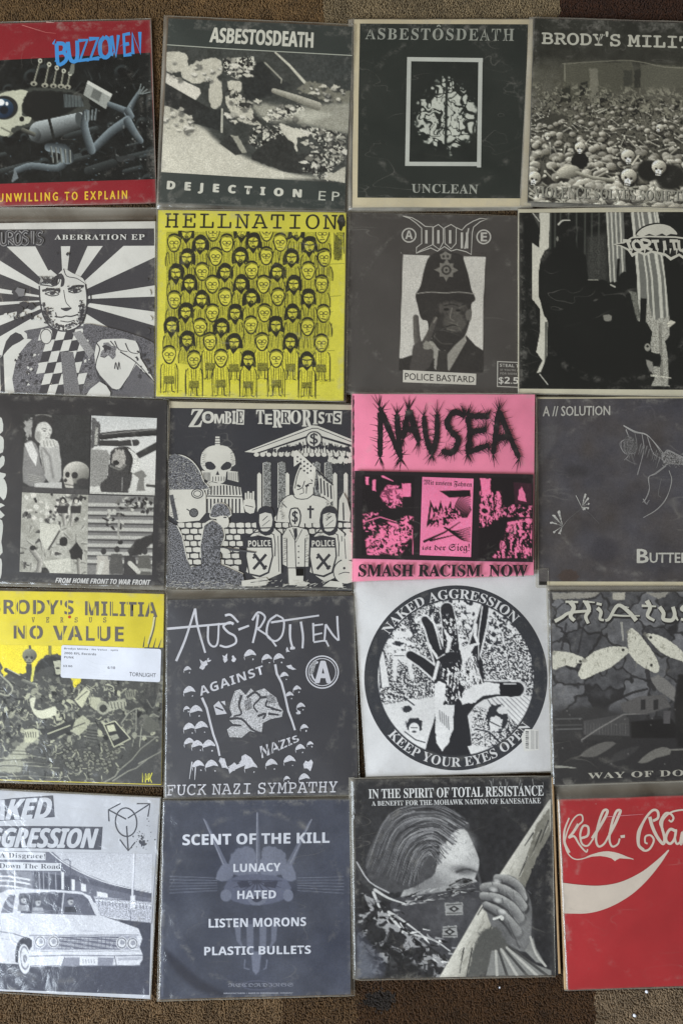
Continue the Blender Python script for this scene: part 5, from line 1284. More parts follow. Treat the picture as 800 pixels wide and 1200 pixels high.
for key, sts in LT.items():
    for st in sts:
        d = sm(st, 8) if len(st) > 2 else [(st[0][0] + (st[1][0] - st[0][0]) * t / 16, st[0][1] + (st[1][1] - st[0][1]) * t / 16) for t in range(17)]
        for i in range(len(d) - 1):
            (a, b), (c, e) = d[i], d[i + 1]
            w = R.uniform(16, 25) * (0.55 if i in (0, len(d) - 2) else 1)
            s.line([(a, b), (c, e)], w, K, R.uniform(16, 25)); s.ell(c, e, w / 2, w / 2, K, n=7, jit=.5)
            if R.random() < .95:
                for sd in (-1, 1):
                    an = math.atan2(e - b, c - a) + sd * R.uniform(.5, 1.5); l = R.uniform(14, 46)
                    s.line([(a, b), (a + l * math.cos(an), b + l * math.sin(an))], 3.2, K, .6)
        for (x, y) in (st[0], st[-1]):
            up = -1 if y < 190 else 1
            for k in range(7):
                an = up * R.uniform(.9, 2.3) ; l = R.uniform(26, 62); s.line([(x, y), (x + l * math.cos(an), y + l * math.sin(an))], 3.4, K, .6)
s.begin('black_panel')
s.poly([(51, 340), (400, 347), (746, 354), (744, 696), (400, 690), (42, 682), (48, 500)], K, .1)
pk = (232, 120, 156)
def pinkpic(q, nm, fn):
    p = s.pic(q, K, nm); fn(p); p.emit()
def left_(p):
    R = p.rnd
    for x, y, w, h in ((95, 365, 12, 30), (120, 375, 14, 44), (235, 390, 34, 50)): p.poly([(x, y), (x + w, y), (x + w, y + h), (x, y + h)], pk, rough=4)
    p.poly([(150, 430), (175, 398), (215, 395), (235, 430), (225, 470), (160, 460)], (120, 60, 84), 4, rough=6); p.worms(9, .48, pk, p.inside([(150, 440), (175, 396), (240, 400), (235, 480), (215, 500), (180, 480)], 6), .1)
    p.worms(11, .53, pk, p.inside([(80, 510), (170, 490), (280, 520), (275, 600), (230, 670), (100, 670), (90, 600)], 8), .12)
    p.worms(7, .5, pk, p.inside([(140, 580), (240, 540), (270, 600), (200, 665), (105, 660)], 8), .12); p.poly([(160, 490), (230, 480), (260, 510), (200, 540), (120, 540)], K, 6, rough=8); p.line([(85, 540), (150, 520), (215, 540)], 5, pk, rough if False else 3)
    p.line([(160, 362), (200, 380)], 9, pk, 3); p.line([(275, 570), (278, 665)], 3, pk)
def right_(p):
    p.poly([(540, 370), (578, 372), (580, 430), (545, 440)], pk, rough=4); p.worms(8, .5, pk, p.inside([(536, 420), (620, 420), (625, 520), (560, 560), (536, 560)], 6), .12, stretch=(.7, 1.8)); p.ell(557, 497, 19, 19, pk, soft=4); p.ell(557, 497, 11, 11, K, soft=4, rough=5)
    p.poly([(668, 385), (740, 390), (738, 470), (674, 470)], (60, 34, 46), 3); p.poly([(686, 455), (690, 415), (700, 402), (712, 430), (718, 460)], pk, 3, rough=3); p.worms(8, .55, pk, p.inside([(620, 470), (740, 475), (738, 520), (625, 520)], 4), .14)
    p.worms(9, .5, pk, p.inside([(600, 660), (650, 540), (742, 520), (738, 680), (580, 680)], 6), .12, stretch=(.8, 3)); p.line([(650, 545), (715, 535)], 12, pk, 4)
pinkpic([(82, 356), (284, 360), (280, 672), (78, 668)], 'left_picture', left_)
pinkpic([(536, 364), (744, 370), (740, 686), (532, 680)], 'right_picture', right_)
def mid_(p):
    p.I[..., :3] = (238, 124, 160); m = p.inside([(330, 560), (345, 470), (400, 420), (500, 415), (502, 590), (440, 625), (330, 620)], 6)
    p.poly([(380, 418), (500, 415), (502, 440), (420, 445)], K, 4)
    for k in range(9): p.line([(430 + k * 7, 520), (455 + k * 6, 450 + k * 5), (500, 425 + k * 9)], 7, K, 2, smooth=3)
    for k in range(9): p.line([(400, 560), (440 + k * 3, 575 + k * 4), (500, 560 + k * 7)], 5, K, 2, smooth=3)
    for k in range(5): p.poly([(330 + k * 14, 560), (345 + k * 20, 455 + (k % 2) * 20), (375 + k * 14, 520)], K, 3); p.poly([(342 + k * 15, 530), (350 + k * 20, 480 + (k % 2) * 20), (362 + k * 15, 520)], pk, 3)
    p.ell(410, 520, 46, 26, K, -.4, rough=14, rs=9); p.worms(7, .52, pk, p.inside([(360, 500), (440, 480), (480, 520), (400, 560), (350, 550)], 4), .1)
    p.line([(322, 615), (400, 580), (460, 540)], 10, K, 3); p.line([(345, 612), (440, 590)], 8, K, 3)
pinkpic([(314, 364), (513, 371), (503, 676), (304, 668)], 'poster_picture', mid_)
s.begin('poster_lettering')
s.text('Mit unsern Fahnen', [(318, 374), (508, 383), (506, 408), (317, 398)], K, 'frak', .95)
s.begin('poster_lettering'); s.text('ist der Sieg!', [(312, 632), (498, 620), (496, 662), (310, 652)], K, 'frak', .95)
s.begin('slogan_lettering')
s.text('SMASH RACISM. NOW', [(68, 704), (724, 706), (722, 752), (66, 752)], K, 'serif', 1.0, .025)
s.finish()

# ================= row 3, fourth: winged sketch
f = (610, 450, 4.21)
P = [(628.6, 465.4), (846, 464.5), (849, 686.5), (630.4, 686.2)]
G_ = (74, 71, 74)
s = Sleeve(f, 'mottled grey record cover with two tiny butterflies and a faint winged sketch', P, [(625.5, 463.6), (848, 462), (851, 690), (623.8, 691)], (198, 188, 160), base=.0022 - .0018, edge_milk=0.27, milk=0.015)
p = s.pic([(80, 73), (984, 70), (998, 976), (88, 974)], G_, 'mottled_background')
p.mottle(130, 10, 3); p.mottle(45, 6)
n = p.n.fbm(p.X / 110 + 5, p.Y / 110, 3); p.I[..., 2] += (n - .5) * 9; p.I[..., 0] -= (n - .5) * 5
p.poly([(90, 210), (180, 200), (170, 290), (110, 380), (90, 380)], (90, 88, 90), 20, alpha=.6); p.ell(270, 430, 60, 30, (56, 54, 57), soft=40, alpha=.8); p.ell(410, 820, 70, 60, (58, 56, 62), soft=50, alpha=.7); p.ell(235, 950, 48, 34, (72, 60, 56), soft=10, rough=10, alpha=.9)
p.line([(560, 120), (640, 110), (665, 180)], 5, (96, 94, 96), soft=8, alpha=.4, smooth=3); p.I[..., 3] = .12
p.emit()
s.begin('winged_sketch')
c1, c2 = (150, 148, 148), (112, 110, 111)
R = s.rnd
def sk(pts, w=3, c=c1, n=2, j=5):
    for k in range(n): s.line([(x + R.uniform(-j, j), y + R.uniform(-j, j)) for x, y in pts], w, c, w * .5, 4)
sk([(505, 208), (560, 235), (620, 248), (665, 300), (700, 345), (720, 360)], 3.5, (170, 168, 166), 3); sk([(520, 225), (530, 260), (492, 290), (500, 330), (530, 350), (510, 372)], 3)
sk([(560, 240), (570, 300), (545, 345), (565, 400)], 3, c2); sk([(600, 250), (605, 330), (575, 450)], 3.5); sk([(625, 262), (650, 340), (690, 370)], 3); sk([(515, 370), (545, 390), (575, 395)], 3, c2)
for k in range(46):
    x = R.uniform(510, 690); y = R.uniform(262, 300) + max(0, (x - 510)) * .35; l = R.uniform(20, 60); s.line([(x, y), (x - l * .28, y + l)], 2, R.choice([c2, (98, 96, 97), c1]), 1)
s.poly([(530, 250), (575, 300), (555, 345), (520, 350), (500, 300)], (98, 96, 97), 1.2, 2)
s.poly([(690, 345), (730, 325), (760, 345), (800, 360), (800, 400), (740, 395), (705, 400)], (116, 114, 114), 1.6, 2)
sk([(700, 350), (725, 330), (750, 340), (780, 350), (840, 380)], 3, c1, 4, 7); sk([(715, 400), (660, 440), (632, 462), (636, 520), (610, 570), (600, 580)], 3.5); sk([(730, 430), (742, 480), (720, 560), (670, 620), (600, 658)], 3, (160, 158, 156), 2, 3); sk([(690, 470), (680, 540), (690, 560)], 2, c2); sk([(600, 570), (615, 590), (630, 570)], 2.5)
for k in range(30): x, y = R.uniform(690, 860), R.uniform(330, 420); s.line([(x, y), (x + R.uniform(-16, 16), y + R.uniform(-10, 18))], 2.5, R.choice([c1, c2]))
for bx, by, a in ((205, 700, 1), (300, 605, .85)):
    s.begin('butterfly')
    for (dx, dy, l) in ((-20, -70, 0), (-45, -50, 0), (-55, -15, 0), (-40, 30, 0), (-15, 35, 0)) if a == 1 else ((20, -70, 0), (35, -45, 0), (38, -15, 0), (15, 15, 0), (35, 10, 0)):
        s.poly([(bx, by), (bx + dx * a - 7, by + dy * a), (bx + dx * a + 7, by + dy * a - 4)], (168, 166, 162), .9); s.blob(bx + dx * a, by + dy * a, 6, (186, 184, 180), .9, 7)
    s.line([(bx - 8, by + 12), (bx + 28, by - 34)], 2.5, (150, 148, 146), .8) if a == 1 else s.line([(bx - 30, by - 55), (bx + 6, by + 18)], 3, (190, 188, 184), 1.5)
s.begin('faint_line'); s.line([(235, 665), (300, 612), (340, 640), (385, 690)], 1.6, (104, 102, 103))
s.begin('title_lettering')
s.text('A // SOLUTION', [(108, 110), (438, 108), (438, 154), (107, 160)], (176, 173, 166), 'sans', 1.0, .02)
s.begin('subtitle_lettering')
s.text('B', [(572, 815), (626, 815), (626, 882), (572, 882)], (192, 190, 182), 'sans', 1.0, .04)
s.text('UTTERFLY', [(634, 833), (925, 833), (925, 882), (634, 882)], (190, 188, 180), 'sans', 1.0, .03)
s.finish()
# ================= row 4, first: yellow with battle and price label
f = (0, 680, 4)
P = [(-32, 691.2), (192.6, 696), (189.2, 920), (-35, 913.5)]
YL = (218, 202, 60)
s = Sleeve(f, 'yellow topped record cover with a grey battle drawing and a white price label', P, [(-34, 689), (195, 692.5), (191, 922.5), (-37, 917)], YL, base=.0012, milk=0.010, edge_milk=0.26)
D, Lt = (76, 76, 74), (186, 186, 162)
p = s.pic([(-124, 300), (768, 316), (756, 956), (-136, 930)], YL)
p.poly([(-140, 400), (-60, 390), (0, 420), (20, 450), (60, 430), (110, 440), (150, 420), (190, 370), (235, 350), (300, 355), (340, 480), (360, 500), (420, 430), (560, 440), (640, 400), (680, 300), (768, 270), (775, 980), (-140, 980)], D, 4, smooth=2, rough=8, rs=20)
p.poly([(0, 380), (16, 410), (-4, 440), (-20, 400)], D, 3)
body = p.inside([(-140, 470), (120, 450), (300, 420), (420, 450), (768, 430), (768, 980), (-140, 980)], 12)
p.I[..., 3] = .2
R = p.rnd
p.mottle(40, 10, mask=body)
Xs = p.X; 
# figures: crossing limbs, blades, rubble
n = p.n.fbm(p.X / 17, p.Y / 13, 3); a = sstep(.60, .68, n) * body * sstep(980, 760, p.Y + p.X * .25) 
p.I[..., :3] = p.I[..., :3] * (1 - a[..., None] * .55) + np.array((150, 150, 136)) * a[..., None] * .55
for k in range(330):
    x, y = R.uniform(-130, 600), R.uniform(480, 940)
    if y > 900 - (x - 480) * .55 and x > 480: continue
    a = R.uniform(0, 3.14); l = R.uniform(8, 32); c = R.choice([(170, 170, 150), Lt, Lt, (36, 36, 35), (40, 40, 39)])
    pts = [(x, y), (x + l * math.cos(a), y + l * math.sin(a)), (x + l * 1.6 * math.cos(a + .5), y + l * 1.6 * math.sin(a + .5))]
    p.line(pts, R.uniform(3, 7), c, 1.5, smooth=3, alpha=.85)
for k in range(120):
    x, y = R.uniform(-130, 760), R.uniform(480, 760); l = R.uniform(6, 20); p.ell(x, y, l, l * R.uniform(.3, .7), R.choice([Lt, (150, 150, 134), (34, 34, 34)]), R.uniform(0, 3), rough=6, alpha=.85)
for k in range(70):
    x = R.uniform(300, 560); y = R.uniform(760, 890); p.ell(x, y, 11, 8, (44, 44, 43), soft=3); p.oel = None; p.ell(x, y, 8, 6, (120, 120, 110), soft=3, rough=3)
p.poly([(140, 560), (170, 550), (160, 600), (200, 610), (260, 590), (262, 630), (200, 650), (160, 625)], (200, 200, 180), 5, smooth=2)
p.poly([(165, 410), (200, 370), (250, 355), (292, 370), (290, 460), (255, 450), (250, 400), (190, 420), (160, 445)], (54, 54, 53), 4, rough=6); p.poly([(252, 380), (285, 375), (290, 440), (262, 440)], (176, 176, 158), 4, rough=4); p.ell(272, 412, 10, 5, (50, 50, 50))
p.poly([(60, 800), (150, 720), (190, 690), (180, 740), (120, 790), (130, 830), (20, 860)], (160, 160, 144), 10, rough=8, smooth=2); p.poly([(112, 700), (180, 690), (185, 730), (160, 760), (120, 760)], Lt, 4, rough=4)
for k in range(5): p.line([(120 + k * 12, 712), (126 + k * 11, 735)], 4, D)
p.poly([(-30, 860), (40, 840), (120, 850), (100, 900), (0, 900)], (150, 150, 136), 14, rough=8); 
for k in range(14): y = 800 + k * 11; p.line([(-130, y + 30), (R.uniform(0, 120), y + R.uniform(-10, 20)), (R.uniform(160, 300), y + 14)], 5, R.choice([(150, 150, 136), (130, 130, 120), D]), 2, smooth=4)
p.poly([(335, 670), (390, 632), (425, 660), (415, 690), (370, 728), (330, 705)], (168, 168, 148), 4, rough=2); p.line([(345, 690), (400, 668)], 5, D)
p.poly([(350, 560), (400, 500), (425, 520), (385, 600)], Lt, 4, rough=3); p.line([(362, 560), (410, 520)], 4, D); p.poly([(425, 545), (470, 550), (480, 590), (450, 610), (425, 590)], (170, 170, 150), 4); p.ell(485, 600, 30, 30, (150, 150, 136), soft=4); p.ell(485, 600, 18, 18, (60, 60, 58), soft=4, rough=4); p.poly([(510, 570), (590, 555), (595, 590), (515, 615)], (160, 160, 144), 4, rough=4)
for k in range(5): p.line([(520 + k * 16, 572), (528 + k * 15, 602)], 4, D)
p.poly([(485, 675), (540, 660), (610, 740), (535, 780)], (54, 54, 54), 4); p.line([(487, 676), (540, 660), (612, 742), (535, 782), (487, 676)], 5, Lt); p.poly([(500, 682), (535, 675), (545, 705), (510, 712)], Lt, 4); p.poly([(515, 730), (550, 720), (560, 740), (530, 752)], (150, 150, 136), 4)
p.poly([(160, 690), (220, 700), (330, 660), (360, 640), (340, 700), (250, 750), (230, 740)], (58, 58, 57), 5, rough=5); p.line([(225, 720), (330, 680)], 5, Lt)
p.poly([(410, 680), (460, 690), (455, 760), (405, 750)], (96, 96, 92), 4)
for k in range(4): p.line([(410, 700 + k * 14), (456, 706 + k * 14)], 4, (50, 50, 49))
# raised skull, swords
p.line([(140, 275), (142, 320)], 5, D, 12); p.skull(140, 352, 34, .1, (132, 132, 116), (48, 48, 47), (84, 84, 76)); p.poly([(124, 392), (150, 392), (156, 480), (124, 480)], (70, 70, 68), 4, rough=4); p.line([(160, 410), (150, 470)], 12, (200, 196, 100))
p.line([(30, 420), (120, 470)], 20, (66, 66, 64)); p.line([(36, 415), (95, 445)], 4, Lt); p.line([(110, 470), (160, 490)], 16, (140, 140, 126), shade=D)
p.line([(0, 440), (60, 500), (40, 540), (0, 530)], 8, (150, 150, 136), smooth=3); p.line([(236, 285), (236, 350)], 14, (70, 70, 68)); p.line([(236, 290), (236, 350)], 4, (170, 166, 90)); p.line([(308, 290), (314, 304)], 7, D)
p.line([(582, 255), (570, 310)], 7, D); p.line([(728, 168 + 140), (700, 300)], 1, D)
for x, y in ((700, 500), (716, 505), (662, 560), (690, 570)): p.ell(x, y, 5, 4, Lt)
p.poly([(690, 490), (740, 470), (745, 560), (700, 640), (650, 560)], (60, 60, 60), 8, alpha=.8, rough=8); p.line([(690, 560), (720, 600), (745, 530)], 5, (110, 110, 104), smooth=3)
p.ell(612, 535, 26, 24, (130, 130, 118), rough=6, soft=4)
for k in range(4): p.line([(595 + k * 10, 520), (600 + k * 10, 545)], 4, D)
p.poly([(500, 960), (580, 880), (640, 830), (768, 740), (768, 980), (480, 980)], (72, 72, 72), 5); 
for pts in ([(482, 950), (540, 920), (560, 890), (620, 840), (660, 790), (740, 730)], [(530, 940), (600, 895), (640, 880), (690, 840)], [(650, 860), (760, 800)], [(570, 670), (605, 620), (640, 600), (640, 690), (620, 780)], [(655, 780), (665, 680), (720, 625), (745, 640)], [(640, 730), (745, 735)]): p.line(pts, 5, (150, 150, 138), 3)
p.ell(705, 680, 40, 34, (96, 96, 90), rough=12, soft=5)
p.emit()
s.begin('sword'); s.line([(726, 168), (718, 230), (698, 300)], 14, (90, 88, 84), 10, 4); s.line([(724, 172), (714, 230), (694, 298)], 8, (206, 200, 150), 6, 4)
for k in range(4): s.line([(672 + k * 24, 315), (680 + k * 26, 262 + k * 4)], 6, D, 1)
s.begin('title_lettering')
T_ = (98, 93, 88)
def stencil(t, q, cuts):
    s.text(t, q, T_, 'sansb', 1.06, .005)
    for u, v0, v1 in cuts:
        a = quadmap(q, u, v0); b = quadmap(q, u, v1); s.line([a, b], 4.5, YL)
q1 = [(-46, 90), (346, 94), (346, 161), (-46, 158)]
stencil("BRODY'S", q1, [(u, -.05, 1.05) for u in (.05, .30, .345, .50, .56, .72, .93)])
q2 = [(400, 98), (738, 104), (738, 172), (400, 164)]
stencil('MILITIA', q2, [(u, -.05, 1.05) for u in (.045, .125, .215, .37, .60, .90)]); 
q3 = [(66, 212), (202, 212), (202, 276), (66, 274)]; stencil('NO', q3, [(.12, -.05, 1.05), (.4, -.05, 1.05), (.78, -.05, 1.05)])
q4 = [(250, 213), (580, 218), (580, 288), (250, 280)]; stencil('VALUE', q4, [(.14, -.05, 1.05), (.30, -.05, 1.05), (.46, -.05, 1.05), (.66, -.05, 1.05), (.87, -.05, 1.05)])
s.begin('subtitle_lettering')
for k, ch in enumerate('VERSUS'): s.text(ch, [(150 + k * 67, 174), (164 + k * 67, 174), (164 + k * 67, 198), (150 + k * 67, 198)], T_, 'mono')
s.begin('red_dot'); s.ell(327, 172, 7, 7, (176, 60, 36))
s.begin('signature'); s.hand('NAK', [(666, 905), (716, 905), (716, 946), (666, 946)], 5, (206, 200, 80), .15, .1)
s.flush()
# the label stuck over the jacket: thin card of its own with printed lines
lab = [(290, 303), (757, 322), (752, 478), (286, 456)]
def rounded(q, r, n=4):
    out = []
    for i in range(4):
        a, b, c = np.array(q[i - 1], float), np.array(q[i], float), np.array(q[(i + 1) % 4], float)
        u = b + (a - b) / np.linalg.norm(a - b) * r; v = b + (c - b) / np.linalg.norm(c - b) * r
        for k in range(n + 1): t = k / n; out.append(tuple((1 - t) ** 2 * u + 2 * t * (1 - t) * b + t * t * v))
    return out
s.z += .0002
s.begin('price_label')
s.poly(rounded(lab, 12), (216, 220, 232), .02)
lb = s.flush()
ink = (58, 60, 70)
s.begin('label_print', lb)
s.text('Brodys Militia / No Value - split', [(303, 315), (555, 324), (555, 334), (303, 326)], ink, 'sansb', 1.05)
s.text('2000 RFL Records', [(303, 335), (452, 341), (452, 352), (303, 346)], ink, 'sansb', 1.05)
s.text('PUNK', [(303, 355), (348, 357), (348, 367), (303, 365)], ink, 'sansb', 1.05)
s.text('$3.00', [(298, 396), (341, 398), (341, 409), (298, 407)], ink, 'sansb', 1.05)
s.text('6/10', [(506, 403), (541, 404), (541, 416), (506, 415)], ink, 'sansb', 1.05)
s.text('TORNLIGHT', [(608, 430), (732, 436), (731, 455), (607, 449)], (50, 52, 62), 'sans', 1.0, .008)
s.finish()

# ================= row 4, second: hand lettered
f = (180, 680, 3.2)
P = [(196.5, 703), (414.2, 698), (420, 931), (193.2, 935)]
K, W_ = (60, 60, 66), (196, 196, 204)
s = Sleeve(f, 'slate grey record cover with scratchy white lettering and a fist among white caps', P, [(193.5, 691), (414.6, 694), (421.5, 932.5), (191.5, 937)], K, base=.0012, milk=0.015, edge_milk=0.23)
s.begin('title_lettering')
for pts, w in (([(50, 182), (300, 160)], 9), ([(85, 303), (120, 220), (156, 106)], 9), ([(156, 106), (165, 170), (194, 272)], 9), ([(205, 165), (205, 225), (222, 248), (240, 235), (245, 160)], 8), ([(300, 165), (285, 158), (262, 172), (280, 195), (305, 210), (308, 235), (275, 250), (248, 244)], 9),
               ([(268, 132), (290, 130), (318, 158)], 9), ([(318, 185), (358, 170)], 9), ([(392, 128), (385, 180), (372, 235)], 9), ([(370, 150), (392, 120), (418, 138), (400, 175), (390, 182), (430, 210), (460, 248)], 8),
               ([(462, 130), (432, 155), (425, 205), (455, 228), (482, 205), (488, 150), (462, 130)], 8), ([(440, 158), (620, 132)], 8), ([(512, 165), (512, 215), (522, 258)], 9), ([(552, 155), (560, 210), (558, 255)], 9),
               ([(598, 160), (600, 230)], 8), ([(595, 170), (635, 165)], 7), ([(598, 205), (632, 198)], 7), ([(600, 232), (640, 226)], 7), ([(645, 165), (640, 230)], 8), ([(645, 165), (672, 205), (692, 226)], 8), ([(688, 134), (690, 180), (694, 226)], 8), ([(645, 225), (656, 248)], 7)):
    s.line(sm(pts, 4), w, W_, w * .8)
s.begin('fist_emblem')
gf = (128, 128, 132)
s.poly([(292, 450), (305, 415), (325, 408), (345, 430), (365, 405), (378, 418), (415, 405), (440, 425), (460, 440), (470, 470), (486, 490), (480, 512), (440, 520), (410, 535), (405, 575), (360, 565), (330, 590), (285, 588), (276, 560), (300, 540), (280, 520), (295, 505), (285, 480)], (176, 176, 180), .8, 1)
for pts in ([(330, 430), (320, 470), (330, 500), (300, 510)], [(350, 440), (380, 420), (400, 440), (375, 470), (390, 495)], [(400, 440), (430, 440), (420, 470), (450, 480)], [(390, 510), (420, 500), (410, 520)], [(280, 520), (330, 520), (370, 560), (410, 575)], [(290, 542), (330, 545)], [(440, 480), (480, 490)], [(430, 500), (470, 505)]): s.line(pts, 10, K, 6, 3)
s.poly([(340, 450), (365, 440), (370, 480), (345, 490)], gf, 1.2); s.poly([(420, 430), (450, 430), (460, 460), (430, 460)], gf, 1.2)
s.poly([(225, 470), (245, 452), (260, 475), (275, 500), (235, 505)], W_, .1); s.line([(232, 475), (262, 488)], 6, K); s.poly([(252, 455), (268, 452), (270, 470)], W_)
for pts, w in (([(182, 440), (200, 480), (212, 530), (225, 580), (240, 620), (248, 658)], 9), ([(456, 315), (462, 350), (480, 385), (492, 430), (505, 490), (520, 530), (530, 562)], 9)): s.line(pts, w, W_, w * .8)
s.begin('caps_pattern')
caps = [(128, 332, 14, 0), (188, 318, 17, 1), (205, 300, 8, 1), (268, 292, 20, 1), (300, 295, 9, 1), (362, 275, 22, 0), (425, 290, 19, 0), (470, 288, 20, 0), (500, 262, 12, 1), (520, 255, 8, 1), (490, 355, 16, 0), (515, 330, 14, 1), (135, 412, 22, 0), (125, 480, 12, 0), (160, 485, 24, 0), (538, 405, 15, 0), (510, 428, 15, 0), (135, 550, 22, 0), (180, 545, 24, 0), (552, 470, 16, 0), (545, 495, 9, 1), (565, 550, 15, 0), (135, 605, 20, 0), (165, 615, 22, 0), (208, 615, 24, 0), (550, 627, 18, 0), (587, 612, 12, 0),
        (168, 690, 22, 0), (218, 690, 24, 0), (265, 690, 18, 1), (365, 695, 24, 0), (442, 685, 22, 0), (510, 672, 22, 0), (580, 690, 20, 1), (500, 742, 12, 0), (565, 738, 20, 0), (300, 700, 18, 1), (345, 680, 22, 1)]
for x, y, r, t in caps:
    if t == 0:
        s.poly([(x - r, y + r * .55), (x - r * .8, y - r * .2), (x - r * .1, y - r * .75), (x + r * .6, y - r * .4), (x + r * 1.05, y + r * .3), (x + r * .3, y + r * .15)], W_, .3, 2)
        s.line([(x - r, y + r * .6), (x - r * .9, y + r * 1.1)], 3, W_, 1); s.blob(x + r * .5, y + r * 1.0, 3, W_, .8, 6)
    else: s.blob(x, y, r, W_, 1.2, 9, .7, s.rnd.uniform(0, 3), .3)
s.line([(145, 680), (135, 745)], 5, W_, 2); s.line([(158, 700), (155, 748)], 5, W_, 2); s.poly([(280, 705), (340, 680), (372, 670), (350, 690), (300, 712), (285, 725)], W_, .2)
s.begin('arched_lettering')
s.text('AGAINST', [(168, 400), (408, 318), (416, 350), (176, 434)], W_, 'sansb', 1.12, .0)
s.begin('arched_lettering'); s.text('NAZIS', [(398, 622), (538, 580), (548, 602), (406, 668)], W_, 'sansb', 1.05, -.006)
for k in range(7): s.line([(400 + k * 22, 672 - k * 11), (412 + k * 22, 610 - k * 8)], 3, K)
s.begin('circled_letter')
s.oline(632, 344, 60, 60, 5, W_, n=36); s.oline(632, 344, 51, 51, 3, W_, n=30); s.text('A', [(608, 302), (662, 304), (664, 385), (606, 384)], W_, 'sansb', 1, .03); s.oline(622, 344, 30, 38, 7, W_, a0=100, a1=260)
s.poly([(590, 310), (612, 300), (600, 345), (584, 360)], (150, 150, 154), .8)
s.begin('slogan_lettering')
s.text('FUCK NAZI SYMPATHY', [(52, 766), (690, 752), (688, 796), (50, 808)], W_, 'mono', 1.0, -.004)
s.finish()

# ================= row 4, third: hand in a ring
f = (410, 670, 3.2)
P = [(414, 676), (641, 667), (645.5, 904), (428.7, 910.5)]
W_, K = (208, 208, 210), (52, 54, 60)
s = Sleeve(f, 'white record cover with a raised open hand in a dark ring of lettering', P, grow(P, .5, 1, .8, .5), W_, base=.0004, milk=0.004, edge_milk=0.20)
cx, cy = 396, 398
s.begin('ring')
s.ell(cx, cy, 343, 347, K, n=96, grain=.2)
p = s.pic([(100, 98), (698, 98), (698, 700), (100, 700)], (205, 205, 206), 'hand_picture')
W2 = (212, 212, 213)
noise = lambda pts, sc, th, col, sf=6: p.worms(sc, th, col, p.inside(pts, sf), .06)
rr = np.hypot(p.X - cx, p.Y - cy)
fine = p.n.v(p.X / 4.2, p.Y / 4.2) * .6 + p.n.v(p.X / 2.7 + 50, p.Y / 2.7) * .4
m = p.inside([(110, 230), (300, 90), (640, 200), (700, 300), (700, 470), (500, 430), (300, 470), (110, 500)], 10)
a = sstep(.44, .52, fine) * m
p.I[..., :3] = p.I[..., :3] * (1 - a[..., None]) + np.array((64, 65, 70)) * a[..., None]
a = sstep(.5, .58, fine) * p.inside([(455, 500), (640, 560), (640, 620), (560, 665), (455, 650)], 10); p.I[..., :3] = p.I[..., :3] * (1 - a[..., None]) + np.array((64, 65, 70)) * a[..., None]
p.worms(20, .56, W2, p.inside([(110, 200), (300, 100), (500, 100), (640, 200), (560, 230), (300, 200), (140, 330)], 10), .05)
p.worms(14, .60, K, p.inside([(110, 200), (300, 100), (500, 100), (640, 200), (560, 230), (300, 200), (140, 330)], 10), .05)
p.poly([(105, 300), (125, 300), (148, 430), (118, 436)], W2, 3); p.line([(105, 300), (118, 436)], 3, K)
for x in (180, 215): p.ell(x, 235, 17, 14, W2, rough=4)
p.poly([(160, 310), (185, 295), (225, 300), (240, 400), (225, 405), (215, 340), (180, 340), (172, 410), (160, 405)], W2, 3, rough=3); p.line([(165, 315), (230, 315)], 3, K); p.line([(180, 330), (215, 375)], 3, K)
p.ell(180, 270, 45, 20, W2, rough=16, rs=9); p.ell(180, 270, 16, 8, K, rough=6)
p.poly([(430, 130), (470, 110), (490, 150), (460, 180), (435, 160)], W2, 3, rough=5); p.ell(452, 118, 8, 9, K, rough=2)
for k in range(26): p.ell(p.rnd.uniform(390, 560), p.rnd.uniform(130, 260), p.rnd.uniform(4, 12), p.rnd.uniform(3, 10), p.rnd.choice([W2, W2, K]), rough=4)
for k in range(30): p.ell(p.rnd.uniform(520, 630), p.rnd.uniform(140, 280), p.rnd.uniform(3, 10), p.rnd.uniform(3, 10), p.rnd.choice([W2, W2, K]), rough=3)
p.line([(570, 230), (578, 275)], 6, W2)
for k in range(12): p.line([(510 + k * 14, 470 + (k % 3) * 4), (590 + k * 9, 600 - k * 6)], 3, W2 if k % 2 else K)
p.poly([(500, 470), (600, 440), (700, 480), (680, 560), (640, 590), (560, 500)], W2, 4); 
for k in range(8): p.line([(520 + k * 16, 465 - k * 2), (640 + k * 6, 590 - k * 14)], 3, (90, 90, 95), 1.5, alpha=.8)
# the hand and forearm
H = (44, 45, 50)
for pts_, a_, b_ in (([(380, 300), (372, 200), (362, 140)], 66, 56), ([(340, 330), (300, 210), (280, 180)], 62, 42), ([(455, 330), (490, 200), (505, 130)], 64, 46), ([(330, 390), (270, 340), (225, 312)], 54, 46), ([(500, 440), (580, 440), (625, 440)], 70, 68)): p.line(pts_, a_, W2, b_, alpha=.85)
p.poly([(300, 640), (270, 700), (460, 700), (450, 600), (440, 540), (470, 500), (500, 480), (560, 465), (560, 415), (500, 410), (488, 370), (485, 300), (440, 290), (410, 300), (385, 290), (340, 340), (315, 380), (316, 430), (320, 520)], H, 3, smooth=1)
p.poly([(322, 330), (400, 280), (480, 300), (500, 400), (470, 480), (340, 500), (318, 420)], H, 3, smooth=2, rough=5); p.line([(380, 300), (372, 200), (362, 140)], 60, H, 46); p.line([(340, 330), (300, 210), (280, 180)], 48, H, 26); p.line([(455, 330), (490, 200), (505, 130)], 50, H, 30); p.line([(330, 390), (270, 340), (225, 312)], 40, H, 30); p.line([(500, 440), (580, 440), (625, 440)], 56, H, 52)
p.poly([(315, 420), (330, 410), (360, 420), (350, 500), (392, 500), (385, 590), (370, 640), (345, 672), (322, 640), (318, 540)], W2, 3, rough=4); p.poly([(320, 545), (300, 600), (275, 690), (330, 690), (318, 620)], H, 3)
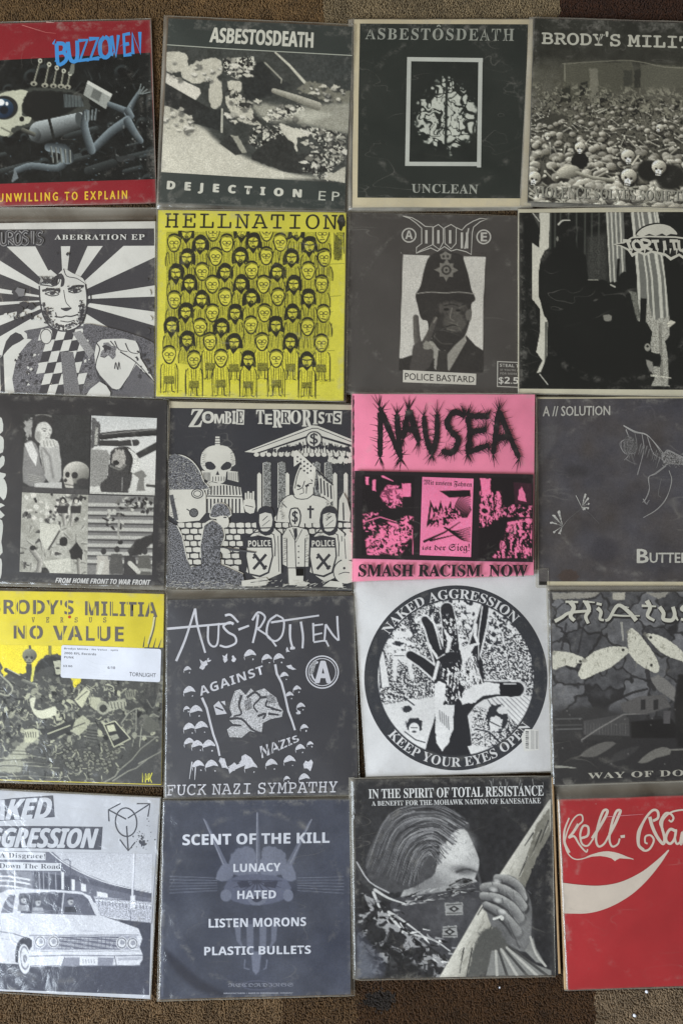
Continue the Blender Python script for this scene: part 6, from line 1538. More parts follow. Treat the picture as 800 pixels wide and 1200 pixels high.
p.poly([(290, 255), (310, 290), (330, 320), (370, 300), (385, 250), (372, 240), (345, 200), (365, 260), (355, 310), (325, 330), (300, 290)], W2, 3, rough=3); p.line([(305, 165), (325, 230), (340, 290)], 7, W2, 4); p.line([(330, 340), (315, 400)], 12, W2)
p.line([(470, 200), (468, 240), (480, 270), (420, 285)], 14, W2, 8); p.poly([(405, 250), (430, 290), (470, 270), (440, 330), (425, 350), (412, 300)], W2, 3, rough=4)
p.poly([(470, 420), (520, 415), (560, 420), (560, 460), (500, 465), (470, 490), (420, 500), (410, 480), (440, 440)], W2, 3, rough=5); p.poly([(560, 415), (600, 412), (640, 430), (640, 465), (600, 470), (565, 460)], (36, 37, 42), 3, smooth=1); p.line([(575, 420), (620, 420)], 4, W2)
p.worms(9, .56, W2, p.inside([(340, 350), (470, 320), (480, 470), (350, 500)], 20), .1, stretch=(.6, 2.0)); p.worms(7, .62, W2, p.inside([(340, 160), (400, 160), (400, 300), (350, 300)], 16), .1); p.worms(8, .5, W2, p.inside([(420, 320), (470, 300), (485, 380), (500, 420), (450, 440), (415, 420)], 6), .08, stretch=(.6, 2.2)); p.line([(495, 130), (480, 240), (482, 330)], 5, W2, 3)
for k in range(5): p.line([(335 + k * 8, 520 + k * 6), (338 + k * 8, 560 + k * 8)], 3, K, alpha=.7)
p.poly([(440, 655), (460, 650), (540, 665), (500, 695), (455, 692)], W2, 3)
# people below
p.ell(240, 575, 32, 26, K, rough=8, rs=8); p.ell(240, 590, 20, 24, W2, soft=3); p.line([(228, 585), (252, 585)], 3, K); p.ell(240, 600, 8, 4, K); p.poly([(205, 600), (240, 620), (275, 615), (285, 660), (220, 650)], W2, 3); p.line([(205, 600), (245, 630), (280, 640)], 4, K)
p.ell(212, 515, 18, 12, K, rough=6); p.ell(235, 485, 16, 10, W2, rough=5); p.line([(200, 470), (240, 500)], 5, K)
p.ell(550, 550, 40, 52, K, rough=10, rs=9); p.ell(545, 570, 26, 30, W2, rough=8); p.line([(520, 560), (560, 580)], 4, K); p.ell(570, 520, 20, 14, W2, rough=5); p.worms(9, .55, K, p.inside([(560, 560), (620, 580), (610, 640), (550, 650)], 6), .06)
p.line([(470, 590), (520, 600), (560, 640)], 5, K)
# outside the circle keep the ring's ink
a = sstep(290, 294, rr)[..., None]; p.I[..., :3] = p.I[..., :3] * (1 - a) + np.array(K) * a
a = sstep(344, 348, rr)[..., None]; p.I[..., :3] = p.I[..., :3] * (1 - a) + np.array(W_) * a
p.I[..., 3] = .1; p.keep = rr < 297
p.emit()
s.begin('ring_lettering')
s.arctext('NAKED AGGRESSION', cx, cy, 297, -147, -43.5, 36, W_, 'serif')
s.begin('ring_lettering'); s.arctext('KEEP YOUR EYES OPEN', cx, cy, 334, 140, 33, 36, W_, 'serif', inside=True)
s.begin('barcode_label')
s.poly([(655, 590), (705, 592), (708, 668), (652, 674), (640, 620)], (212, 211, 208))
for k in range(9): s.line([(657, 600 + k * 7.5), (669, 601 + k * 7.5)], 3.2 if k % 3 else 5, (74, 74, 78))
for k in range(22): s.line([(676, 596 + k * 3.2), (690, 597 + k * 3.2)], 1.1, (120, 120, 124))
for k in range(20): s.line([(694, 598 + k * 3.4), (704, 598.5 + k * 3.4)], 1.8, (150, 150, 152))
s.finish()

# ================= row 4, fourth: cracked ground and fish
f = (630, 680, 4.70588)
P = [(642.6, 693), (866, 693), (870, 911), (648, 920.2)]
s = Sleeve(f, 'grey record cover of white fish lying on cracked ground above a dark house', P, [(640.4, 686.5), (868, 686.5), (872, 915), (646.5, 922)], (60, 58, 60), base=.0034, milk=0.015)
p = s.pic([(74, 66), (1110, 62), (1128, 1088), (88, 1130)], (84, 82, 84))
X, Y = p.X, p.Y
# cracked mud: nearest and second nearest of scattered points
pts = np.array([(p.rnd.uniform(0, 1130), p.rnd.uniform(40, 760)) for _ in range(46)])
wx = X + (p.n.fbm(X / 40, Y / 40, 2) - .5) * 50; wy = Y + (p.n.fbm(X / 40 + 9, Y / 40 + 9, 2) - .5) * 50
d1 = np.full(X.shape, 1e9); d2 = d1.copy(); id_ = np.zeros(X.shape)
for i, (a, b) in enumerate(pts):
    d = np.hypot(wx - a, (wy - b) * 1.05); nd_ = d < d1; d2 = np.where(nd_, d1, np.minimum(d2, d)); id_ = np.where(nd_, i, id_); d1 = np.minimum(d1, d)
tone = 84 + (id_ * 37 % 41) - 16
for c in range(3): p.I[..., c] = tone + (3 if c == 2 else 0)
p.mottle(26, 22, 5); cr = sstep(16, 5, d2 - d1)
p.I[..., :3] = p.I[..., :3] * (1 - cr[..., None] * .75) + np.array((38, 37, 39)) * cr[..., None] * .75
p.poly([(76, 70), (340, 66), (300, 95), (78, 108)], (150, 146, 138), 6, rough=8, alpha=.9); p.poly([(410, 70), (480, 66), (478, 108), (412, 108)], (166, 162, 152), 5, rough=4); p.poly([(600, 70), (720, 66), (700, 90), (660, 104)], (140, 137, 130), 5, rough=5)
p.line([(480, 380), (300, 400), (260, 430)], 8, (44, 43, 45)); 
fish = (196, 194, 182)
for q, eye, sh in (([(76, 400), (120, 390), (190, 405), (245, 425), (262, 448), (215, 460), (200, 480), (150, 470), (78, 490)], (233, 447), 1), ([(255, 440), (300, 400), (370, 372), (440, 366), (485, 370), (500, 395), (470, 425), (400, 480), (330, 510), (250, 545), (220, 520), (235, 480)], (468, 384), 1),
                   ([(495, 285), (520, 265), (560, 300), (600, 350), (640, 410), (668, 480), (650, 510), (600, 490), (540, 450), (502, 400), (495, 340)], (624, 468), 1), ([(595, 300), (640, 296), (700, 320), (760, 360), (820, 420), (840, 460), (770, 440), (680, 400), (630, 350)], (620, 315), 1)):
    p.poly(q, (46, 45, 46), 14, smooth=3, alpha=.6); p.poly(q, fish, 4, smooth=3, rough=4, grain=.25)
    p.worms(11, .68, (160, 158, 146), p.inside(q, 8, 3), .12); p.oz = [p.line([(eye[0] - 22 + w_, eye[1] - 14), (eye[0] - 26 + w_, eye[1] + 12)], 3, (120, 118, 110), smooth=1, alpha=.7) for w_ in (0, -60, 50 - 110)]; p.ell(q[0][0] if sh else 0, q[0][1], 15, 11, (120, 118, 110), .4, rough=6, alpha=.6); p.ell(eye[0], eye[1], 8, 8, (52, 52, 50), soft=4)
p.line([(460, 235), (468, 330)], 13, (170, 168, 160), 8, alpha=.8); p.poly([(622, 540), (660, 520), (720, 560), (760, 600), (750, 670), (680, 620), (640, 590)], (120, 118, 116), 6, rough=6)
p.line([(360, 690), (430, 660), (520, 620), (600, 600)], 18, (46, 45, 47), 12, alpha=.9, smooth=3); p.line([(600, 500), (612, 560), (640, 600)], 24, (48, 47, 49), alpha=.8); p.line([(130, 380), (155, 240)], 12, (52, 51, 54), alpha=.8); p.line([(220, 400), (250, 250), (280, 225)], 12, (52, 51, 54), alpha=.8)
# house, drive and hedges at night
dn = sstep(660, 860, Y + p.n.fbm(X / 60, Y / 60, 2) * 60)[..., None]; p.I[..., :3] = p.I[..., :3] * (1 - dn) + np.array((50, 49, 51)) * dn
p.poly([(90, 720), (240, 700), (330, 700), (460, 740), (460, 880), (90, 880)], (58, 57, 58), 20, alpha=.8, rough=8)
for y, c in ((765, 96), (800, 84), (822, 110)): p.line([(98, y), (240, y - 3)], 7, (c, c, c), soft=6, alpha=.8)
p.poly([(250, 775), (460, 740), (500, 760), (505, 860), (250, 850)], (74, 73, 74), 6); 
for k in range(15): p.line([(258 + k * 16, 790), (258 + k * 16, 850)], 3, (104, 102, 102), soft=4, alpha=.7)
p.line([(240, 880), (330, 820), (470, 740), (590, 735)], 8, (128, 126, 124), smooth=1, alpha=.9); p.poly([(510, 780), (730, 760), (760, 800), (760, 870), (515, 870)], (32, 31, 33), 10)
p.poly([(450, 680), (560, 640), (700, 630), (730, 700), (690, 710), (600, 740), (470, 730)], (92, 90, 90), 8, rough=4)
for x in (580, 650): p.poly([(x - 14, 660), (x + 12, 656), (x + 12, 712), (x - 14, 716)], (48, 47, 49), 4)
p.poly([(690, 720), (730, 720), (726, 790), (690, 790)], (84, 82, 84), 5); p.poly([(770, 520), (1130, 480), (1130, 960), (765, 920), (750, 700)], (34, 33, 35), 20, rough=10)
p.poly([(228, 968), (290, 920), (370, 890), (430, 900), (340, 960), (300, 975)], (98, 96, 94), 6, smooth=2); p.poly([(420, 960), (480, 930), (560, 915), (480, 985), (400, 1000)], (66, 65, 66), 10, smooth=2, alpha=.8); p.poly([(550, 1005), (610, 950), (680, 920), (725, 930), (725, 960), (650, 980), (600, 1005)], (112, 110, 106), 6, smooth=2); p.line([(98, 1028), (160, 1030), (212, 1036)], 16, (150, 149, 142), 3, alpha=.9); p.line([(725, 935), (800, 932)], 10, (130, 128, 122), alpha=.8)
for k in range(14): p.ell(p.rnd.uniform(100, 800), p.rnd.uniform(700, 1060), 4, 4, (130, 128, 126), alpha=.6)
p.I[..., 3] = .22
p.emit()
s.begin('title_lettering')
HI = [([(92, 226), (130, 205), (176, 178), (290, 168)], 20, 14), ([(176, 116), (196, 150), (178, 196), (200, 222)], 26, 20), ([(150, 118), (220, 120)], 12, 12), ([(262, 116), (280, 160), (262, 200), (276, 238)], 26, 16), ([(246, 116), (312, 122)], 12, 6),
      ([(326, 152), (346, 175), (340, 212), (362, 220)], 22, 12), ([(322, 128), (350, 134)], 14, 14), ([(540, 222), (500, 175), (440, 138), (392, 210), (370, 222)], 24, 14), ([(400, 190), (470, 196), (560, 196)], 12, 6), ([(440, 138), (500, 150)], 10, 4),
      ([(598, 112), (616, 150), (602, 196), (640, 222)], 26, 14), ([(570, 140), (650, 144)], 14, 8), ([(668, 146), (690, 180), (690, 214), (735, 220), (752, 190), (742, 146)], 22, 20), ([(750, 190), (770, 222)], 18, 8),
      ([(880, 140), (820, 136), (790, 160), (850, 180), (880, 204), (830, 222), (786, 214)], 20, 14)]
for dx, dy, c_ in ((5, 7, (40, 39, 41)), (0, 0, (198, 196, 184))):
    for pts, a_, b_ in HI:
        ex = 10 if dx else 0
        s.line([(x + dx, y + dy) for x, y in sm(pts, 5)], a_ + ex, c_, b_ + ex)
s.begin('subtitle_lettering')
s.text('WAY OF DOOM', [(273, 1062), (962, 1038), (962, 1074), (275, 1094)], (176, 173, 162), 'serif', 1.1)
s.finish()
# ================= row 5, first: white saloon car
f = (0, 910, 4)
P = [(-42, 924), (188, 935), (176.2, 1171), (-52, 1159)]
W_, K = (188, 191, 200), (72, 74, 86)
s = Sleeve(f, 'white record cover with an old pale saloon car below slanted dark title boxes', P, [(-43, 922.5), (189, 934), (177, 1172.5), (-53, 1160)], W_, base=.0012, milk=0.006, edge_milk=0.26)
p = s.pic([(-195, 345), (716, 362), (700, 1024), (-202, 990)], (196, 198, 204))
p.I[..., 3] = .2; SK = (188, 190, 197)
p.grad([(0, (180, 182, 190)), (.25, (190, 192, 199)), (.5, (196, 198, 205)), (1, (196, 198, 205))])
p.poly([(-200, 340), (240, 345), (300, 400), (400, 455), (520, 500), (720, 545), (720, 640), (440, 590), (-200, 560)], (112, 114, 126), 4)
p.line([(225, 345), (300, 405), (400, 458), (520, 503), (720, 548)], 4, (210, 212, 218), smooth=3); p.line([(330, 470), (520, 520), (716, 560)], 22, (96, 98, 110), 24)
p.poly([(-200, 440), (150, 445), (155, 540), (-200, 540)], (130, 132, 142), 4)
for y in (470, 490, 515): p.line([(-60, y), (40, y - 2), (140, y + 14)], 8, (200, 202, 208), smooth=3)
p.line([(-60, 430), (-40, 540)], 8, (90, 92, 104)); p.line([(70, 440), (72, 530)], 6, (210, 212, 218))
p.poly([(160, 445), (330, 470), (330, 540), (160, 530)], (84, 86, 98), 4)
for x in (185, 205, 230, 262): p.line([(x, 450), (x + 2, 530)], 5, (150, 152, 162))
for q in ([(288, 445), (302, 448), (302, 530), (290, 530)], [(335, 480), (352, 484), (352, 535), (336, 535)], [(380, 500), (404, 506), (406, 540), (382, 536)], [(456, 538), (505, 548), (506, 574), (456, 570)]): p.poly(q, (204, 206, 212), 3)
p.line([(330, 395), (336, 540)], 4, (96, 98, 110)); p.line([(300, 392), (318, 388), (332, 400)], 4, (110, 112, 124), smooth=3)
p.poly([(440, 560), (716, 590), (712, 690), (470, 650)], (172, 174, 184), 4, grain=.8); p.line([(450, 578), (716, 606)], 5, (202, 205, 212)); p.line([(450, 572), (716, 584)], 3, (100, 102, 114))
for k in range(16): p.line([(465 + k * 16, 582 + k * 1.6), (465 + k * 16, 600 + k * 1.5)], 3, (110, 112, 124))
p.line([(629, 362), (622, 560)], 8, (206, 208, 216), 10); p.line([(634, 362), (627, 560)], 2.5, (110, 112, 124)); p.poly([(612, 560), (634, 556), (634, 620), (610, 620)], (206, 208, 216), 3); p.line([(612, 620), (612, 680)], 3, (110, 112, 124))
p.poly([(-200, 860), (90, 880), (150, 860), (460, 648), (540, 668), (714, 686), (704, 1030), (-205, 1000)], (80, 82, 94), 4)
BD = (196, 198, 206); md = (118, 120, 132)
# body
p.poly([(-200, 560), (5, 545), (40, 530), (120, 526), (250, 530), (380, 540), (425, 560), (470, 650), (560, 680), (650, 712), (668, 760), (655, 800), (668, 830), (668, 860), (650, 885), (150, 892), (132, 870), (110, 880), (80, 860), (-200, 800)], BD, 3, smooth=1)
p.poly([(5, 640), (20, 595), (45, 555), (75, 552), (60, 640)], md, 3); p.poly([(88, 560), (95, 548), (250, 540), (388, 552), (415, 575), (450, 652), (260, 645), (100, 642)], (104, 106, 118), 3, smooth=1)
p.poly([(105, 560), (300, 545), (290, 640), (110, 640)], (84, 86, 98), 4); p.line([(300, 548), (290, 640)], 5, BD); p.line([(78, 552), (64, 640)], 6, BD)
for x, y in ((112, 580), (180, 592), (332, 588)):
    p.ell(x, y - 4, 13, 19, (168, 170, 176), soft=5); p.poly([(x - 17, y - 4), (x - 16, y - 18), (x, y - 25), (x + 14, y - 20), (x + 12, y - 10), (x - 6, y - 10)], (84, 86, 96), 4, rough=3); p.ell(x + 4, y, 5, 3, (90, 92, 102)); p.poly([(x - 26, y + 22), (x + 22, y + 22), (x + 30, y + 50), (x - 30, y + 50)], (150, 152, 160) if x != 332 else (70, 72, 82), 4)
p.line([(350, 560), (410, 575), (440, 640)], 3, (90, 92, 104), smooth=2)
for k in range(8): p.line([(352 + k * 8, 566 + k), (352 + k * 8, 586 + k)], 4, (100, 102, 114))
p.line([(100, 636), (270, 628), (300, 636), (450, 650)], 4, (110, 112, 124), smooth=2); p.line([(370, 560), (380, 575)], 3, (110, 112, 124))
p.line([(-200, 700), (60, 735), (140, 760)], 4, md); p.line([(-200, 740), (60, 765)], 3, (176, 178, 188)); p.line([(0, 645), (10, 760)], 2, md, alpha=.7); p.line([(470, 652), (300, 665), (170, 690), (150, 745)], 3, (190, 192, 200), smooth=3); p.line([(140, 745), (650, 742)], 4, (120, 122, 134))
p.line([(380, 722), (460, 727)], 6, (176, 178, 188), alpha=.8)
# wheel arch and whitewall wheel
p.poly([(75, 870), (78, 800), (92, 768), (120, 752), (150, 765), (150, 800), (135, 820), (135, 880)], (66, 68, 80), 3, smooth=2); p.ell(116, 855, 29, 70, (206, 208, 214), soft=3, rot=-.06); p.ell(117, 850, 22, 56, (120, 122, 134), soft=3, rot=-.06); p.ell(118, 850, 18, 48, (200, 202, 208), soft=3, rot=-.06); p.ell(119, 852, 9, 20, (130, 132, 142), soft=3)
# grille, lamps, bumper
p.poly([(160, 750), (640, 748), (655, 800), (620, 812), (160, 812)], (150, 152, 164), 3)
p.poly([(272, 750), (562, 750), (562, 810), (272, 810)], (96, 98, 112), 3)
for y in range(758, 810, 9): p.line([(275, y), (560, y)], 3, (196, 198, 206), soft=2)
for x in range(280, 560, 9): p.line([(x, 752), (x, 806)], 1.8, (100, 102, 116), soft=2, alpha=.8)
for x, y in ((190, 775), (252, 775), (572, 780), (622, 782)):
    p.ell(x, y, 27, 29, (206, 208, 214)); p.ell(x, y, 23, 25, (78, 80, 92)); p.ell(x, y, 19, 21, (200, 202, 208)); p.ell(x + 2, y - 2, 12, 12, (150, 152, 162), rough=4)
p.poly([(150, 812), (660, 812), (670, 840), (655, 884), (150, 892), (130, 870), (132, 830)], (200, 202, 210), 3); p.line([(140, 842), (300, 838), (540, 840), (668, 838)], 5, (124, 126, 138)); p.line([(150, 888), (655, 886)], 4, (110, 112, 124)); p.line([(150, 818), (655, 818)], 3, (140, 142, 152))
p.poly([(304, 848), (536, 848), (528, 886), (290, 886)], (140, 142, 154), 3); p.line([(304, 848), (290, 886)], 3, (80, 82, 94)); p.poly([(376, 846), (460, 846), (458, 884), (374, 884)], (206, 208, 214), 3); p.line([(538, 842), (546, 884)], 3, (80, 82, 94)); p.line([(560, 856), (660, 852)], 14, (170, 172, 182))
for k in range(5): p.line([(390 + k * 13, 858), (392 + k * 13, 874)], 5, (150, 152, 162), alpha=.8)
p.mottle(7, 5); p.contrast = 1.2; p.I[..., :3] -= 10
p.emit()
s.begin('title_box')
s.poly([(-110, 122), (60, 102), (250, 88), (258, 190), (0, 208), (-110, 215)], K, .15); s.poly([(-150, 232), (200, 232), (482, 236), (475, 344), (120, 336), (-150, 330)], K, .15)
s.text('NAKED', [(-124, 118), (246, 98), (238, 193), (-134, 208)], W_, 'sansbi', .95, .03)
s.text('AGGRESSION', [(-118, 240), (462, 244), (452, 335), (-128, 330)], W_, 'sansbi', .92, .03)
s.begin('subtitle_strip')
s.poly([(-150, 346), (215, 356), (215, 392), (-150, 386)], (200, 203, 211)); s.poly([(-150, 396), (288, 406), (287, 442), (-150, 436)], (200, 203, 211))
s.text("What A Disgrace!", [(-112, 352), (213, 362), (213, 390), (-112, 384)], (66, 68, 80), 'serif', 1.1, -.012); s.text('Driving Down The Road', [(-150, 402), (285, 411), (285, 439), (-150, 434)], (66, 68, 80), 'serif', 1.0, -.012)
s.begin('arrow_emblem')
E_ = (62, 64, 74)
s.oline(592, 214, 50, 67, 6, E_, -.1, n=30)
for pts in ([(592, 200), (508, 155)], [(512, 210), (509, 156), (566, 126)], [(600, 195), (700, 130)], [(642, 127), (704, 127), (694, 188)], [(594, 232), (602, 348)], [(562, 295), (602, 348), (634, 308)]): s.line(pts, 6, E_)
s.begin('ink_splatter')
s.blob(668, 315, 14, E_, 1.2, 14)
for k in range(60):
    a = s.rnd.uniform(0, 6.28); r = s.rnd.gauss(0, 34); s.blob(668 + r * math.cos(a), 290 + r * math.sin(a) * 1.2, s.rnd.uniform(1, 3.5), E_, .6, 6)
s.begin('painted_edge_highlight'); s.line([(745, 178), (712, 690)], 3, (120, 124, 140))  # edge highlight painted in as a thin grey line
s.finish()

# ================= row 5, second: track list
f = (170, 920, 3.07692)
P = [(192, 938), (409.5, 936.5), (410.5, 1165.5), (187.5, 1171.5)]
K = (62, 66, 80)
s = Sleeve(f, 'slate blue record cover with a white list of song names over a faint mask', P, [(189.5, 936.2), (412.3, 933.2), (415.3, 1168.4), (183.6, 1175)], K, base=.0020 - .0008, milk=0.025, edge_milk=0.14)
p = s.pic([(66, 58), (737, 52), (740, 755), (56, 770)], K, 'mask_picture')
p.mottle(90, 15, 4); p.I[..., 3] = .1
c = (104, 108, 124); c2 = (88, 92, 110); ds = (54, 57, 74)
p.poly([(402, 98), (408, 98), (418, 330), (396, 330)], c, 4, alpha=.7); p.line([(404, 100), (404, 320)], 2.5, (140, 143, 156))
for q in ([(210, 120), (222, 130), (305, 300), (290, 330), (280, 290)], [(602, 122), (590, 132), (500, 300), (510, 330), (530, 290)]): p.poly(q, c, 3, alpha=.8)
p.line([(212, 122), (285, 290)], 2.5, (140, 143, 156)); p.line([(600, 124), (520, 290)], 2.5, (140, 143, 156))
p.poly([(300, 300), (310, 250), (345, 225), (385, 222), (398, 250), (400, 320), (360, 330), (320, 325)], c, 6, smooth=2, rough=6); p.poly([(420, 250), (430, 225), (470, 222), (505, 250), (510, 300), (490, 325), (440, 330), (415, 320)], c, 6, smooth=2, rough=6)
p.poly([(255, 340), (275, 290), (305, 285), (320, 320), (300, 345)], c, 4, smooth=2); p.poly([(545, 340), (530, 290), (500, 285), (490, 320), (510, 345)], c, 4, smooth=2); p.poly([(300, 340), (400, 320), (510, 340), (520, 400), (440, 430), (360, 430), (290, 400)], c2, 6, smooth=2)
for k in range(9): a = math.pi * (k / 8); p.line([(404, 345), (404 + 90 * math.cos(a), 345 + 62 * math.sin(a))], 5, ds, 2)
p.poly([(330, 350), (370, 345), (380, 365), (345, 372)], ds, 3); p.poly([(430, 350), (480, 345), (470, 372), (430, 365)], ds, 3)
p.ell(292, 398, 20, 22, c, soft=4); p.ell(516, 398, 18, 22, c, soft=4); p.ell(404, 410, 34, 24, c, rough=4); p.ell(404, 410, 18, 12, ds, rough=4)
for k in range(6):
    y = 335 + k * 9; p.line([(90, y - 6 + k * 3), (260, y)], 2.4, (128, 131, 145), soft=3, alpha=.6); p.line([(550, y), (715, y - 5 + k * 3)], 2.4, (128, 131, 145), soft=3, alpha=.6)
for q in ([(318, 480), (345, 480), (345, 560), (360, 600), (330, 560)], [(480, 480), (455, 480), (455, 560), (445, 600), (472, 560)], [(365, 490), (390, 485), (392, 600), (368, 600)], [(412, 485), (438, 490), (436, 600), (414, 600)]): p.poly(q, c, 5, alpha=.85)
p.poly([(382, 600), (420, 600), (412, 670), (400, 684), (388, 670)], c, 4); p.line([(360, 630), (358, 660), (375, 664)], 4, c); p.line([(440, 630), (436, 660), (428, 664)], 4, c); p.ell(404, 430 + 60, 90, 12, ds, soft=8, alpha=.6)
p.ell(404, 722, 56, 18, (80, 83, 100), soft=3); p.ell(404, 722, 50, 14, K, soft=3)
p.poly([(70, 590), (130, 640), (200, 700), (280, 745), (280, 765), (180, 735), (90, 650)], (36, 38, 52), 24, smooth=2, alpha=.8)
p.poly([(60, 60), (66, 60), (66, 760), (58, 766)], (96, 100, 116), 5, alpha=.6)
p.emit()
s.begin('song_title'); w_ = (200, 203, 214)
s.text('SCENT OF THE KILL', [(136, 178), (664, 170), (664, 208), (136, 217)], w_, 'sansb', 1.0, .02)
s.begin('song_title'); s.text('LUNACY', [(319, 284), (489, 280), (489, 310), (319, 314)], w_, 'sansb', 1.0, .01)
s.begin('song_title'); s.text('HATED', [(333, 381), (472, 379), (472, 408), (333, 411)], w_, 'sansb', 1.0, .01)
s.begin('song_title'); s.text('LISTEN MORONS', [(230, 482), (580, 476), (580, 508), (230, 514)], w_, 'sansb', 1.0, .01)
s.begin('song_title'); s.text('PLASTIC BULLETS', [(214, 583), (597, 578), (597, 608), (214, 614)], w_, 'sansb', 1.0, .01)
s.begin('small_print'); s.text('MANUFACTURED + MADE IN BIRMINGHAM, GERMANY', [(284, 748), (533, 747), (533, 752), (284, 754)], (160, 163, 176), 'sansb'); s.text('RECORDINGS', [(300, 714), (535, 712), (535, 726), (300, 728)], (120, 123, 138), 'frak')
s.finish()

# ================= row 5, third: masked profile
f = (400, 890, 3.07692)
P = [(415.8, 913), (645, 910), (653.6, 1143), (415.8, 1147.4)]
s = Sleeve(f, 'black and white record cover of a masked person in profile gripping a wooden post', P, [(408.6, 912), (645.5, 909), (649.8, 1144), (413.5, 1148.4)], (44, 44, 47), base=.0034, milk=0.008, edge_milk=0.16)
p = s.pic([(50, 73), (751, 63), (765, 777), (50, 791)], (46, 46, 49), 'portrait_picture')
p.mottle(80, 5); n = p.n; X, Y = p.X, p.Y
HR = [(90, 400), (92, 350), (120, 280), (165, 205), (240, 172), (330, 166), (400, 180), (445, 215), (460, 250), (420, 250), (380, 290), (350, 330), (340, 400), (300, 440), (200, 480), (130, 470)]
# face
p.poly([(330, 300), (380, 265), (440, 250), (462, 280), (480, 320), (495, 360), (492, 400), (480, 430), (500, 450), (500, 470), (400, 490), (250, 520), (210, 500), (250, 440), (310, 400)], (172, 172, 172), 5, smooth=2)
p.ell(400, 310, 70, 60, (206, 206, 205), soft=60, alpha=.9); p.ell(300, 450, 80, 40, (110, 110, 112), soft=60, alpha=.8); p.ell(440, 400, 40, 14, (96, 96, 98), .1, soft=22, alpha=.9); p.line([(415, 405), (450, 395), (485, 405)], 9, (70, 70, 72), 4, smooth=3, soft=8); p.ell(440, 440, 26, 9, (80, 80, 82), -.1, soft=10); p.line([(412, 440), (440, 430), (468, 436)], 5, (40, 40, 42), smooth=3); p.ell(446, 440, 9, 6, (30, 30, 32)); p.line([(420, 455), (455, 455)], 4, (180, 180, 180), soft=6, alpha=.6)
p.poly(HR, (72, 72, 75), 6, smooth=3, rough=5)
hm = p.inside(HR, 8, 3)
for k in range(330):
    t_ = p.rnd.random(); j = lambda v: v + p.rnd.uniform(-9, 9)
    L2 = lambda A, B: (j(A[0] + (B[0] - A[0]) * t_), j(A[1] + (B[1] - A[1]) * t_))
    P0, P1, P1b, P2 = L2((455, 222), (345, 385)), L2((330, 166), (320, 345)), L2((175, 205), (285, 390)), L2((92, 395), (270, 465))
    a_ = p.rnd.uniform(0, .5); pts = sm([P0, P1, P1b, P2], 4); i0 = int(a_ * len(pts)); i1 = min(len(pts), i0 + p.rnd.randint(4, 9))
    if i1 - i0 > 2: p.line(pts[i0:i1], p.rnd.uniform(2, 5), p.rnd.choice([(134, 134, 137), (112, 112, 115), (40, 40, 43), (46, 46, 49), (92, 92, 95), (160, 160, 162)]), 1, alpha=.75)
p.ell(330, 210, 90, 22, (130, 130, 132), .15, soft=40, alpha=.35)
p.poly([(60, 365), (90, 420), (120, 465), (180, 500), (200, 520), (130, 500), (60, 430)], (60, 60, 62), 5, rough=6); p.line([(55, 370), (100, 440), (170, 480)], 5, (170, 170, 172), smooth=3)
# cloth over the nose, knot and folds
cl = [(190, 500), (300, 485), (400, 470), (490, 440), (500, 470), (500, 560), (480, 620), (440, 670), (400, 720), (340, 690), (240, 610), (180, 550)]
p.poly(cl, (66, 66, 70), 5, smooth=2); p.ell(400, 560, 90, 60, (84, 84, 88), -.2, soft=60, alpha=.8); p.mottle(30, 8, mask=p.inside(cl, 8, 2))
for k in range(70):
    x = p.rnd.uniform(200, 480); y = 520 - (x - 200) * .22 + p.rnd.uniform(-24, 16); p.line([(x, y), (x + p.rnd.uniform(10, 34), y + p.rnd.uniform(-16, 4))], p.rnd.uniform(2, 6), p.rnd.choice([(176, 176, 176), (30, 30, 32), (110, 110, 112)]), 1)
for q in ([(372, 518), (436, 514), (438, 560), (374, 562)], [(364, 602), (414, 598), (418, 642), (362, 642)]):
    p.poly(q, (150, 150, 150), 3, rough=4, rs=7); cx = sum(a for a, b in q) / 4; cy = sum(b for a, b in q) / 4; p.poly([(cx - 20, cy), (cx, cy - 12), (cx + 20, cy), (cx, cy + 12)], (44, 44, 46), 3); p.ell(cx, cy, 7, 5, (160, 160, 160)); p.line([(q[0][0] + 5, q[0][1] + 7), (q[1][0] - 5, q[1][1] + 7)], 3, (50, 50, 52)); p.line([(q[3][0] + 5, q[3][1] - 7), (q[2][0] - 5, q[2][1] - 7)], 3, (50, 50, 52))
for pts in ([(115, 480), (140, 540), (178, 600)], [(170, 560), (230, 620), (330, 650), (390, 690)], [(170, 550), (220, 580), (300, 640)], [(120, 470), (170, 500), (230, 520)]): p.line(pts, 11, (190, 190, 190), 4, smooth=4)
bm = p.inside([(60, 470), (160, 520), (240, 610), (340, 700), (420, 740), (400, 790), (60, 790)], 10); p.worms(22, .55, (150, 150, 152), bm, .16, stretch=(1.3, .9)); p.worms(13, .60, (30, 30, 33), bm, .1)
for k in range(40):
    x, y = p.rnd.uniform(180, 400), 0; y = 560 + (x - 180) * .7 + p.rnd.uniform(-40, 60); p.line([(x, y), (x + p.rnd.uniform(6, 30), y + p.rnd.uniform(-10, 22))], p.rnd.uniform(4, 10), p.rnd.choice([(206, 206, 206), (28, 28, 30), (150, 150, 152)]), 2, smooth=1)
p.poly([(50, 600), (90, 640), (180, 760), (180, 791), (50, 791)], (66, 68, 78), 30, alpha=.7); p.poly([(180, 680), (300, 760), (260, 791), (150, 791)], (34, 34, 36), 18, alpha=.8)
p.poly([(54, 660), (60, 640), (130, 760), (110, 790), (60, 790)], (120, 124, 134), 30, alpha=.5)
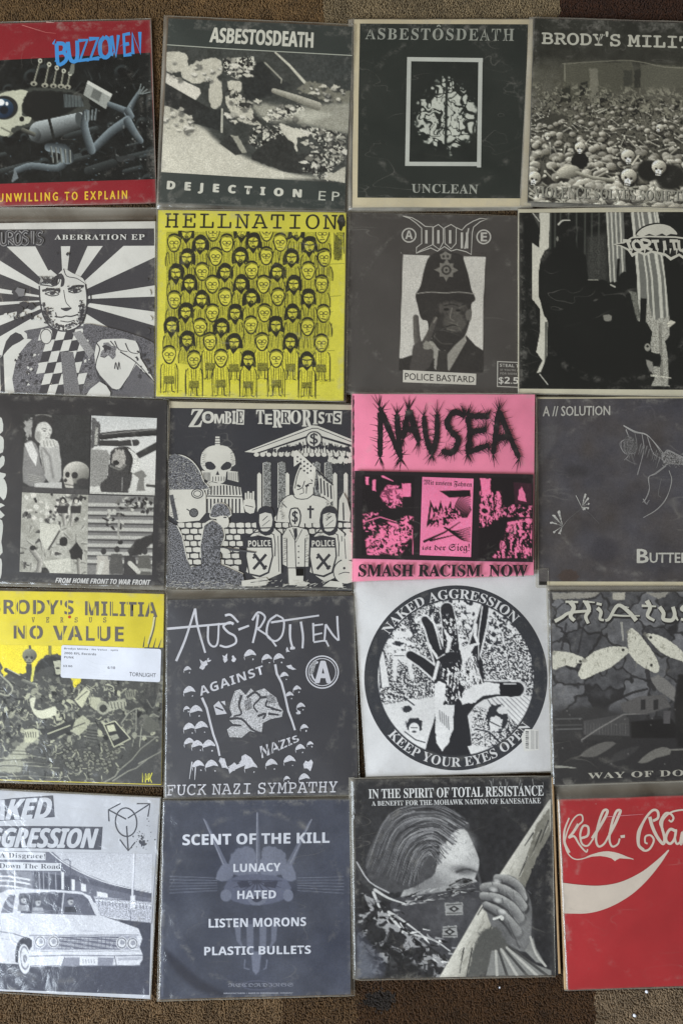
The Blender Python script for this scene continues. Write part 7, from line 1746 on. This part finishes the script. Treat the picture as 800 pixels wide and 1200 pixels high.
# post
p.line([(770, 170), (590, 450), (392, 800)], 64, (150, 148, 140), 84, shade=(200, 198, 190), soft=4)
p.poly([(700, 240), (750, 170), (751, 270), (700, 360), (660, 460), (640, 440)], (120, 118, 110), 4, rough=5)
for a, b in (((690, 265), (660, 310)), ((720, 255), (690, 330)), ((670, 350), (640, 420)), ((745, 220), (715, 300)), ((440, 680), (425, 770)), ((470, 680), (450, 780)), ((560, 560), (500, 680)), ((600, 340), (560, 420)), ((540, 480), (490, 560))): p.line([a, b], 5, (50, 50, 50), 3)
for k in range(50):
    t_ = p.rnd.random(); x = 765 - 370 * t_ + p.rnd.uniform(-30, 30); y = 180 + 610 * t_; p.line([(x, y), (x - 14, y + 26)], 2.4, p.rnd.choice([(96, 94, 88), (206, 204, 194), (120, 118, 110)]), 1, alpha=.7)
# hand
p.poly([(500, 450), (540, 440), (600, 415), (640, 440), (670, 480), (686, 540), (682, 640), (690, 690), (640, 690), (590, 660), (540, 600), (520, 545), (500, 510)], (104, 104, 105), 5, smooth=2)
p.poly([(690, 640), (700, 680), (735, 740), (700, 730), (660, 690)], (130, 130, 128), 5)
for pts, w0, w1 in (([(560, 428), (600, 432), (640, 460), (655, 500)], 34, 36), ([(512, 462), (560, 460), (620, 490), (650, 530)], 36, 46), ([(510, 492), (560, 500), (610, 530), (640, 570)], 34, 46), ([(520, 524), (560, 545), (600, 580), (630, 620)], 30, 46)):
    p.line([(a + 3, b + 8) for a, b in pts], w0, (46, 46, 48), w1, smooth=3, soft=8, alpha=.8); p.line(pts, w0 - 5, (166, 166, 164), w1 - 8, smooth=3, shade=(84, 84, 86), soft=5)
for x, y in ((560, 440), (548, 470), (562, 508), (580, 548)):
    p.ell(x, y, 13, 8, (200, 200, 198), .3, soft=9, alpha=.7); p.line([(x - 22, y - 6), (x - 16, y + 12)], 2, (60, 60, 62), soft=4, alpha=.8); p.line([(x + 16, y - 8), (x + 20, y + 10)], 2, (60, 60, 62), soft=4, alpha=.8)
for k in range(60): x, y = p.rnd.uniform(580, 680), p.rnd.uniform(450, 680); p.line([(x, y), (x + p.rnd.uniform(4, 18), y + p.rnd.uniform(8, 26))], 2, p.rnd.choice([(60, 60, 62), (170, 170, 168), (150, 150, 150)]), soft=4, alpha=.5)
for k in range(60): x, y = p.rnd.uniform(330, 480), p.rnd.uniform(290, 470); p.line([(x, y), (x + p.rnd.uniform(-6, 14), y + p.rnd.uniform(2, 10))], 2, p.rnd.choice([(90, 90, 92), (196, 196, 194)]), soft=5, alpha=.35)
p.line([(488, 405), (497, 430), (500, 452)], 8, (96, 96, 98), soft=8, alpha=.7); p.mottle(14, 13)
p.ell(650, 620, 34, 60, (130, 130, 130), soft=40, alpha=.6); p.line([(548, 575), (575, 566)], 9, (200, 200, 196)); p.ell(578, 572, 7, 8, (200, 200, 196)); p.line([(600, 590), (640, 680)], 4, (60, 60, 62), alpha=.6, soft=6)
p.poly([(500, 620), (560, 600), (600, 670), (560, 740), (480, 790), (450, 791), (470, 700)], (86, 86, 84), 10, rough=8, grain=.8)
p.poly([(540, 690), (600, 680), (700, 740), (755, 760), (755, 779), (520, 779), (530, 740)], (130, 130, 128), 5)
for k in range(6): p.line([(555 + k * 10, 690 - k * 3), (560 + k * 36, 779)], 8, (70, 70, 70) if k % 2 else (176, 175, 170), 10)
p.line([(680, 640), (700, 700), (735, 745)], 8, (176, 175, 170), smooth=3)
p.I[..., 3] = .16
p.emit()
s.begin('title_lettering')
s.text('IN THE SPIRIT OF TOTAL RESISTANCE', [(97, 107), (727, 93), (728, 131), (98, 141)], (214, 215, 216), 'serif', .97)
s.begin('subtitle_lettering')
s.text('A BENEFIT FOR THE MOHAWK NATION OF KANESATAKE', [(108, 150), (717, 138), (718, 158), (109, 167)], (206, 207, 208), 'serif', 1.0)
s.begin('scuff')
for k in range(14): x = s.rnd.uniform(520, 730); s.line([(x, 66 + s.rnd.uniform(0, 20)), (x + s.rnd.uniform(-6, 10), 90 + s.rnd.uniform(0, 30))], 1.6, (150, 150, 150), .5)
s.flush()
s.slab('card_insert', [(646, 911), (648.2, 911), (656.6, 1141.5), (654.0, 1141.5)], s.base, s.top - .0004, None, M_TAN, 6, .1)
s.finish()

# ================= row 5, fourth: red with script
f = (630, 910, 4.137)
P = [(655.6, 937.2), (880, 929.5), (893, 1153), (665, 1160.2)]
RD, CR = (166, 42, 47), (204, 192, 180)
s = Sleeve(f, 'plain red record cover with flowing pale script and a broad white swoosh', P, [(650.8, 920.5), (882, 914), (896, 1156), (662, 1162.5)], RD, base=.0012, milk=0.004, edge_milk=0.20)
s.begin('title_lettering')
def sc(pts, w, w1=None): s.line(sm(pts, 7), w, CR, w1)
# K with a long underline, then e l l and a second word
sc([(195, 235), (215, 215), (212, 188), (190, 188), (165, 215), (140, 270), (130, 330), (150, 380), (190, 402), (260, 385), (320, 366), (370, 372), (430, 392), (462, 401)], 8, 4)
s.poly([(230, 390), (290, 368), (340, 362), (390, 372), (430, 388), (462, 401), (395, 396), (372, 410), (355, 396), (300, 385)], CR, .05, 2)
sc([(195, 230), (170, 270), (150, 295), (175, 290), (200, 330), (232, 365), (240, 352)], 14, 6)
s.line(sm([(150, 200), (128, 260), (128, 320), (150, 370)], 6), 7, CR, 15)
sc([(205, 300), (240, 285), (242, 245), (218, 240), (204, 280), (212, 325), (240, 335), (268, 300)], 12, 8)
sc([(262, 300), (300, 240), (328, 190), (335, 165), (315, 168), (292, 230), (280, 300), (292, 338), (320, 325), (345, 280)], 15, 9)
sc([(345, 280), (372, 230), (392, 185), (398, 165), (378, 170), (356, 230), (345, 300), (358, 338), (385, 328), (395, 300)], 15, 8)
s.poly([(398, 285), (420, 282), (420, 296), (400, 298)], CR)
sc([(556, 215), (580, 200), (578, 168), (552, 165), (515, 210), (492, 270), (488, 330), (512, 358), (540, 350), (560, 310), (545, 285), (520, 290), (518, 318), (530, 325)], 13, 8)
s.line(sm([(512, 215), (485, 270), (486, 330), (510, 356)], 6), 12, CR, 15)
sc([(540, 195), (552, 240), (575, 290), (604, 325), (612, 300), (600, 250), (592, 220), (615, 180), (640, 180), (655, 200), (645, 218), (632, 210)], 17, 8)
sc([(600, 250), (605, 210), (640, 175), (690, 162), (740, 165)], 9, 8)
sc([(662, 262), (640, 255), (622, 280), (620, 310), (640, 325), (660, 300), (668, 255), (662, 300), (672, 326), (690, 315)], 14, 10)
sc([(690, 315), (698, 270), (694, 300), (692, 328), (705, 280), (730, 258), (740, 268)], 15, 10)
for k in range(3): sc([(760 + k * 60, 255), (756 + k * 60, 300), (770 + k * 60, 325), (800 + k * 60, 300)], 15, 9)
s.begin('swoosh')
top_ = sm([(118, 514), (200, 524), (300, 528), (400, 510), (500, 462), (580, 400), (630, 353)], 8); bot = sm([(634, 358), (590, 425), (520, 510), (440, 580), (340, 635), (240, 662), (125, 663)], 8)
s.poly(top_ + bot, CR, .03)
s.begin('painted_film_glint'); s.line([(330, 195), (420, 188), (510, 182)], 3, (216, 150, 160), 1)  # reflection off the film, painted on as a pale line
s.flush()
s.slab('card_insert', [(652.2, 937), (655.2, 937), (664.6, 1160.5), (661.0, 1160)], s.base, s.top - .0004, None, M_TAN, 6, .1)
s.finish()
# ================= carpet: brown cut pile in squares of different browns
def patch_colour(x, y):
    n = Noise(91)
    A = np.array
    cols = {'warm': (108, 84, 54), 'beige': (122, 106, 80), 'dark': (58, 36, 24), 'mix': (88, 70, 48)}
    r = np.zeros(x.shape + (3,)); r[:] = A(cols['warm']); r[y < 0] = (114, 92, 66)
    xb = lambda px, py: plan(px, py)[0]
    e = (n.fbm(x * 130, y * 130, 2) - .5) * .006
    top = y > 0.30
    r[top & (x + e > xb(380, 10))] = cols['beige']
    r[top & (x + e > xb(655, 10))] = cols['dark']
    r[(~top) & (x + e > xb(330, 1190))] = (92, 70, 46)
    r[(~top) & (x + e > xb(420, 1190))] = (74, 52, 32)
    r[(~top) & (x + e > xb(697, 1190))] = (124, 106, 84)
    mid = (y > -0.40) & (y < 0.42)
    r[mid] = (84, 66, 44)
    st = np.hypot((x - plan(445, 1172)[0]) / .016, (y - plan(445, 1172)[1]) / .010) + (n.fbm(x * 400, y * 400, 2) - .5)
    r[st < 1] = (52, 46, 42)
    return r
x0, y0 = plan(-110, 1320); x1, y1 = plan(930, -130)
bw, bh = 1.5, 1.7
g = 150
U, V = np.meshgrid(np.linspace(-bw / 2, bw / 2, g), np.linspace(-bh / 2, bh / 2, g))
C = np.concatenate([lin(patch_colour(U, V) * .8), np.ones(U.shape + (1,))], -1)
idx = np.arange(g * g).reshape(g, g)
F = np.stack([idx[:-1, :-1], idx[:-1, 1:], idx[1:, 1:], idx[1:, :-1]], -1).reshape(-1, 4)
me = setmesh('carpet', np.stack([U.ravel(), V.ravel(), np.full(U.size, -.0012)], -1), F, None, C.reshape(-1, 4), None, M_YARN)
carpet = bpy.data.objects.new('carpet', me); COL.objects.link(carpet)
carpet['kind'] = 'structure'; carpet['label'] = 'brown carpet in squares of lighter and darker pile under the records'

# pile: short leaning nubs of yarn everywhere the jackets do not press it flat
rs = np.random.RandomState(4)
st_ = 0.00145
gx, gy = np.meshgrid(np.arange(-.47, .47, st_), np.arange(-.66, .66, st_))
gx = gx.ravel() + rs.uniform(-.5, .5, gx.size) * st_; gy = gy.ravel() + rs.uniform(-.5, .5, gy.size) * st_
keep = np.ones(gx.size, bool)
for sl in SLEEVES:
    q = [plan(a, b, sl.top) for a, b in sl.paper]
    keep &= sd_poly(gx, gy, q) > -.004
gx, gy = gx[keep], gy[keep]; N = gx.size
low = np.zeros(N)                        # pressed down under the plastic rims
for sl in SLEEVES:
    q = [plan(a, b, sl.base) for a, b in sl.film]
    low = np.maximum(low, sstep(.002, -.001, sd_poly(gx, gy, q)))
hh = (.0019 + .0005 * rs.rand(N)) * (1 - low * .9) - low * .0008
rr = .00072 + .00025 * rs.rand(N)
nz = Noise(8)
ln = (nz.fbm(gx * 160, gy * 160, 2) - .5) * 2 * math.pi * 2 
lx, ly = np.cos(ln) * .0011, np.sin(ln) * .0011
base = []
for k in range(5):
    a = 2 * math.pi * k / 5 + rs.rand(N)
    base.append(np.stack([gx + rr * np.cos(a), gy + rr * np.sin(a), np.full(N, -.0013)], -1))
for k in range(5):
    a = 2 * math.pi * k / 5 + .5
    base.append(np.stack([gx + lx * .6 + rr * .75 * np.cos(a), gy + ly * .6 + rr * .75 * np.sin(a), hh * .72 - .001], -1))
base.append(np.stack([gx + lx, gy + ly, hh - .001], -1))
V = np.stack(base, 1).reshape(-1, 3)     # 11 verts each
o = (np.arange(N) * 11)[:, None]
q4 = np.array([(k, (k + 1) % 5, 5 + (k + 1) % 5, 5 + k) for k in range(5)]); t3 = np.array([(5 + k, 5 + (k + 1) % 5, 10) for k in range(5)])
F4 = (o[:, :, None] + q4[None]).reshape(-1, 4); F3 = (o[:, :, None] + t3[None]).reshape(-1, 3)
c = patch_colour(gx, gy) * (0.9 + .2 * rs.rand(N))[:, None] * (0.85 + .3 * nz.fbm(gx * 60, gy * 60, 3))[:, None]
c = np.concatenate([lin(np.clip(c, 3, 250)), np.ones((N, 1))], -1)
c = np.repeat(c, 11, 0)
me = setmesh('carpet_pile', V, F4, F3, c, None, M_YARN)
me.polygons.foreach_set('use_smooth', np.ones(len(me.polygons), bool))
pile = bpy.data.objects.new('carpet_pile', me); COL.objects.link(pile)
pile['kind'] = 'stuff'; pile['label'] = 'short brown carpet pile in the gaps between the records'
print('tufts', N)

# crumbs of pale fluff lying on the carpet
for px_, py_, r_, lb in ((757, 1162, .0016, 'small white crumb on the beige carpet just below the red record'), (743, 1190, .0018, 'small white crumb on the beige carpet at the bottom edge of the photo'), (585, 1157, .0010, 'tiny pale crumb on dark carpet below the masked portrait record')):
    wx, wy = plan(px_, py_, .002)
    V = []; F3 = []; rr_ = np.random.RandomState(int(px_))
    for j in range(1, 4):
        for i in range(7):
            a = 2 * math.pi * i / 7; ph = math.pi * j / 4; q = r_ * (0.75 + .5 * rr_.rand()); V.append((q * math.sin(ph) * math.cos(a), q * math.sin(ph) * math.sin(a), q * .7 * math.cos(ph)))
    V += [(0, 0, r_ * .7), (0, 0, -r_ * .7)]
    F4 = [(j * 7 + i, (j + 1) * 7 + i, (j + 1) * 7 + (i + 1) % 7, j * 7 + (i + 1) % 7) for j in range(2) for i in range(7)]
    F3 = [(21, i, (i + 1) % 7) for i in range(7)] + [(22, 14 + (i + 1) % 7, 14 + i) for i in range(7)]
    o_ = bpy.data.objects.new('crumb', setmesh('crumb', V, F4, F3, None, None, M_LABEL)); COL.objects.link(o_)
    o_.location = (wx, wy, .0022); o_['label'] = lb; o_['category'] = 'crumb'; o_['group'] = 'pale crumbs on the carpet'
